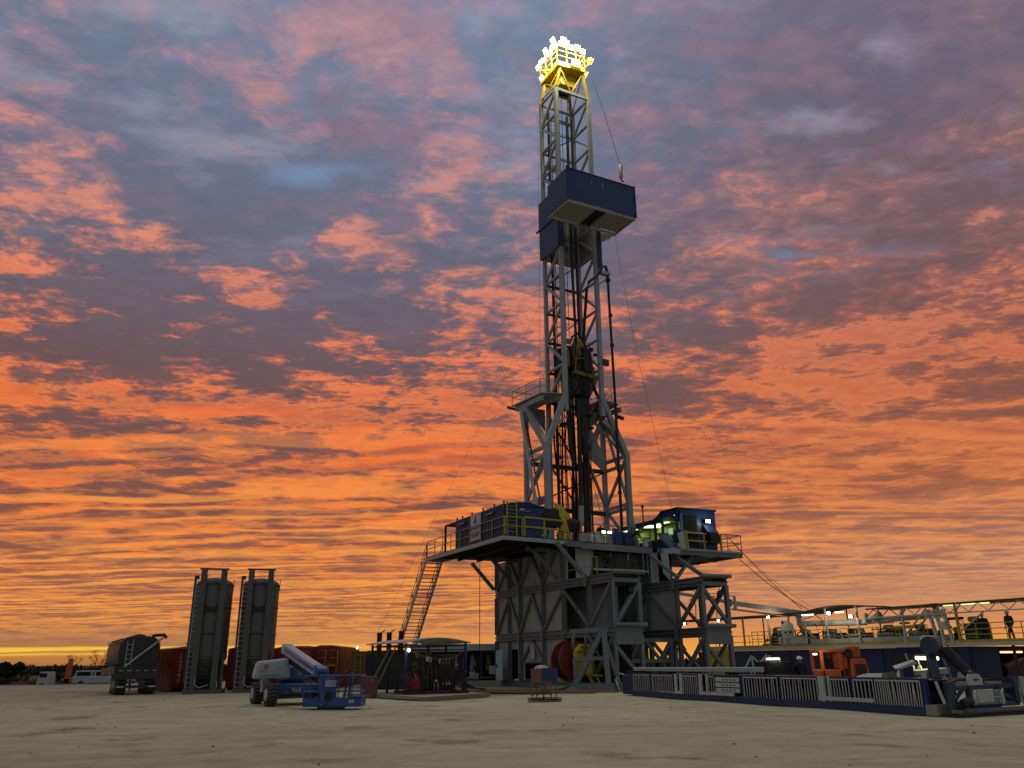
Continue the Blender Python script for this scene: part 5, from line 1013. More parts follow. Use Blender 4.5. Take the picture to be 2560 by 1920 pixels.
T.part('cab_roof', MB().box((11.48, 32.2, 1.83), (12.5, 33.4, 1.93)), M_ORANGE, bevel=.03); T.part('cab_base', MB().box((11.5, 32.25, .6), (12.35, 33.35, 1.22)), M_ORANGE, bevel=.04)
T.part('cab_rear', MB().box((12.28, 32.3, 1.25), (12.5, 33.3, 1.8)), M_ORANGE); T.part('seat', MB().box((11.8, 32.7, 1.2), (12.1, 33.0, 1.6)), M_DARK)
T.part('engine_hood', MB().hexa([(12.55, 32.1, .7), (13.3, 32.1, .7), (13.3, 33.3, .7), (12.55, 33.3, .7)], [(12.62, 32.2, 1.6), (13.15, 32.2, 1.6), (13.15, 33.2, 1.6), (12.62, 33.2, 1.6)]), M_ORANGE, bevel=.04)
T.part('grille', MB().box((12.72, 32.06, .8), (13.1, 32.14, 1.4)), mat('rusty_grille', (.10, .03, .02), .7)); T.part('boom', MB().beam((12.4, 32.6, 1.55), (12.85, 32.6, 1.95), .3, .3), M_ORANGE, bevel=.04); T.part('boom', MB().box((12.65, 32.3, 1.62), (13.05, 32.9, 2.05)), M_ORANGE, bevel=.06)
T.part('boom_joint', MB().tube((12.55, 32.2, 1.8), (12.55, 33.0, 1.8), .16, 14), M_DARK)
for y in (32.2, 33.2):
    T.part('track', MB().path([(11.5, y, .12), (11.35, y, .3), (11.5, y, .5), (13.2, y, .5), (13.35, y, .3), (13.2, y, .12), (11.5, y, .12)], .1), M_RUB)
l_ = T.part('work_lamp', MB().box((11.2, 32.2, 1.74), (11.36, 32.3, 1.80)), M_DARK); T.part('lens', MB().box((11.21, 32.17, 1.745), (11.35, 32.2, 1.79)), L_LAMP, l_)
lamp('work_light', 'POINT', (11.35, 31.9, 1.7), 6, (1, .95, .7), .06)
solid('rubble_heap', MB().lathe([(.9, .9), (.7, 1.02), (.4, 1.09), (.05, 1.1)], (12.9, 30.6), 11), M_CLOTH, 'grey rubble heaped before the orange excavator', 'rubble', WORLD, (12.9, 30.6, .9))
T = Thing('workbench', 'workbench shelf lit by a glaring yellow tube lamp beneath the mud tank deck', 'workbench', WORLD, (14.2, 30, 0))
T.part('top', MB().hexa([(13.4, 29.6, 1.02), (15.0, 29.8, 1.08), (15.0, 30.6, 1.08), (13.4, 30.4, 1.02)], [(13.5, 29.6, 1.16), (15.05, 29.8, 1.27), (15.05, 30.6, 1.27), (13.5, 30.4, 1.2)]), M_SHEET)
for x in (13.6, 14.9): T.part('leg', MB().beam((x, 30, 0), (x, 30, 1.05), .08), M_GALV)
T.part('back_board', MB().box((13.5, 30.9, 1.1), (15.2, 30.95, 1.75)), M_BLACK)
l_ = T.part('lamp', MB().box((14.0, 30.1, 1.66), (14.85, 30.25, 1.72)), M_DARK); T.part('tube', MB().tube((14.02, 30.0, 1.60), (14.8, 30.0, 1.58), .055, 8), glow('warm_tube', (1, .95, .35), 5), l_)
for x in (14.0, 14.25, 14.6): T.part('bottle', MB().lathe([(.06, 1.2), (.07, 1.32), (.03, 1.36)], (x, 30.3), 10), M_WHITE)
T.part('upright', MB().beam((14.25, 30.2, 1.1), (14.15, 30.2, 1.7), .03), M_GALV)
lamp('bench_light', 'AREA', (14.4, 29.95, 1.55), 7, (1, .93, .5), .6)
T = Thing('vice_stand', 'pale angular bracket on a blue stand left of the workbench', 'stand', WORLD, (13.4, 29.5, 0))
T.part('stand', MB().box((13.2, 29.3, .3), (13.55, 29.6, 1.35)), M_BLUE); T.part('bracket', MB().hexa([(12.9, 29.2, 1.25), (13.1, 29.2, 1.25), (13.7, 29.2, 1.42), (13.6, 29.2, 1.5)], [(12.9, 29.4, 1.35), (13.1, 29.4, 1.38), (13.7, 29.4, 1.46), (13.6, 29.4, 1.55)]), M_WHITE); T.part('pole', MB().beam((13.5, 29.4, 1.4), (13.4, 29.4, 1.75), .04), M_WHITE)
for i, (x, y, z, w, lab) in enumerate(((13.65, 28.1, .98, .55, 'white cloth bundle on the catwalk deck below the drum arm'), (14.6, 27.8, .98, .35, 'white cloth bundle right of the blue loader arm'), (12.75, 29.2, .95, .4, 'brown sack on the catwalk deck beside the excavator'))):
    solid('cloth_bundle', MB().hexa([(x - w / 2, y, z), (x + w / 2, y, z), (x + w / 2, y + .4, z), (x - w / 2, y + .4, z)], [(x - w / 2.4, y + .05, z + .2), (x + w / 3, y + .05, z + .24), (x + w / 2.6, y + .35, z + .22), (x - w / 2.2, y + .35, z + .17)]), M_CLOTH if i < 2 else M_WOOD, lab, 'cloth', WORLD, (x, y, z))
# ------------------------------------------------------------------ mud tanks
TV = 21.0
T = Thing('mud_tank', 'long dark blue ribbed mud tank with a yellow-edged walkway deck', 'tank', RIG, (TV + 1.2, 2, 0))
T.part('wall', MB().box((TV, -6.9, .35), (TV + .05, 18, 2.2)), M_BLUED); T.part('wall', MB().box((TV + 2.5, -6.9, .35), (TV + 2.55, 18, 2.2)), M_BLUED); T.part('end_wall', MB().box((TV + .05, -6.95, .35), (TV + 2.5, -6.9, 2.2)), M_BLUED)
for y in (-9.5, -13.3): T.part('deck_post', MB().beam((TV, y, 0), (TV, y, 2.24), .12), M_DARK)
for i in range(3, 16): T.part('rib', MB().box((TV - .06, -12.9 + i * 2.05, .4), (TV, -12.78 + i * 2.05, 2.15)), M_BLUED)
T.part('skid', MB().box((TV + .2, -6.9, 0), (TV + 2.3, 18, .35)), M_DARK)
T.part('deck', MB().box((TV - .1, -13.6, 2.24), (TV + 2.6, 18.1, 2.32)), M_SHEET)
T.part('edge_strip', MB().box((TV - .15, -13.6, 2.22), (TV - .10, 18.1, 2.42)), M_WHITE); T.part('edge_strip', MB().box((TV - .12, -13.6, 2.42), (TV - .08, 18.1, 2.58)), M_YEL)
T.part('trough', MB().box((TV + .3, -5.5, 2.6), (TV + .5, 5.8, 2.9)), M_WHITE)
T.part('support_box', MB().box((TV - .3, 14.0, .4), (TV + .1, 16.6, 2.25)), M_YEL)
rail('guard_rail', 'yellow deck rail along the middle of the mud tank', [(TV, -4.2, 2.55), (TV, 8.2, 2.55)], RIG, 1.0, step=2.1, group='mud tank deck rails')
rail('guard_rail', 'yellow deck rail on the right of the mud tank before the two workers', [(TV, -13.0, 2.55), (TV, -6.5, 2.55)], RIG, .95, step=.9, group='mud tank deck rails', rows=3)
rail('guard_rail', 'yellow corner rail by the steps at the left of the mud tank', [(TV + .1, 11.5, 2.5), (TV + .1, 9.6, 2.5)], RIG, 1.1, step=.6, group='mud tank deck rails')
rail('guard_rail', 'thin far rail at the left end of the mud tank', [(TV + 2, 18, 2.4), (TV + 2, 11.8, 2.4)], RIG, 1.0, step=2.0, group='mud tank deck rails')
rnd = random.Random(11)
for i, (y, w, h, m, lab) in enumerate(((9.7, .9, .95, M_DARK, 'black slatted shaker box at the left of the mud tank deck'), (7.0, 1.3, .9, M_DARK, 'slatted shaker behind the white frame'), (4.4, 1.2, .85, M_DARK, 'shaker under the fixed tube lamps'), (2.0, 1.1, .8, M_DARK, 'shaker in the middle of the mud tank deck'), (-.4, 1.4, .95, M_DARK, 'shaker left of the big white pipe saddle'), (-2.8, 1.3, .9, M_DARK, 'shaker under the truss canopy'), (-6.6, .9, 1.2, mat('dark_green', (.02, .035, .012), .6), 'dark green pump block beside the white frame tower'))):
    S = Thing('shaker', lab, 'shaker', RIG, (TV + 1.3, y, 2.32), 'shakers on the mud tank')
    S.part('body', MB().hexa([(TV + .8, y - w / 2, 2.5), (TV + 2.0, y - w / 2, 2.5), (TV + 2.0, y + w / 2, 2.5), (TV + .8, y + w / 2, 2.5)], [(TV + .7, y - w / 2.4, 2.35 + h), (TV + 2.0, y - w / 2.2, 2.5 + h), (TV + 2.0, y + w / 2.2, 2.5 + h), (TV + .7, y + w / 2.4, 2.3 + h)]), m)
    for k in range(3): S.part('slat', MB().box((TV + .66, y - w / 2, 2.7 + .22 * k), (TV + .72, y + w / 2, 2.76 + .22 * k)), M_WHITE)
    S.part('motor', MB().tube((TV + 1.2, y - .3, 2.6 + h), (TV + 1.2, y + .3, 2.6 + h), .16, 12), M_YEL if i % 2 else M_GALV)
    for k in (-1, 1): S.part('leg', MB().beam((TV + .9, y + k * w * .4, 2.3), (TV + .9, y + k * w * .4, 2.6), .1), M_GALV)
    S.part('hose', MB().path([(TV + .7, y - w * .4, 3.1), (TV + .6, y - w * .1, 3.5), (TV + .7, y + w * .2, 3.4), (TV + .8, y + w * .4, 2.8)], .05), M_RUB)
rnd2 = random.Random(5)
for k in range(9):
    y = 8.6 - k * 1.45
    S = Thing('agitator', ('first', 'second', 'third', 'fourth', 'fifth', 'sixth', 'seventh', 'eighth', 'ninth')[k] + ' small motor from the left along the mud tank deck rail', 'motor', RIG, (TV + .9, y, 2.32), 'small motors on the mud tank')
    S.part('gearbox', MB().box((TV + .75, y - .15, 2.32), (TV + 1.05, y + .15, 2.6)), M_GALV); S.part('motor', MB().lathe([(.12, 2.6), (.15, 2.62), (.15, 2.95), (.1, 3.0)], (TV + .9, y), 12), (M_YEL, M_WHITE, M_DARK)[k % 3]); S.part('pipe', MB().tube((TV + .9, y + .3, 2.32), (TV + .9, y + .3 + rnd2.uniform(-.2, .4), 3.2 + rnd2.uniform(0, .4)), .05, 8), M_WHITE)
T = Thing('deck_manifold', 'tangle of dark valves, pipes and cable trays between the shakers on the mud tank deck', 'manifold', RIG, (TV + 1, 1, 2.32)); rq = random.Random(77)
for i in range(92):
    y = rq.uniform(-6.5, 10.5); z = 2.4 + rq.random() ** 1.5 * 1.5; x = TV + rq.uniform(.6, 1.9)
    if i % 3 == 0: mb = MB().box((x, y, 2.33), (x + .2, y + rq.uniform(.1, .5), z))
    elif i % 3 == 1: mb = MB().tube((x, y, z), (x, y + rq.uniform(.4, 1.8), z), rq.uniform(.03, .10), 8)
    else: mb = MB().path([(x, y, 2.33), (x, y, z), (x - .1, y + rq.uniform(-.5, .5), z + .1), (x, y + rq.uniform(-.8, .8), 2.5)], rq.uniform(.02, .06), 7)
    T.part(('junction_box', 'pipe', 'hose')[i % 3], mb, (M_DARK, M_GALV, M_RUB, M_DARK, M_YEL)[rq.randrange(5)])
T = Thing('white_pipe_run', 'big white pipe run above the mud tank deck with saddles', 'pipe', RIG, (TV + .3, 1, 2.6))
T.part('pipe', MB().tube((TV + .6, 6.9, 4.05), (TV + .6, .9, 3.92), .20, 16), M_WHITE); T.part('pipe', MB().tube((TV + .6, .9, 3.95), (TV + .6, -4.6, 4.12), .17, 16), M_WHITE)
T.part('elbow', MB().path([(TV + .6, 6.7, 3.6), (TV + .6, 6.9, 4.0), (TV + .6, 6.9, 4.55)], .19, 12), M_WHITE); T.part('elbow', MB().path([(TV + .6, -4.4, 4.1), (TV + .6, -4.6, 4.4), (TV + .6, -4.55, 4.75)], .2, 12), M_WHITE)
T.part('flange', MB().tube((TV + .6, 6.9, 4.5), (TV + .6, 6.9, 4.62), .28, 16), M_GALV); T.part('flange', MB().tube((TV + .6, -4.55, 4.72), (TV + .6, -4.55, 4.84), .3, 16), M_DARK)
T.text('lettering', '0   11', .42, (TV - .02, 7.9, 2.86), (pi / 2, 0, -pi / 2), M_DARK)
T.part('lettering_plate', MB().box((TV, 5.8, 2.62), (TV + .03, 8.6, 3.12)), M_WHITE)
T.part('saddle', MB().prism([(TV + .2, 8.4, 2.6), (TV + .2, 7.2, 2.6), (TV + .2, 7.2, 4.0), (TV + .2, 7.7, 4.35), (TV + .2, 8.4, 4.35)], (.06, 0, 0)), M_WHITE)
for y, z in ((8.2, 4.2), (8.0, 3.5), (7.5, 3.5)): T.part('hole', MB().tube((TV + .19, y, z), (TV + .21, y, z), .12, 12), M_BLACK)
for a, b in (((TV + .5, 6.6, 4.0), (TV + .5, 5.4, 2.9)), ((TV + .4, -4.3, 4.3), (TV + .4, -2.9, 3.0)), ((TV + .5, 6.0, 3.0), (TV + .5, 5.6, 2.9))): T.part('strut', MB().beam(a, b, .09), M_WHITE)
T.part('hose', MB().path([(TV + .3, 6.3, 4.3), (TV + .2, 4.9, 4.6), (TV + .2, 4.3, 4.2), (TV + .25, 4.3, 3.5), (TV + .3, 4.9, 3.3), (TV + .3, 5.1, 4.0)], .035), M_RUB)
T.part('valve', MB().tube((TV + .3, .6, 3.9), (TV + .3, .6, 4.5), .16, 12), M_WHITE); T.part('valve', MB().tube((TV + .3, 0, 4.1), (TV + .3, -.6, 4.4), .2, 12), M_WHITE)
T = Thing('frame_tower', 'white bolted portal frame tower between pipe run and truss canopy', 'frame', RIG, (TV + .2, -5.4, 0))
for y in (-4.9, -5.35, -5.9): T.part('upright', MB().beam((TV - .1, y, 2.4), (TV - .1, y + .35, 4.45), .2, .14), M_WHITE)
T.part('head_plate', MB().box((TV - .2, -5.7, 3.9), (TV - .05, -4.3, 4.4)), M_WHITE); T.part('cross_plate', MB().box((TV - .2, -5.8, 3.2), (TV - .08, -5.2, 3.7)), M_WHITE)
for y in (-4.7, -5.3): T.part('hole', MB().tube((TV - .22, y, 4.15), (TV - .2, y, 4.15), .15, 12), M_ORANGE)
T.part('brace', MB().beam((TV, -4.3, 4.5), (TV, -2.6, 3.0), .08), M_WHITE)
# canopies with lamps
T = Thing('canopy', 'arched dark canopy roof over the left half of the mud tank', 'canopy', RIG, (TV + 1.2, 8, 2.4))
n = 26; arc = [(22 - i * (22.0) / n) for i in range(n + 1)]
def zc(y): return 4.75 + (.28 * (1 - ((y - 2.6) / 3.0) ** 2) if abs(y - 2.6) < 3.0 else 0) + .006 * abs(y - 10)
for y0_, y1_ in zip(arc[:-1], arc[1:]): T.part('roof_panel', MB().hexa([(TV - .3, y1_, zc(y1_)), (TV + 2.6, y1_, zc(y1_)), (TV + 2.6, y0_, zc(y0_)), (TV - .3, y0_, zc(y0_))], [(TV - .3, y1_, zc(y1_) + .07), (TV + 2.6, y1_, zc(y1_) + .07), (TV + 2.6, y0_, zc(y0_) + .07), (TV - .3, y0_, zc(y0_) + .07)]), M_MASTD)
for y in (18, 12.5, 9.7, 6, 3.95, 1.2): T.part('post', MB().tube((TV + .2, y, 2.4), (TV + .2, y, zc(y)), .08, 10), M_WHITE if y < 12 else M_YEL); T.part('post', MB().tube((TV + 2.4, y, 2.4), (TV + 2.4, y, zc(y)), .05, 8), M_MASTD)
T = Thing('canopy', 'pale truss canopy with yellow underside over the right half of the mud tank', 'canopy', RIG, (TV + 1.2, -8, 2.4))
T.part('roof_panel', MB().box((TV - .2, -16.5, 4.72), (TV + 2.6, .1, 4.78)), M_YEL); T.part('top_chord', MB().beam((TV - .2, .1, 4.72), (TV - .2, -16.5, 4.72), .08, .1), M_MASTD)
T.part('bottom_chord', MB().beam((TV - .2, .1, 4.15), (TV - .2, -16.5, 4.15), .06, .08), M_WHITE)
k = 0; y = .1
while y > -16: T.part('web', MB().beam((TV - .2, y, 4.68 if k % 2 else 4.18), (TV - .2, y - .62, 4.18 if k % 2 else 4.68), .045), M_WHITE if y < -2 else M_MASTD); y -= .62; k += 1
for y in (-2.6, -6.4, -10.8): T.part('post', MB().beam((TV - .1, y, 2.4), (TV - .1, y, 4.7), .13), M_WHITE if y > -5 else M_YEL); T.part('knee', MB().beam((TV - .1, y, 4.25), (TV - .1, y - .4, 4.68), .07), M_WHITE)
for a, b in (((TV - .1, -6.4, 3.0), (TV - .1, -8.2, 4.15)),): T.part('brace', MB().beam(a, b, .07), M_WHITE)
for i, (y, z, lab) in enumerate(((19.2, 4.55, 'faint floodlight seen through the right substructure bracing'), (14.8, 4.62, 'floodlight starring beside the right substructure leg'), (9.1, 4.62, 'floodlight starring on the white post of the left canopy'), (3.2, 4.62, 'floodlight starring at the middle of the arched canopy'), (1.35, 4.32, 'floodlight starring lowest above the white pipe'))):
    F = Thing('floodlight', lab, 'floodlight', RIG, (TV - .2, y, z), 'floodlights on the mud tank canopies'); F.part('housing', MB().box((TV - .3, y - .13, z - .09), (TV - .1, y + .13, z + .09)), M_DARK); F.part('lens', MB().box((TV - .33, y - .12, z - .08), (TV - .305, y + .12, z + .08)), glow('tank_lamp', (1, 1, .82), 14)); F.part('yoke', MB().beam((TV - .2, y, z + .09), (TV - .2, y, z + .2), .03), M_GALV)
    lamp('tank_flood', 'POINT', RIG.w((TV - .7, y, z - .1)), (8, 12, 24, 30, 30)[i], (1, .98, .7), .1)
for i, (y, z, l, lab) in enumerate(((5.4, 4.62, 1.1, 'long twin tube lamp under the left canopy'), (2.5, 4.66, .7, 'short tube lamp between two floodlights'), (-4.9 - 2.2, 4.62, 3.0, 'yellow-green tube strip under the truss canopy'))):
    F = Thing('tube_lamp', lab, 'tube lamp', RIG, (TV, y, z), 'tube lamps on the mud tank canopies'); F.part('tray', MB().box((TV - .1, y - l / 2, z + .04), (TV + .1, y + l / 2, z + .08)), M_GALV); F.part('tube', MB().tube((TV - .05, y - l / 2, z), (TV - .05, y + l / 2, z), .035, 8), L_TUBE if i < 2 else glow('green_tube', (.9, 1, .3), 1.2))
person('worker with white hard hat and hands on hips, rightmost on the mud tank deck', RIG, (TV + .5, -9.2, 2.34), 1.76, radians(170), 'stand', M_BROWN, M_NAVY, bulk=1.25)
person('dark worker with white hard hat left of the other one on the mud tank deck', RIG, (TV + .3, -7.75, 2.34), 1.68, radians(120), 'stand', M_NAVY, bulk=1.15)
T = Thing('transfer_boom', 'long white telescopic boom pipe reaching from the rig to the mud tanks', 'boom', RIG, (20.2, 12, 4.8))
T.part('outer_tube', MB().beam((TV + .4, 6.2, 4.78), (20.6, 12.4, 5.85), .34, .36), M_WHITE); T.part('inner_tube', MB().beam((20.6, 12.4, 5.85), (19.8, 19.5, 7.25), .24, .26), M_GALV)
T.part('collar', MB().beam((20.55, 12.5, 5.3), (20.55, 12.5, 6.45), .1, .25), M_GALV); T.part('clamp', MB().tube((20.5, 13.0, 5.95), (20.5, 13.4, 6.03), .3, 12), M_DARK); T.part('jib_pipe', MB().tube((TV + .3, 7.5, 4.6), (20.6, 13, 5.45), .07, 8), M_GALV); T.part('top_line', MB().tube((20.55, 12.5, 6.42), (19.8, 19.5, 7.6), .025, 6), M_DARK)
for p in ((20.3, 15.2), (20.0, 17.5)): T.part('hose', MB().path([(p[0], p[1], 6.4), (p[0], p[1] - .5, 6.6), (p[0], p[1] - .8, 5.9), (p[0], p[1] - .7, 4.9)], .04), M_RUB)
T = Thing('stair', 'slim steel stair rising behind the right substructure box', 'stair', RIG, (18.5, 20, 0), 'stairs')
for x in (18.2, 19.0): T.part('stringer', MB().beam((x, 17.2, 2.3), (x, 21.5, 7.0), .06, .2), M_MASTD)
for i in range(1, 16): T.part('tread', MB().box((18.2, 17.2 + 4.3 * i / 16 - .1, 2.3 + 4.7 * i / 16), (19.0, 17.2 + 4.3 * i / 16 + .1, 2.33 + 4.7 * i / 16)), M_MASTD)
for i, (x, lab) in enumerate(((30.6, 'left warm tube lamp in the dark bay under the right canopy'), (31.85, 'right warm tube lamp in the dark bay under the right canopy'))):
    F = Thing('tube_lamp', lab, 'tube lamp', WORLD, (x, 55, 1.84), 'warm tube lamps in the dark bay'); l = (.25, 1.4)[i]; F.part('tray', MB().box((x - l / 2, 55.0, 1.9), (x + l / 2, 55.15, 1.94)), M_DARK); F.part('tube', MB().tube((x - l / 2, 54.95, 1.86), (x + l / 2, 54.95, 1.86), .06, 8), L_PINK)
T = Thing('storage_shed', 'dark open bay shed behind the right end of the mud tanks', 'shed', WORLD, (33, 57, 0))
T.part('back', MB().box((26, 58, 0), (42, 58.1, 2.25)), M_BLACK); T.part('roof', MB().box((26, 54.5, 2.0), (42, 58, 2.06)), M_DARK); T.part('rubbish', MB().hexa([(30.8, 54, 0), (33, 54, 0), (33, 55, 0), (30.8, 55, 0)], [(31.0, 54.2, .9), (32.2, 54.2, 1.5), (32.2, 54.8, 1.5), (31, 54.8, 1.1)]), M_RED2); T.part('ledge', MB().box((22, 50, 0), (36, 50.6, .25)), M_CONC)

# ------------------------------------------------------------------ silos
def silo(x, y, label, group):
    T = Thing('silo', label, 'silo', Frame((x, y, 0), radians(14)), (0, 0, 0), group); r = 1.10
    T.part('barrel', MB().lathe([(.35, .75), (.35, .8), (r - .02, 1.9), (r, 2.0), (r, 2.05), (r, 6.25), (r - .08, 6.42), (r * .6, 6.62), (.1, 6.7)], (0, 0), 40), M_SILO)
    for z in (2.05, 3.3, 4.9, 6.25): T.part('band', MB().lathe([(r + .01, z - .03), (r + .03, z - .03), (r + .03, z + .03), (r + .01, z + .03)], (0, 0), 40), M_SILO)
    for s in (-1, 1): T.part('frame_post', MB().beam((s * .58, -r + .02, .1), (s * .58, -r + .02, 7.12), .34, .22, (0, 1, 0)), M_SILO)
    T.part('top_bar', MB().beam((-.85, -r + .02, 7.14), (.85, -r + .02, 7.14), .12, .10), M_SILO)
    for z in (6.32, 3.42, 1.95): T.part('cross_bar', MB().beam((-.45, -r - .04, z), (.45, -r - .04, z), .08, .07), M_SILO)
    T.part('cross_bar', MB().beam((-.45, -r - .03, 4.75), (.45, -r - .03, 4.75), .10, .24), M_DARK)
    for s in (-1, 1): T.part('brace', MB().beam((s * .44, -r - .06, 5.1), (s * .18, -r - .06, 4.8), .07), M_DARK); T.part('rear_post', MB().beam((s * .7, r - .1, .1), (s * .7, r - .1, 6.2), .18), M_SILO)
    l_ = T.part('ladder', MB().beam((-1.02, -.82, .1), (-1.02, -.82, 6.6), .05).beam((-.72, -.98, .1), (-.72, -.98, 6.6), .05), M_GALV); rg = MB()
    for i in range(22): rg.tube((-1.02, -.84, .3 + .29 * i), (-.72, -1.0, .3 + .29 * i), .02, 6)
    T.part('rungs', rg, M_GALV, l_)
    T.part('fill_pipe', MB().tube((-1.16, -.3, .6), (-1.16, -.3, 6.7), .06, 8), M_SILO); T.part('vent', MB().box((-1.2, -.4, 6.6), (-.95, -.15, 6.8)), M_DARK); T.part('vent', MB().lathe([(.05, 6.4), (.05, 6.75), (.1, 6.75), (.1, 6.8)], (-.5, -.4), 10), M_DARK)
    T.part('base_frame', MB().box((-1.1, -1.2, 0), (1.1, -1.0, .2)).box((-1.1, .9, 0), (1.1, 1.1, .2)).box((-1.1, -1, 0), (-.9, .9, .2)).box((.9, -1, 0), (1.1, .9, .2)), M_SILO)
    for s in (-1, 1): T.part('base_post', MB().beam((s * .95, -.7, .2), (s * .95, -.7, 2.2), .16), M_SILO)
    T.part('pump', MB().tube((-.4, -.2, .5), (.3, -.2, .5), .25, 12), M_DARK); T.part('control_panel', MB().box((-.35, -1.0, 1.0), (.2, -.9, 1.5)), M_DARK)
    T.part('hose', MB().path([(-.45, -1.2, .9), (-.5, -1.3, .5), (-.2, -1.3, .3), (.3, -1.25, .45)], .03), M_GALV)
    T.part('side_lug', MB().beam((r + .02, -.2, 5.9), (r + .02, -.2, 6.6), .04), M_SILO)
    return T
silo(-18.62, 51.9, 'left grey silo, with the number 1224F tank visible beside it', 'grey silos')
silo(-15.88, 52.4, 'right grey silo, behind the grey hood of the boom lift', 'grey silos')

# ------------------------------------------------------------------ pneumatic bulk trailer
TR = Frame((-21.95, 50.0, 0), radians(29.5))
T = Thing('bulk_trailer', 'dark dry bulk tank trailer parked tail towards the viewer left of the silos', 'trailer', TR, (0, 4, 0))
def ell(rx, rz, cz, y, n=28):
    f = lambda v: math.copysign(abs(v) ** .62, v)
    return [(rx * f(cos(2 * pi * k / n)), y, cz + rz * f(sin(2 * pi * k / n))) for k in range(n)]
tk = MB(); ys = [(0, .96), (.15, 1.0), (9.0, 1.0), (9.2, .95)]; n = 28; vs = []
for y, s in ys: vs += ell(1.12 * s, .95 * s, 2.28, y)
tk._add(vs, [(i * n + k, (i + 1) * n + k, (i + 1) * n + (k + 1) % n, i * n + (k + 1) % n) for i in range(3) for k in range(n)], True); tk._add(vs[:n] + vs[-n:], [tuple(range(n)), tuple(range(2 * n - 1, n - 1, -1))])
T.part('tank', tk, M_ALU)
for y in (.1, 1.9, 3.7, 5.5, 7.3, 9.0):
    vs = ell(1.15, .98, 2.28, y) + ell(1.15, .98, 2.28, y + .08); T.part('band', MB()._add(vs, [(k, n + k, n + (k + 1) % n, (k + 1) % n) for k in range(n)], True), M_SHEET)
for y in (1.0, 3.5, 6.0): T.part('manhole', MB().lathe([(.3, 3.15), (.3, 3.3), (.1, 3.35)], (0, y), 14), M_DARK)
for k in range(6): T.part('hose_hoop', MB().path([(-1.05, .5 + k * 1.5, 2.75), (-1.2, .5 + k * 1.5, 3.0), (-.95, .5 + k * 1.5, 3.08), (-.75, .5 + k * 1.5, 2.95)], .03), M_DARK)
T.part('chassis', MB().box((-1.18, -.25, .82), (1.18, .0, 1.54)), M_ALU); T.part('side_fender', MB().hexa([(-1.3, -.2, 1.12), (-1.18, -.2, 1.12), (-1.18, 9, 1.0), (-1.3, 9, 1.0)], [(-1.3, -.2, 1.54), (-1.18, -.2, 1.54), (-1.18, 9, 1.4), (-1.3, 9, 1.4)]), M_SILO); T.part('frame_rail', MB().box((-.6, 0, 1.0), (-.4, 9, 1.4)).box((.4, 0, 1.0), (.6, 9, 1.4)), M_DARK)
T.part('bumper', MB().box((-1.1, -.3, .35), (1.1, -.2, .5)), M_ALU); T.part('bumper', MB().box((-1.1, -.22, .62), (1.1, -.14, .74)), M_DARK)
for x in (-1.0, -.35, .35, 1.0): T.part('bumper_post', MB().beam((x, -.2, .4), (x, -.2, 1.2), .08), M_ALU)
for x in (-.9, -.45, 0, .45, .9): T.part('marker_lamp', MB().box((x - .1, -.27, 1.28), (x + .1, -.251, 1.32)), M_WHITE)
for x in (-.35, 0, .35): T.part('marker_lamp', MB().box((x - .1, -.24, .66), (x + .1, -.221, .69)), M_WHITE)
for x in (-.85, .85): T.part('reflector', MB().box((x - .18, -.32, .39), (x + .18, -.301, .46)), M_WHITE)
T.part('number_plate', MB().box((-.28, -.24, .88), (-.02, -.20, 1.04)), M_WHITE)
for y in (.55, 1.75, 2.95):
    for x in (-.95, -.62, .62, .95): w_ = T.part('wheel', MB().tube((x - .13, y, .5), (x + .13, y, .5), .5, 24), M_RUB); T.part('rim', MB().tube((x - .14, y, .5), (x + .14, y, .5), .26, 16), M_GALV, w_)
for x in (-.8, .8): T.part('mud_flap', MB().box((x - .3, -.1, .12), (x + .3, -.08, 1.0)), M_RUB)
l_ = T.part('ladder', MB().beam((-.72, -.12, 1.5), (-.72, -.04, 2.95), .04).beam((-.42, -.12, 1.5), (-.42, -.04, 3.05), .04), M_GALV); rg = MB()
for i in range(5): rg.tube((-.72, -.1, 1.65 + .27 * i), (-.42, -.1, 1.65 + .27 * i), .018, 6)
T.part('rungs', rg, M_GALV, l_)
T.part('discharge_pipe', MB().tube((-.75, -.2, 1.5), (1.25, -.2, 3.2), .06, 10), M_GALV); T.part('pipe_head', MB().path([(.55, -.1, 3.2), (.8, -.15, 3.26), (1.2, -.2, 3.28), (1.35, -.2, 3.1)], .09), M_DARK)
T.part('landing_leg', MB().beam((-.5, 8.2, 0), (-.5, 8.2, 1.2), .12), M_GALV); T.part('landing_leg', MB().beam((.5, 8.2, 0), (.5, 8.2, 1.2), .12), M_GALV)

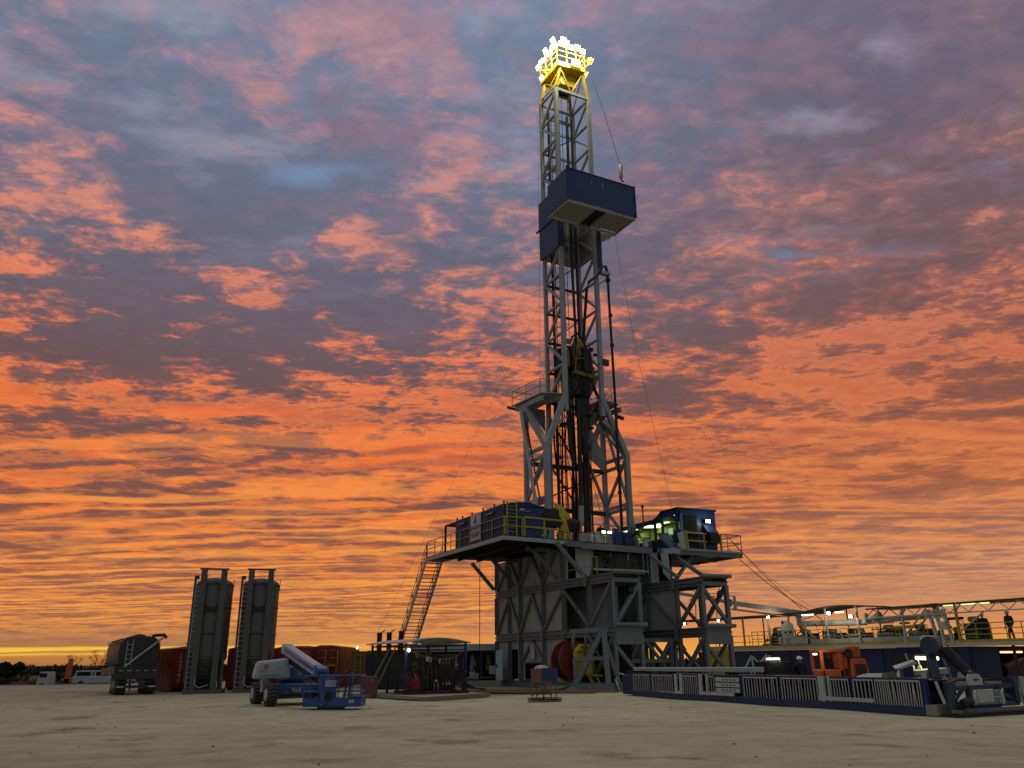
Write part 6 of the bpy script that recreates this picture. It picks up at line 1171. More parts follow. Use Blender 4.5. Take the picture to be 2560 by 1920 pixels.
# ------------------------------------------------------------------ red tanks
def red_tank(x, y, w, L, h, rz, label, num=None, text_x=.75, rails=True):
    fr = Frame((x, y, 0), radians(rz)); T = Thing('frac_tank', label, 'tank', fr, (0, 0, 0), 'red steel tanks in a row')
    T.part('end_wall', MB().hexa([(0, 0, .2), (w, 0, .2), (w, .06, .2), (0, .06, .2)], [(0, 0, h - .12), (w, 0, h - .12), (w, .06, h - .12), (0, .06, h - .12)]), M_RED)
    for s, xx in ((-1, 0), (1, w)): T.part('side_wall', MB().corr((xx, .0, 0), (xx, L, 0), .15, h - .1, .05, .8, (s, 0, 0)), M_RED)
    T.part('back_wall', MB().box((0, L - .05, .2), (w, L, h - .1)), M_RED); T.part('roof', MB().hexa([(-.03, -.03, h - .1), (w + .03, -.03, h - .1), (w + .03, L, h - .1), (-.03, L, h - .1)], [(w * .3, .1, h + .04), (w * .7, .1, h + .04), (w * .7, L, h + .04), (w * .3, L, h + .04)]), M_RED)
    T.part('skid', MB().box((.1, .1, 0), (w - .1, L, .2)), M_DARK); [T.part('corner_frame', MB().box((q_, -.05, .1), (q_ + .13, .0, h - .1)), M_RED) for q_ in (-.03, w - .1)]
    if num: T.text('lettering', '\n'.join(num), .42, (text_x, -.02, h * .5), (pi / 2, 0, 0), mat('faded_white_letters', (.66, .60, .54), .7, 0, RUST, .3, 5), sp=.85)
    if rails:
        for i, xx in enumerate((w * .42, w * .85)):
            g_ = T.part('stair_gate', MB().path([(xx - .25, -.45, h - 1.25), (xx - .25, -.45, h - .3), (xx + .25, -.45, h - .3), (xx + .25, -.45, h - 1.25)], .03, 6).beam((xx - .25, -.45, h - .8), (xx + .25, -.45, h - .8), .04), M_YEL)
        T.part('step_platform', MB().box((w * .25, -.6, h - 1.34), (w * .95, -.05, h - 1.26)), M_YEL); l_ = T.part('ladder', MB().beam((w * .5, -.55, .2), (w * .5, -.45, h - 1.3), .05).beam((w * .68, -.55, .2), (w * .68, -.45, h - 1.3), .05), M_YEL)
        rg = MB()
        for k in range(4): rg.tube((w * .5, -.5, .35 + .25 * k), (w * .68, -.5, .35 + .25 * k), .02, 6)
        T.part('rungs', rg, M_YEL, l_)
    return T
red_tank(-21.43, 53.74, 2.4, 9, 2.65, 33, 'red tank numbered 1224F between bulk trailer and left silo', '1224F', .45)
red_tank(-18.6, 55.6, 2.4, 9, 2.65, 10, 'red tank numbered 79F seen between the two silos', '79F', 2.0)
red_tank(-16.0, 56.6, 2.4, 9, 2.65, 8, 'red tank mostly hidden behind the right silo')
red_tank(-13.35 - 2.6, 60.0, 2.0, 9, 2.72, 4, 'red tank behind the boom of the boom lift')
red_tank(-14.0, 59.0, 1.9, 9, 2.74, 2, 'rightmost red tank, with yellow stair gates, behind the blue boom lift', '1F', 1.78)
T = Thing('blue_tank', 'low dark blue tank between the red tanks and the olive one', 'tank', WORLD, (-13.2, 68, 0)); T.part('body', MB().tube((-14.6, 70, 1.2), (-10, 70, 1.2), 1.15, 30), M_BLUED); T.part('saddle', MB().box((-14, 69, 0), (-13.6, 71, .5)).box((-11.5, 69, 0), (-11.1, 71, .5)), M_DARK); T.part('band', MB().tube((-13.0, 70, 1.2), (-12.9, 70, 1.2), 1.18, 30), M_BLUE)
T = Thing('olive_tank', 'olive yellow ribbed tank with ladders behind the canopy', 'tank', WORLD, (-10, 60, 0))
T.part('end_wall', MB().box((-11.4, 60, .2), (-10.3, 60.06, 2.3)), M_OLIVE); T.part('side_wall', MB().corr((-10.3, 60, 0), (-7.0, 64, 0), .2, 2.4, .08, .5, (.77, -.64, 0)), M_OLIVE); T.part('roof', MB().prism([(-11.4, 60, 2.3), (-10.3, 60, 2.3), (-7.0, 64, 2.4), (-8.2, 65, 2.4)], (0, 0, .06)), M_OLIVE)
for x in (-11.2, -10.75, -10.45): T.part('ladder', MB().beam((x, 59.9, .3), (x, 59.9, 2.2), .05), M_YEL)
for z in (.6, 1.1, 1.6, 2.1): T.part('rung', MB().beam((-11.2, 59.9, z), (-10.45, 59.9, z), .04), M_YEL)
l_ = T.part('lamp', MB().box((-11.1, 59.8, 2.45), (-10.95, 59.95, 2.75)), M_DARK); T.part('lens', MB().box((-11.09, 59.77, 2.5), (-10.96, 59.8, 2.72)), glow('warm_lamp', (1, .85, .5), 3), l_)

# ------------------------------------------------------------------ boom lift
BL = Frame((-10.39, 36.2, 0), radians(31.5))      # x along the chassis towards the basket side
T = Thing('boom_lift', 'blue and grey telescopic boom lift with its basket lowered in front', 'boom lift', BL, (1.2, 0, 0))
def wheel(x, y):
    w = T.part('wheel', MB().tube((x - .19, y, .43), (x + .19, y, .43), .40, 28), M_RUB); tr = MB()
    for i in range(18):
        a = 2 * pi * i / 18; c = Vector((x, y + .41 * cos(a), .43 + .41 * sin(a))); t_ = Vector((0, -sin(a), cos(a)))
        tr.beam(c + Vector((-.19, 0, 0)) + t_ * .06, c, .06, .06, (0, cos(a), sin(a))); tr.beam(c, c + Vector((.19, 0, 0)) + t_ * .06, .06, .06, (0, cos(a), sin(a)))
    T.part('tread', tr, mat('dusty_tyre', (.085, .075, .055), .9, 0, MUD, .5, 5), w); T.part('rim', MB().tube((x - .21, y, .43), (x + .21, y, .43), .24, 18), M_LGREY, w)
for x, y in ((-.1, -1.05), (-.1, 1.05), (2.2, -1.05), (2.2, 1.05)): wheel(x, y)
T.part('axle', MB().tube((0, -1.05, .43), (2.1, -1.05, .43), .09, 10), M_DARK); T.part('axle', MB().tube((0, 1.05, .43), (2.1, 1.05, .43), .09, 10), M_DARK)
T.part('axle_post', MB().beam((-.1, 0, .5), (-.1, 0, 1.0), .25), M_LGREY)
ch = T.part('chassis', MB().hexa([(.28, -.85, .24), (1.95, -.85, .26), (1.95, .85, .26), (.28, .85, .24)], [(.26, -.88, .84), (2.0, -.88, .80), (2.0, .88, .80), (.26, .88, .84)]), M_LBLUE, bevel=.05)
T.text('lettering', '4x4', .27, (1.0, -.895, .58), (pi / 2, 0, 0), mat('white_decal', (.7, .7, .7), .5, 0, None, bump=0), ch)
T.part('turntable', MB().tube((1.0, 0, .78), (1.0, 0, .92), .55, 28), M_DARK); T.part('turret', MB().box((.55, -.35, .92), (1.5, .35, 1.5)), M_LBLUE, bevel=.06)
# counterweight hood: rounded grey cover on the near side, second one behind
h1 = T.part('hood', MB().hexa([(-.75, -.78, 1.02), (.72, -.95, 1.02), (.72, -.35, 1.02), (-.75, -.2, 1.02)], [(-.62, -.72, 1.70), (.62, -.9, 1.84), (.68, -.35, 1.84), (-.62, -.2, 1.72)]), M_LGREY, bevel=.13)
T.part('sticker', MB().box((-.60, -.85, 1.35), (-.35, -.80, 1.62)), M_CLOTH, h1); T.part('sticker', MB().tube((-.32, -.86, 1.5), (-.32, -.80, 1.5), .1, 14), M_ORANGE, h1); T.part('seam', MB().box((-.55, -.89, 1.16), (.5, -.87, 1.175)), M_DARK, h1)
T.part('hood', MB().hexa([(.4, .4, 1.02), (2.0, .4, 1.02), (2.0, 1.0, 1.02), (.4, 1.0, 1.02)], [(.5, .45, 1.75), (1.8, .45, 1.72), (1.8, .95, 1.72), (.5, .95, 1.75)]), M_LGREY, bevel=.12)
# boom runs from the top of the turret down to the basket, towards the viewer
b0 = BL.o; iv = Matrix.Rotation(-BL.rz, 3, 'Z')
loc = lambda p: iv @ (Vector(p) - b0)
e0, e1 = loc((-9.75, 36.6, 2.2)), loc((-7.45, 33.1, 1.28))
T.part('boom_tail', MB().beam(e0 - (e1 - e0).normalized() * .15, e0.lerp(e1, .06), .42, .40), M_LGREY, bevel=.04)
bm = T.part('boom', MB().beam(e0, e0.lerp(e1, .92), .36, .38), mat('lift_pale_boom', (.42, .42, .45), .4, 0, MUD, .25, 3), bevel=.03)
sv = (e1 - e0).normalized().cross(Vector((0, 0, 1))).normalized()
for k in (1, -1): T.part('boom_stripe', MB().beam(e0 + sv * k * .19 + Vector((0, 0, .02)), e0.lerp(e1, .9) + sv * k * .19 + Vector((0, 0, .02)), .02, .13), M_LBLUE, bm)
T.part('lower_link', MB().beam(e0 + Vector((0, 0, -.35)), e0.lerp(e1, .75) + Vector((0, 0, -.34)), .22, .18), M_DARK); T.part('lift_cylinder', MB().tube(loc((-9.0, 36.0, 1.2)), e0.lerp(e1, .5) + Vector((0, 0, -.25)), .09, 12), M_GALV)
T.part('boom_head', MB().beam(e0.lerp(e1, .9), e1 + Vector((0, 0, -.02)), .34, .42), M_LBLUE, bevel=.04); T.part('jib', MB().beam(e1 + Vector((0, 0, -.05)), loc((-7.3, 32.9, .55)), .2, .22), M_LBLUE); T.part('knuckle', MB().tube(e1 - sv * .2 + Vector((0, 0, .05)), e1 + sv * .2 + Vector((0, 0, .05)), .16, 16), M_LBLUE)
# basket
BK = Frame((-6.75, 32.6, 0), radians(-2)); kk = Matrix.Rotation(BK.rz, 3, 'Z')
def bk(p): return loc(BK.o + kk @ Vector(p))
def bbeam(a, b, w, h=None): return MB().beam(bk(a), bk(b), w, h)
X0, X1, Y0, Y1, Zb, Zt = -1.08, 1.05, -.42, .42, .12, 1.17
bs = T.part('basket', bbeam((X0, 0, Zb), (X1, 0, Zb), .84, .06), M_LBLUE)
for a, b in (((X0, Y0), (X1, Y0)), ((X1, Y0), (X1, Y1)), ((X1, Y1), (X0, Y1)), ((X0, Y1), (X0, Y0))):
    T.part('toe_board', bbeam((*a, Zb + .14), (*b, Zb + .14), .02, .24), M_LBLUE, bs)
    for z in (.62, Zt): T.part('basket_rail', MB().tube(bk((*a, z)), bk((*b, z)), .022, 8), M_LBLUE, bs)
for x, y in ((X0, Y0), (-.5, Y0), (-.42, Y0), (.2, Y0), (.62, Y0), (.72, Y0), (X1, Y0), (X0, Y1), (0, Y1), (X1, Y1)): T.part('basket_post', MB().tube(bk((x, y, Zb)), bk((x, y, Zt)), .022, 8), M_LBLUE, bs)
T.part('control_console', bbeam((-.2, -.3, .62), (-.2, -.3, 1.12), .5, .3), M_LBLUE, bs); T.part('manual_holder', bbeam((-.08, -.46, .78), (-.08, -.46, 1.02), .42, .02), mat('decal_lilac', (.35, .34, .42), .7), bs); T.part('panel', bbeam((-.15, -.44, .2), (-.15, -.44, .66), .6, .03), M_LBLUE, bs)
T.part('black_plate', bbeam((-.12, -.48, .32), (-.12, -.48, .62), .24, .03), M_DARK, bs); T.part('sticker', bbeam((-.35, -.45, .16), (-.35, -.45, .30), .22, .01), M_CLOTH, bs); T.part('sticker', bbeam((.78, -.45, .22), (.78, -.45, .34), .34, .01), M_CLOTH, bs); T.part('hose', MB().path([bk((.1, .0, 1.1)), bk((.35, -.1, 1.2)), bk((.42, -.1, .8)), bk((.35, -.1, .4))], .03), M_RUB, bs)
T.part('basket_step', bbeam((-.55, -.2, .06), (.4, -.2, .06), .5, .07), M_DARK, bs)

# ------------------------------------------------------------------ canopy with the red hydraulic unit
CN = Frame((-5.3, 41.7, 0), radians(30))       # x right, y back
T = Thing('canopy', 'arched pale canopy on blue posts sheltering the dark red hydraulic unit', 'canopy', CN, (1.6, 2.3, 0))
n = 14; roof = MB()
for i in range(n):
    x0_, x1_ = -.15 + 3.6 * i / n, -.15 + 3.6 * (i + 1) / n; za = 2.50 + .22 * sin(pi * i / n); zb_ = 2.50 + .22 * sin(pi * (i + 1) / n)
    roof.hexa([(x0_, -.2, za), (x1_, -.2, zb_), (x1_, 5.2, zb_), (x0_, 5.2, za)], [(x0_, -.2, za + .05), (x1_, -.2, zb_ + .05), (x1_, 5.2, zb_ + .05), (x0_, 5.2, za + .05)])
T.part('roof', roof, M_GALV)
for x in (0, 3.25):
    for y in (0, 2.3, 4.6): T.part('post', MB().beam((x, y, .1), (x, y, 2.5), .10), M_BLUED if x == 0 or y == 0 else M_DARK)
for a, b in (((0, 0, 2.4), (0, 4.6, 2.4)), ((3.25, 0, 2.4), (3.25, 4.6, 2.4)), ((0, 0, 2.4), (3.25, 0, 2.4)), ((0, 4.6, 2.4), (3.25, 4.6, 2.4))): T.part('roof_rail', MB().beam(a, b, .07), M_DARK)
for i in range(3): T.part('roof_truss', MB().beam((0, .1 + i * 2.2, 2.2), (3.25, .1 + i * 2.2, 2.2), .04), M_DARK)
l_ = T.part('lamp', MB().box((-.08, -.25, 2.18), (.14, -.10, 2.28)), M_GALV); T.part('lens', MB().tube((.03, -.28, 2.16), (.03, -.24, 2.16), .07, 14), L_LAMP, l_)
lamp('canopy_light', 'POINT', CN.w((.2, -.6, 2.1)), 3, (.95, 1, .85), .1)
T.part('slack_hose', MB().path([(.4, .1, 2.1), (1.0, .0, 1.85), (1.8, .0, 1.72), (2.5, .0, 1.8), (3.1, .1, 2.05)], .035), M_OLIVE)
T.part('sloping_ladder', MB().beam((-1.3, 1.6, .3), (-.2, 1.6, 2.3), .06).beam((-1.0, 1.4, .3), (.0, 1.4, 2.3), .06), M_WOOD)
T = Thing('timber_mat', 'broad pale mat under the canopy', 'mat', CN, (1.5, 2, 0)); T.part('board', MB().prism([(-.3, -3.3, .0), (4.0, -1.2, .0), (4.2, 3.6, .0), (-1.6, 4.4, .0)], (0, 0, .14)), M_CONC)
T.part('edge_timber', MB().beam((-.2, -3.5, .08), (3.8, -1.5, .08), .16, .16), M_WOOD); T.part('edge_timber', MB().beam((-.9, -3.9, .06), (3.4, -2.0, .06), .12, .12), M_WOOD)
T = Thing('hydraulic_unit', 'dark red hydraulic power unit crowded with valves and gauges under the canopy', 'machine', CN, (2.0, .9, .14))
T.part('skid', MB().box((.1, -.3, .14), (3.3, 1.6, .30)), M_RED2); T.part('cabinet', MB().box((1.9, .1, .3), (2.75, 1.3, 2.0)), M_RED2, bevel=.03); T.part('cabinet', MB().box((.8, .2, .3), (1.85, 1.2, 1.75)), M_RED2, bevel=.03); T.part('tank', MB().box((.35, .0, .3), (.85, .6, .95)), M_RED, bevel=.03)
for k in range(9): T.part('lever', MB().beam((.95 + k * .17, -.02, 1.52), (.97 + k * .17, -.08, 1.78), .035), M_GALV if k > 4 else M_DARK)
for k in range(5): T.part('bottle', MB().lathe([(.10, .35), (.11, .5), (.11, 1.3), (.06, 1.42), (.03, 1.5)], (.95 + k * .22, .0), 12), M_RED2 if k % 2 else M_DARK)
for k in range(6): T.part('gauge', MB().tube((1.25 + (k % 3) * .17, .07, 1.3 - (k // 3) * .16), (1.25 + (k % 3) * .17, .03, 1.3 - (k // 3) * .16), .05, 12), M_CLOTH)
for x in (2.0, 2.2, 2.35): T.part('valve', MB().tube((x, .06, .55), (x, -.05, .6), .06, 10), M_GALV)
for k in range(4): T.part('hose', MB().path([(2.6, -.05, .6 + .1 * k), (3.0, -.3, .4 + .1 * k), (3.6, -.4, .35), (4.0 + .1 * k, -.2, .3)], .035), M_RUB)
rq = random.Random(55)
for i in range(60):
    x, z = rq.uniform(.2, 3.2), .3 + rq.random() * 1.6; y = -.12 - rq.random() * .25
    if i % 2: mb = MB().path([(x, y, z), (x + rq.uniform(-.3, .3), y - .05, z - rq.uniform(.2, .5)), (x + rq.uniform(-.4, .4), y, max(.2, z - rq.uniform(.4, 1.0)))], rq.uniform(.015, .035), 6)
    else: mb = MB().box((x, y, z), (x + rq.uniform(.04, .22), y + .08, z + rq.uniform(.04, .22)))
    T.part('hose' if i % 2 else 'valve', mb, (M_DARK, M_RUB, M_RED2, M_DARK, M_GALV, M_BROWN)[rq.randrange(6)])
T.part('pipe', MB().path([(.9, .1, 1.0), (.5, -.2, 1.3), (.1, -.3, 1.1), (-.4, -.2, .9)], .05), M_RUB); T.part('frame_post', MB().beam((3.1, 0, .3), (3.1, 0, 1.9), .08), M_RED2); T.part('frame_post', MB().beam((.2, 1.5, .3), (.2, 1.5, 1.9), .08), M_RED2)
T = Thing('red_cabinet', 'small dark pink cabinet on the left edge of the canopy mat', 'cabinet', CN, (-1.4, 1.2, .14)); T.part('body', MB().box((-1.65, .9, .16), (-1.05, 1.5, .98)), mat('dusty_pink', (.16, .035, .045), .6, 0, MUD, .3, 3), bevel=.02); T.part('latch', MB().box((-1.38, .885, .75), (-1.34, .899, .85)), M_GALV)
T = Thing('tube_stand', 'low dark red tube frame with boxes left of the canopy', 'frame', CN, (-2.6, 2.4, 0))
for a, b in (((-3.0, 2.6, .05), (-3.0, 2.6, .95)), ((-2.0, 2.2, .05), (-2.0, 2.2, .95)), ((-3.0, 2.6, .65), (-2.0, 2.2, .65)), ((-3.0, 2.6, .95), (-2.0, 2.2, .95))): T.part('tube', MB().beam(a, b, .1), M_RED2)
T.part('crate', MB().box((-2.9, 2.7, .6), (-2.5, 3.1, .9)), M_CLOTH)
T.part('pipe', MB().path([(-3.6, 2.0, .2), (-3.2, 1.9, 1.0), (-2.4, 1.7, 1.2), (-1.6, 1.6, .9)], .05), M_DARK); T.part('pipe', MB().path([(-3.8, 1.6, .1), (-3.0, 1.6, .8), (-2.2, 1.5, 1.3)], .05), M_DARK)
for k, (x, z, lab) in enumerate(((-9.05, 3.5, 'left black exhaust stack with a flap above the canopy'), (-8.4, 3.52, 'middle black exhaust stack with a flap above the canopy'), (-7.6, 3.6, 'right black exhaust stack beside the stair'))):
    S = Thing('exhaust_stack', lab, 'exhaust stack', WORLD, (x, 57, 1.9), 'exhaust stacks behind the canopy'); S.part('stack', MB().tube((x, 57, 1.9), (x, 57, z), .17, 14), M_DARK); S.part('flap', MB().beam((x + .1, 57, z), (x + .35, 57, z + .16), .14, .05), M_DARK)
T = Thing('engine_house', 'dark engine row under the exhaust stacks behind the canopy', 'generator', WORLD, (-7.6, 57, 0)); T.part('body', MB().box((-9.8, 56.2, .3), (-5.8, 58, 2.1)), M_DARK); T.part('skid', MB().box((-9.9, 56, 0), (-5.7, 58.2, .3)), M_DARK); T.part('radiator', MB().box((-5.8, 56.2, .5), (-5.6, 58, 2.3)), M_OLIVE)

# blue building behind, left of the substructure
T = Thing('tool_container', 'long dark blue container building with open bays left of the substructure', 'container', WORLD, (-3.4, 62, 0))
T.part('wall', MB().box((-7.6, 62, .35), (-3.6, 62.05, 2.35)), M_BLUED); T.part('roof', MB().hexa([(-7.8, 61.5, 2.36), (0, 61.5, 2.36), (0, 65, 2.36), (-7.8, 65, 2.36)], [(-7.5, 61.7, 2.82), (0, 61.7, 2.80), (0, 65, 2.8), (-7.5, 65, 2.82)]), M_GALV); T.part('fascia', MB().box((-7.8, 61.3, 2.28), (-3.3, 61.5, 2.40)), M_CLOTH)
T.part('back_wall', MB().box((-3.6, 64.9, .35), (0, 65, 2.36)), M_BLACK); T.part('side_wall', MB().box((-3.7, 62.05, .35), (-3.6, 65, 2.36)), M_BLUED); T.part('skid', MB().box((-7.6, 61.9, 0), (0, 65, .35)), M_DARK)
for x in (-3.5, -2.45, -2.35, -.6): T.part('post', MB().beam((x, 61.9, .3), (x, 61.9, 2.75), .09), M_BLUED)
T.part('floor_ledge', MB().box((-3.6, 61.2, .42), (-2.6, 62, .55)), M_CONC); T.part('floor_ledge', MB().box((-2.5, 61.5, .48), (0, 62, .56)), M_WOOD); T.part('opening', MB().prism([(-4.75, 61.96, 1.1), (-4.15, 61.96, 1.1), (-4.15, 61.96, 2.0), (-4.45, 61.96, 1.7)], (0, .03, 0)), M_CLOTH)
T.part('tube_lamp', MB().box((-2.3, 62.2, 2.22), (-.7, 62.25, 2.27)), M_CLOTH)
T = Thing('tool_cart', 'white caddy box with upright handles on the ledge of the blue container', 'caddy', WORLD, (-3.0, 61.5, .55)); T.part('box', MB().box((-3.25, 61.4, .56), (-2.85, 61.7, .9)), M_WHITE); T.part('box', MB().box((-2.8, 61.4, .56), (-2.6, 61.7, .82)), M_WHITE); T.part('handle', MB().beam((-3.15, 61.45, .8), (-3.15, 61.45, 1.05), .05), M_WHITE); T.part('handle', MB().beam((-2.88, 61.45, .8), (-2.88, 61.45, 1.05), .05), M_WHITE)
rnd = random.Random(8)
for i, (x, lab) in enumerate(((-3.1, 'pale coat hanging in the left bay of the blue container'), (-2.75, 'dark coat hanging in the left bay of the blue container'), (-1.95, 'brown coat hanging nearest the post in the right bay'), (-1.2, 'grey coat hanging at the edge of the substructure'))):
    z = 2.0; w = .17; c = Thing('hanging_coat', lab, 'coat', WORLD, (x, 62.4, 1.0), 'coats hanging in the container bays')
    c.part('cloth', MB().path([(x, 62.4, 2.1), (x, 62.4, 1.95), (x + .02, 62.4, 1.6), (x + rnd.uniform(-.05, .05), 62.4, 1.2), (x, 62.4, .95)], [.03, .14, .17, .19, .12], 9), (M_CLOTH, M_BROWN, M_WOOD, M_BROWN)[i])
    c.part('sleeve', MB().path([(x + .1, 62.35, 1.9), (x + .22, 62.33, 1.5), (x + .2, 62.33, 1.25)], .05, 7), (M_CLOTH, M_BROWN, M_WOOD, M_BROWN)[i])
# timbers and hoses lying on the ground
for i, (a, b, r, lab, m) in enumerate((((-3.5, 46.5, .08), (3.2, 47.5, .08), .12, 'long brown timber lying before the substructure doors', M_WOOD), ((-1.5, 44.8, .07), (4.2, 45.2, .07), .10, 'thin timber in front of the open cabinet door', M_WOOD), ((-6.6, 58.0, .15), (-.9, 58.0, .15), .3, 'pale concrete sill in front of the blue container', M_CONC), ((2.2, 46.3, .06), (5.4, 46.0, .06), .09, 'brown timber under the grey trestle', M_WOOD), ((-4.6, 44.2, .1), (-1.6, 45.6, .1), .14, 'dark sleeper right of the canopy mat', M_WOOD))):
    solid('timber', MB().beam(a, b, r * 2, r * 1.6), m, lab, 'timber', WORLD, a)
wire('hose', 'black hose snaking from the hydraulic unit to the rig', [(-2.2, 43.2, .1), (-1.2, 43.9, .12), (-.2, 44.2, .06), (1.0, 44.0, .06), (2.0, 45.2, .06), (3.0, 47.5, .3)], .05, WORLD, M_RUB, 'hose')

# ------------------------------------------------------------------ far left: yard things, scrub, bare trees
T = Thing('white_van', 'long white crew bus with dark windows on the far left of the yard', 'bus', WORLD, (-40, 82, -.4))
T.part('body', MB().box((-42.1, 82, -.05), (-37.0, 84.2, .62)), M_WHITE, bevel=.06); T.part('roof', MB().box((-41.9, 82.1, .98), (-37.0, 84.1, 1.10)), M_WHITE, bevel=.04)
for x in (-41.9, -40.4, -40.1, -38.7, -37.1): T.part('pillar', MB().box((x, 82.05, .62), (x + .14, 84.1, .98)), M_WHITE)
T.part('windows', MB().box((-41.8, 82.12, .62), (-37.05, 84.0, .98)), M_BLACK)
for x in (-41.2, -38.0): T.part('wheel', MB().tube((x, 81.95, -.1), (x, 82.2, -.1), .30, 16), M_RUB)
T = Thing('flatbed_truck', 'small white truck cab with a tan tank beside the orange digger arm', 'truck', WORLD, (-44, 80, -.4))
T.part('cab', MB().hexa([(-44.4, 80, -.1), (-43.3, 80, -.1), (-43.3, 81.4, -.1), (-44.4, 81.4, -.1)], [(-44.2, 80.1, 1.05), (-43.4, 80.1, 1.05), (-43.4, 81.3, 1.05), (-44.2, 81.3, 1.05)]), M_WHITE, bevel=.05); T.part('window', MB().box((-44.15, 79.98, .6), (-43.5, 80.1, .92)), M_BLACK); T.part('tank', MB().tube((-45.4, 80.9, .2), (-44.45, 80.9, .2), .45, 18), M_OLIVE)
for x in (-43.8, -45.0): T.part('wheel', MB().tube((x, 79.9, -.2), (x, 80.2, -.2), .28, 14), M_RUB)
T = Thing('orange_digger', 'orange digger with its arm raised beside the white truck', 'excavator', WORLD, (-42.9, 84, -.4), 'orange construction machines')
T.part('arm', MB().hexa([(-44.0, 84, -.1), (-43.4, 84, -.1), (-43.4, 84.3, -.1), (-44.0, 84.3, -.1)], [(-43.75, 84, 2.2), (-43.4, 84, 2.25), (-43.4, 84.2, 2.25), (-43.75, 84.2, 2.2)]), M_ORANGE); T.part('body', MB().box((-44.2, 84, -.3), (-43.2, 85.8, .4)), M_ORANGE, bevel=.05); T.part('track', MB().box((-44.4, 83.8, -.6), (-43.1, 84.2, -.3)), M_RUB); T.part('bucket', MB().hexa([(-44.2, 83.7, -.3), (-43.7, 83.7, -.3), (-43.7, 84, -.3), (-44.2, 84, -.3)], [(-44.2, 83.7, .15), (-43.6, 83.7, .15), (-43.6, 84, .15), (-44.2, 84, .15)]), M_DARK)
T = Thing('dark_skip', 'small dark bin left of the tan tank', 'bin', WORLD, (-48.5, 80, -.4)); T.part('bin', MB().hexa([(-49.2, 80, -.5), (-47.6, 80, -.5), (-47.6, 81, -.5), (-49.2, 81, -.5)], [(-49.5, 79.9, .4), (-47.3, 79.9, .4), (-47.3, 81.1, .4), (-49.5, 81.1, .4)]), M_BLACK); T.part('lid', MB().box((-49.3, 80, .42), (-48.0, 81, .6)), M_DARK)

M_LEAF = mat('dark_scrub_leaves', (.035, .038, .015), .95, 0, (.05, .035, .02), .5, .4, bump=0); M_BARK = mat('bare_bark', (.06, .045, .035), .95, 0, None, .3, 3, bump=0)
def clumps(cs, seed, per=60, size=.16):
    r = random.Random(seed); mb = MB()
    for (x, y, z, rx, ry, rz) in cs:
        for _ in range(per):
            a, b = r.uniform(0, 2 * pi), math.acos(r.uniform(-1, 1)); q = r.random() ** .4
            p = Vector((x + rx * q * sin(b) * cos(a), y + ry * q * sin(b) * sin(a), z + rz * q * cos(b)))
            d = Vector((r.uniform(-1, 1), r.uniform(-1, 1), r.uniform(-1, 1))).normalized(); e = d.cross(Vector((r.random(), 1, r.random()))).normalized(); s = size * r.uniform(.6, 1.5)
            mb._add([p - d * s, p + e * s * .6, p + d * s, p - e * s * .6], [(0, 1, 2, 3)])
    return mb
r = random.Random(2); cs = []
for i in range(330):
    x = -75 + i * .48 + r.uniform(-.6, .6); y = 88 + r.uniform(0, 22) + (0 if x < -20 else 6); cs.append((x, y, -.3 + r.uniform(0, .5), r.uniform(.8, 1.8), 1.2, r.uniform(.6, 1.35)))
solid('scrub_belt', clumps(cs, 3, 60, .22), M_LEAF, 'dark scrub along the far edge of the pad', 'scrub', WORLD, (-20, 95, 0), kind='stuff')
cs = [(-200 + i * 3.4 + r.uniform(-1, 1), 190 + r.uniform(0, 50), .1, r.uniform(2.5, 4.5), 3, r.uniform(1.0, 1.9)) for i in range(120)]
solid('far_woods', clumps(cs, 4, 110, .55), M_LEAF, 'low dark line of distant woods on the horizon', 'woods', WORLD, (0, 200, 0), kind='stuff')
def bush(x, y, w, h, lab, seed):
    T = Thing('evergreen_bush', lab, 'bush', WORLD, (x, y, -.6), 'dark round trees on the horizon'); rr = random.Random(seed)
    T.part('crown', clumps([(x + rr.uniform(-w, w) * .6, y + rr.uniform(-1, 1), .2 + rr.uniform(.2, .9) * h, w * .5, w * .5, h * .32) for _ in range(9)], seed, 170, .17), M_LEAF); T.part('trunk', MB().tube((x, y, -.8), (x + .1, y, h * .6), .14, 8, .05), M_BARK)
bush(-53.0, 90, 1.3, 1.55, 'round dark evergreen at the far left edge of the photo', 21); bush(-38.6, 92, 2.2, 1.7, 'flat dark evergreen behind the white bus', 22); bush(-34.5, 93, 1.8, 2.05, 'dark evergreen next to the bulk trailer', 23); bush(-43.2, 93, 1.3, 1.5, 'small evergreen behind the orange digger', 24)
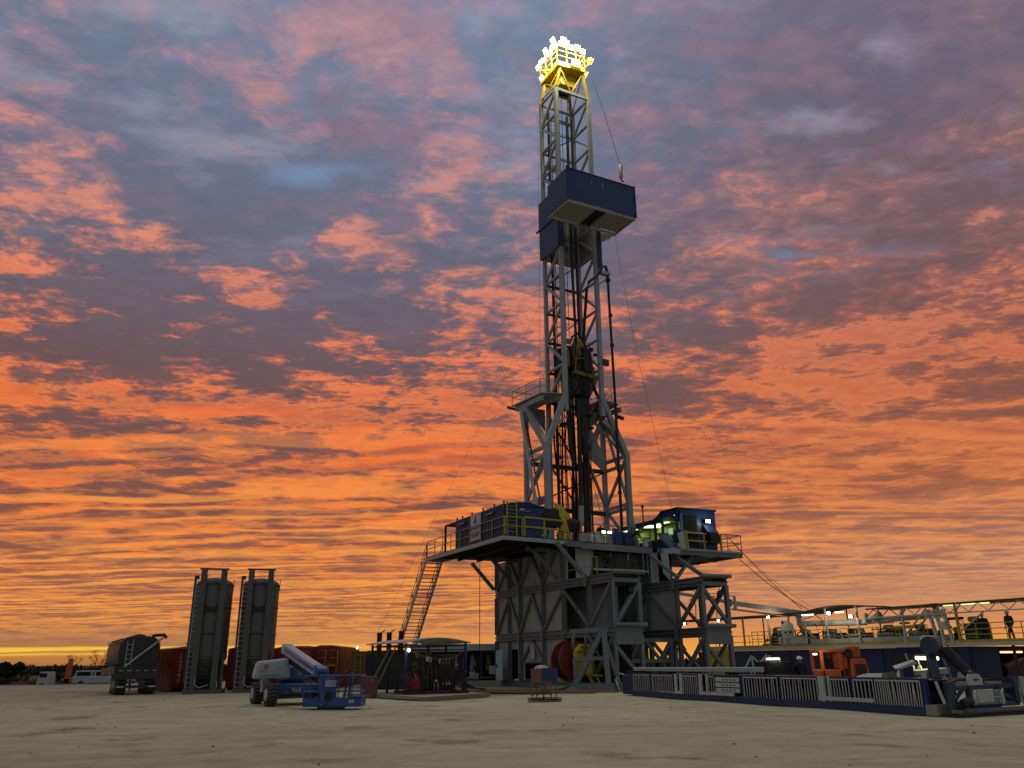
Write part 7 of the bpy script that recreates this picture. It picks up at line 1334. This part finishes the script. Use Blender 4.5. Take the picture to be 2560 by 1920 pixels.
def bare_tree(x, y, h, lab, seed):
    rr = random.Random(seed); T = Thing('bare_tree', lab, 'tree', WORLD, (x, y, -.7), 'bare winter trees on the horizon')
    T.part('trunk', MB().path([(x, y, -.8), (x + rr.uniform(-.1, .1), y, h * .25), (x + rr.uniform(-.2, .2), y, h * .6)], [.13, .09, .05], 7), M_BARK); tw = MB()
    def grow(p, d, l, w, k):
        q = p + d * l; tw.tube(p, q, w, 4, w * .6, caps=False)
        if k: 
            for _ in range(3): grow(q, (d + Vector((rr.uniform(-.8, .8), rr.uniform(-.5, .5), rr.uniform(-.1, .5)))).normalized(), l * .68, w * .6, k - 1)
    for k in range(6): grow(Vector((x, y, h * (.1 + .1 * k))), Vector((rr.uniform(-.9, .9), rr.uniform(-.4, .4), 1)).normalized(), h * .26, .035, 4)
    T.part('crown', tw, M_BARK)
for i, (x, y, h, lab) in enumerate(((-46.6, 96, 2.6, 'bare tree between the round evergreen and the digger'), (-48.9, 95, 2.2, 'short bare tree right of the round evergreen'), (-44.6, 97, 2.4, 'bare tree just left of the digger arm'), (-36.4, 97, 3.3, 'tall bare tree left of the bulk trailer'), (-38.8, 98, 3.0, 'bare tree above the white bus'), (-34.6, 97, 3.9, 'tallest bare tree touching the bulk trailer'), (-41.3, 98, 2.5, 'bare tree just right of the digger arm'))): bare_tree(x, y, h, lab, 40 + i)
# clods and scraps on the pad
r = random.Random(9); deb = MB()
for i in range(150):
    y = 9 + 34 * r.random() ** 1.3; x = (r.random() - .5) * (y * 1.3 + 4)
    s = r.uniform(.005, .016) * (1 + y * .04); a = r.uniform(0, 6.28); d = Vector((cos(a), sin(a), 0)); e = Vector((-sin(a), cos(a), 0)) * r.uniform(.3, 1)
    c = Vector((x, y, -.02)); deb.hexa([c - d * s - e * s, c + d * s - e * s, c + d * s + e * s, c - d * s + e * s], [c - d * s * .5 - e * s * .6 + Vector((0, 0, s)), c + d * s * .6 - e * s * .5 + Vector((0, 0, s * .8)), c + d * s * .5 + e * s * .5 + Vector((0, 0, s)), c - d * s * .6 + e * s * .6 + Vector((0, 0, s * .7))])
solid('gravel_clods', deb, M_BARK, 'scattered dark clods and twigs on the pad', 'gravel', WORLD, (0, 20, 0), kind='stuff')
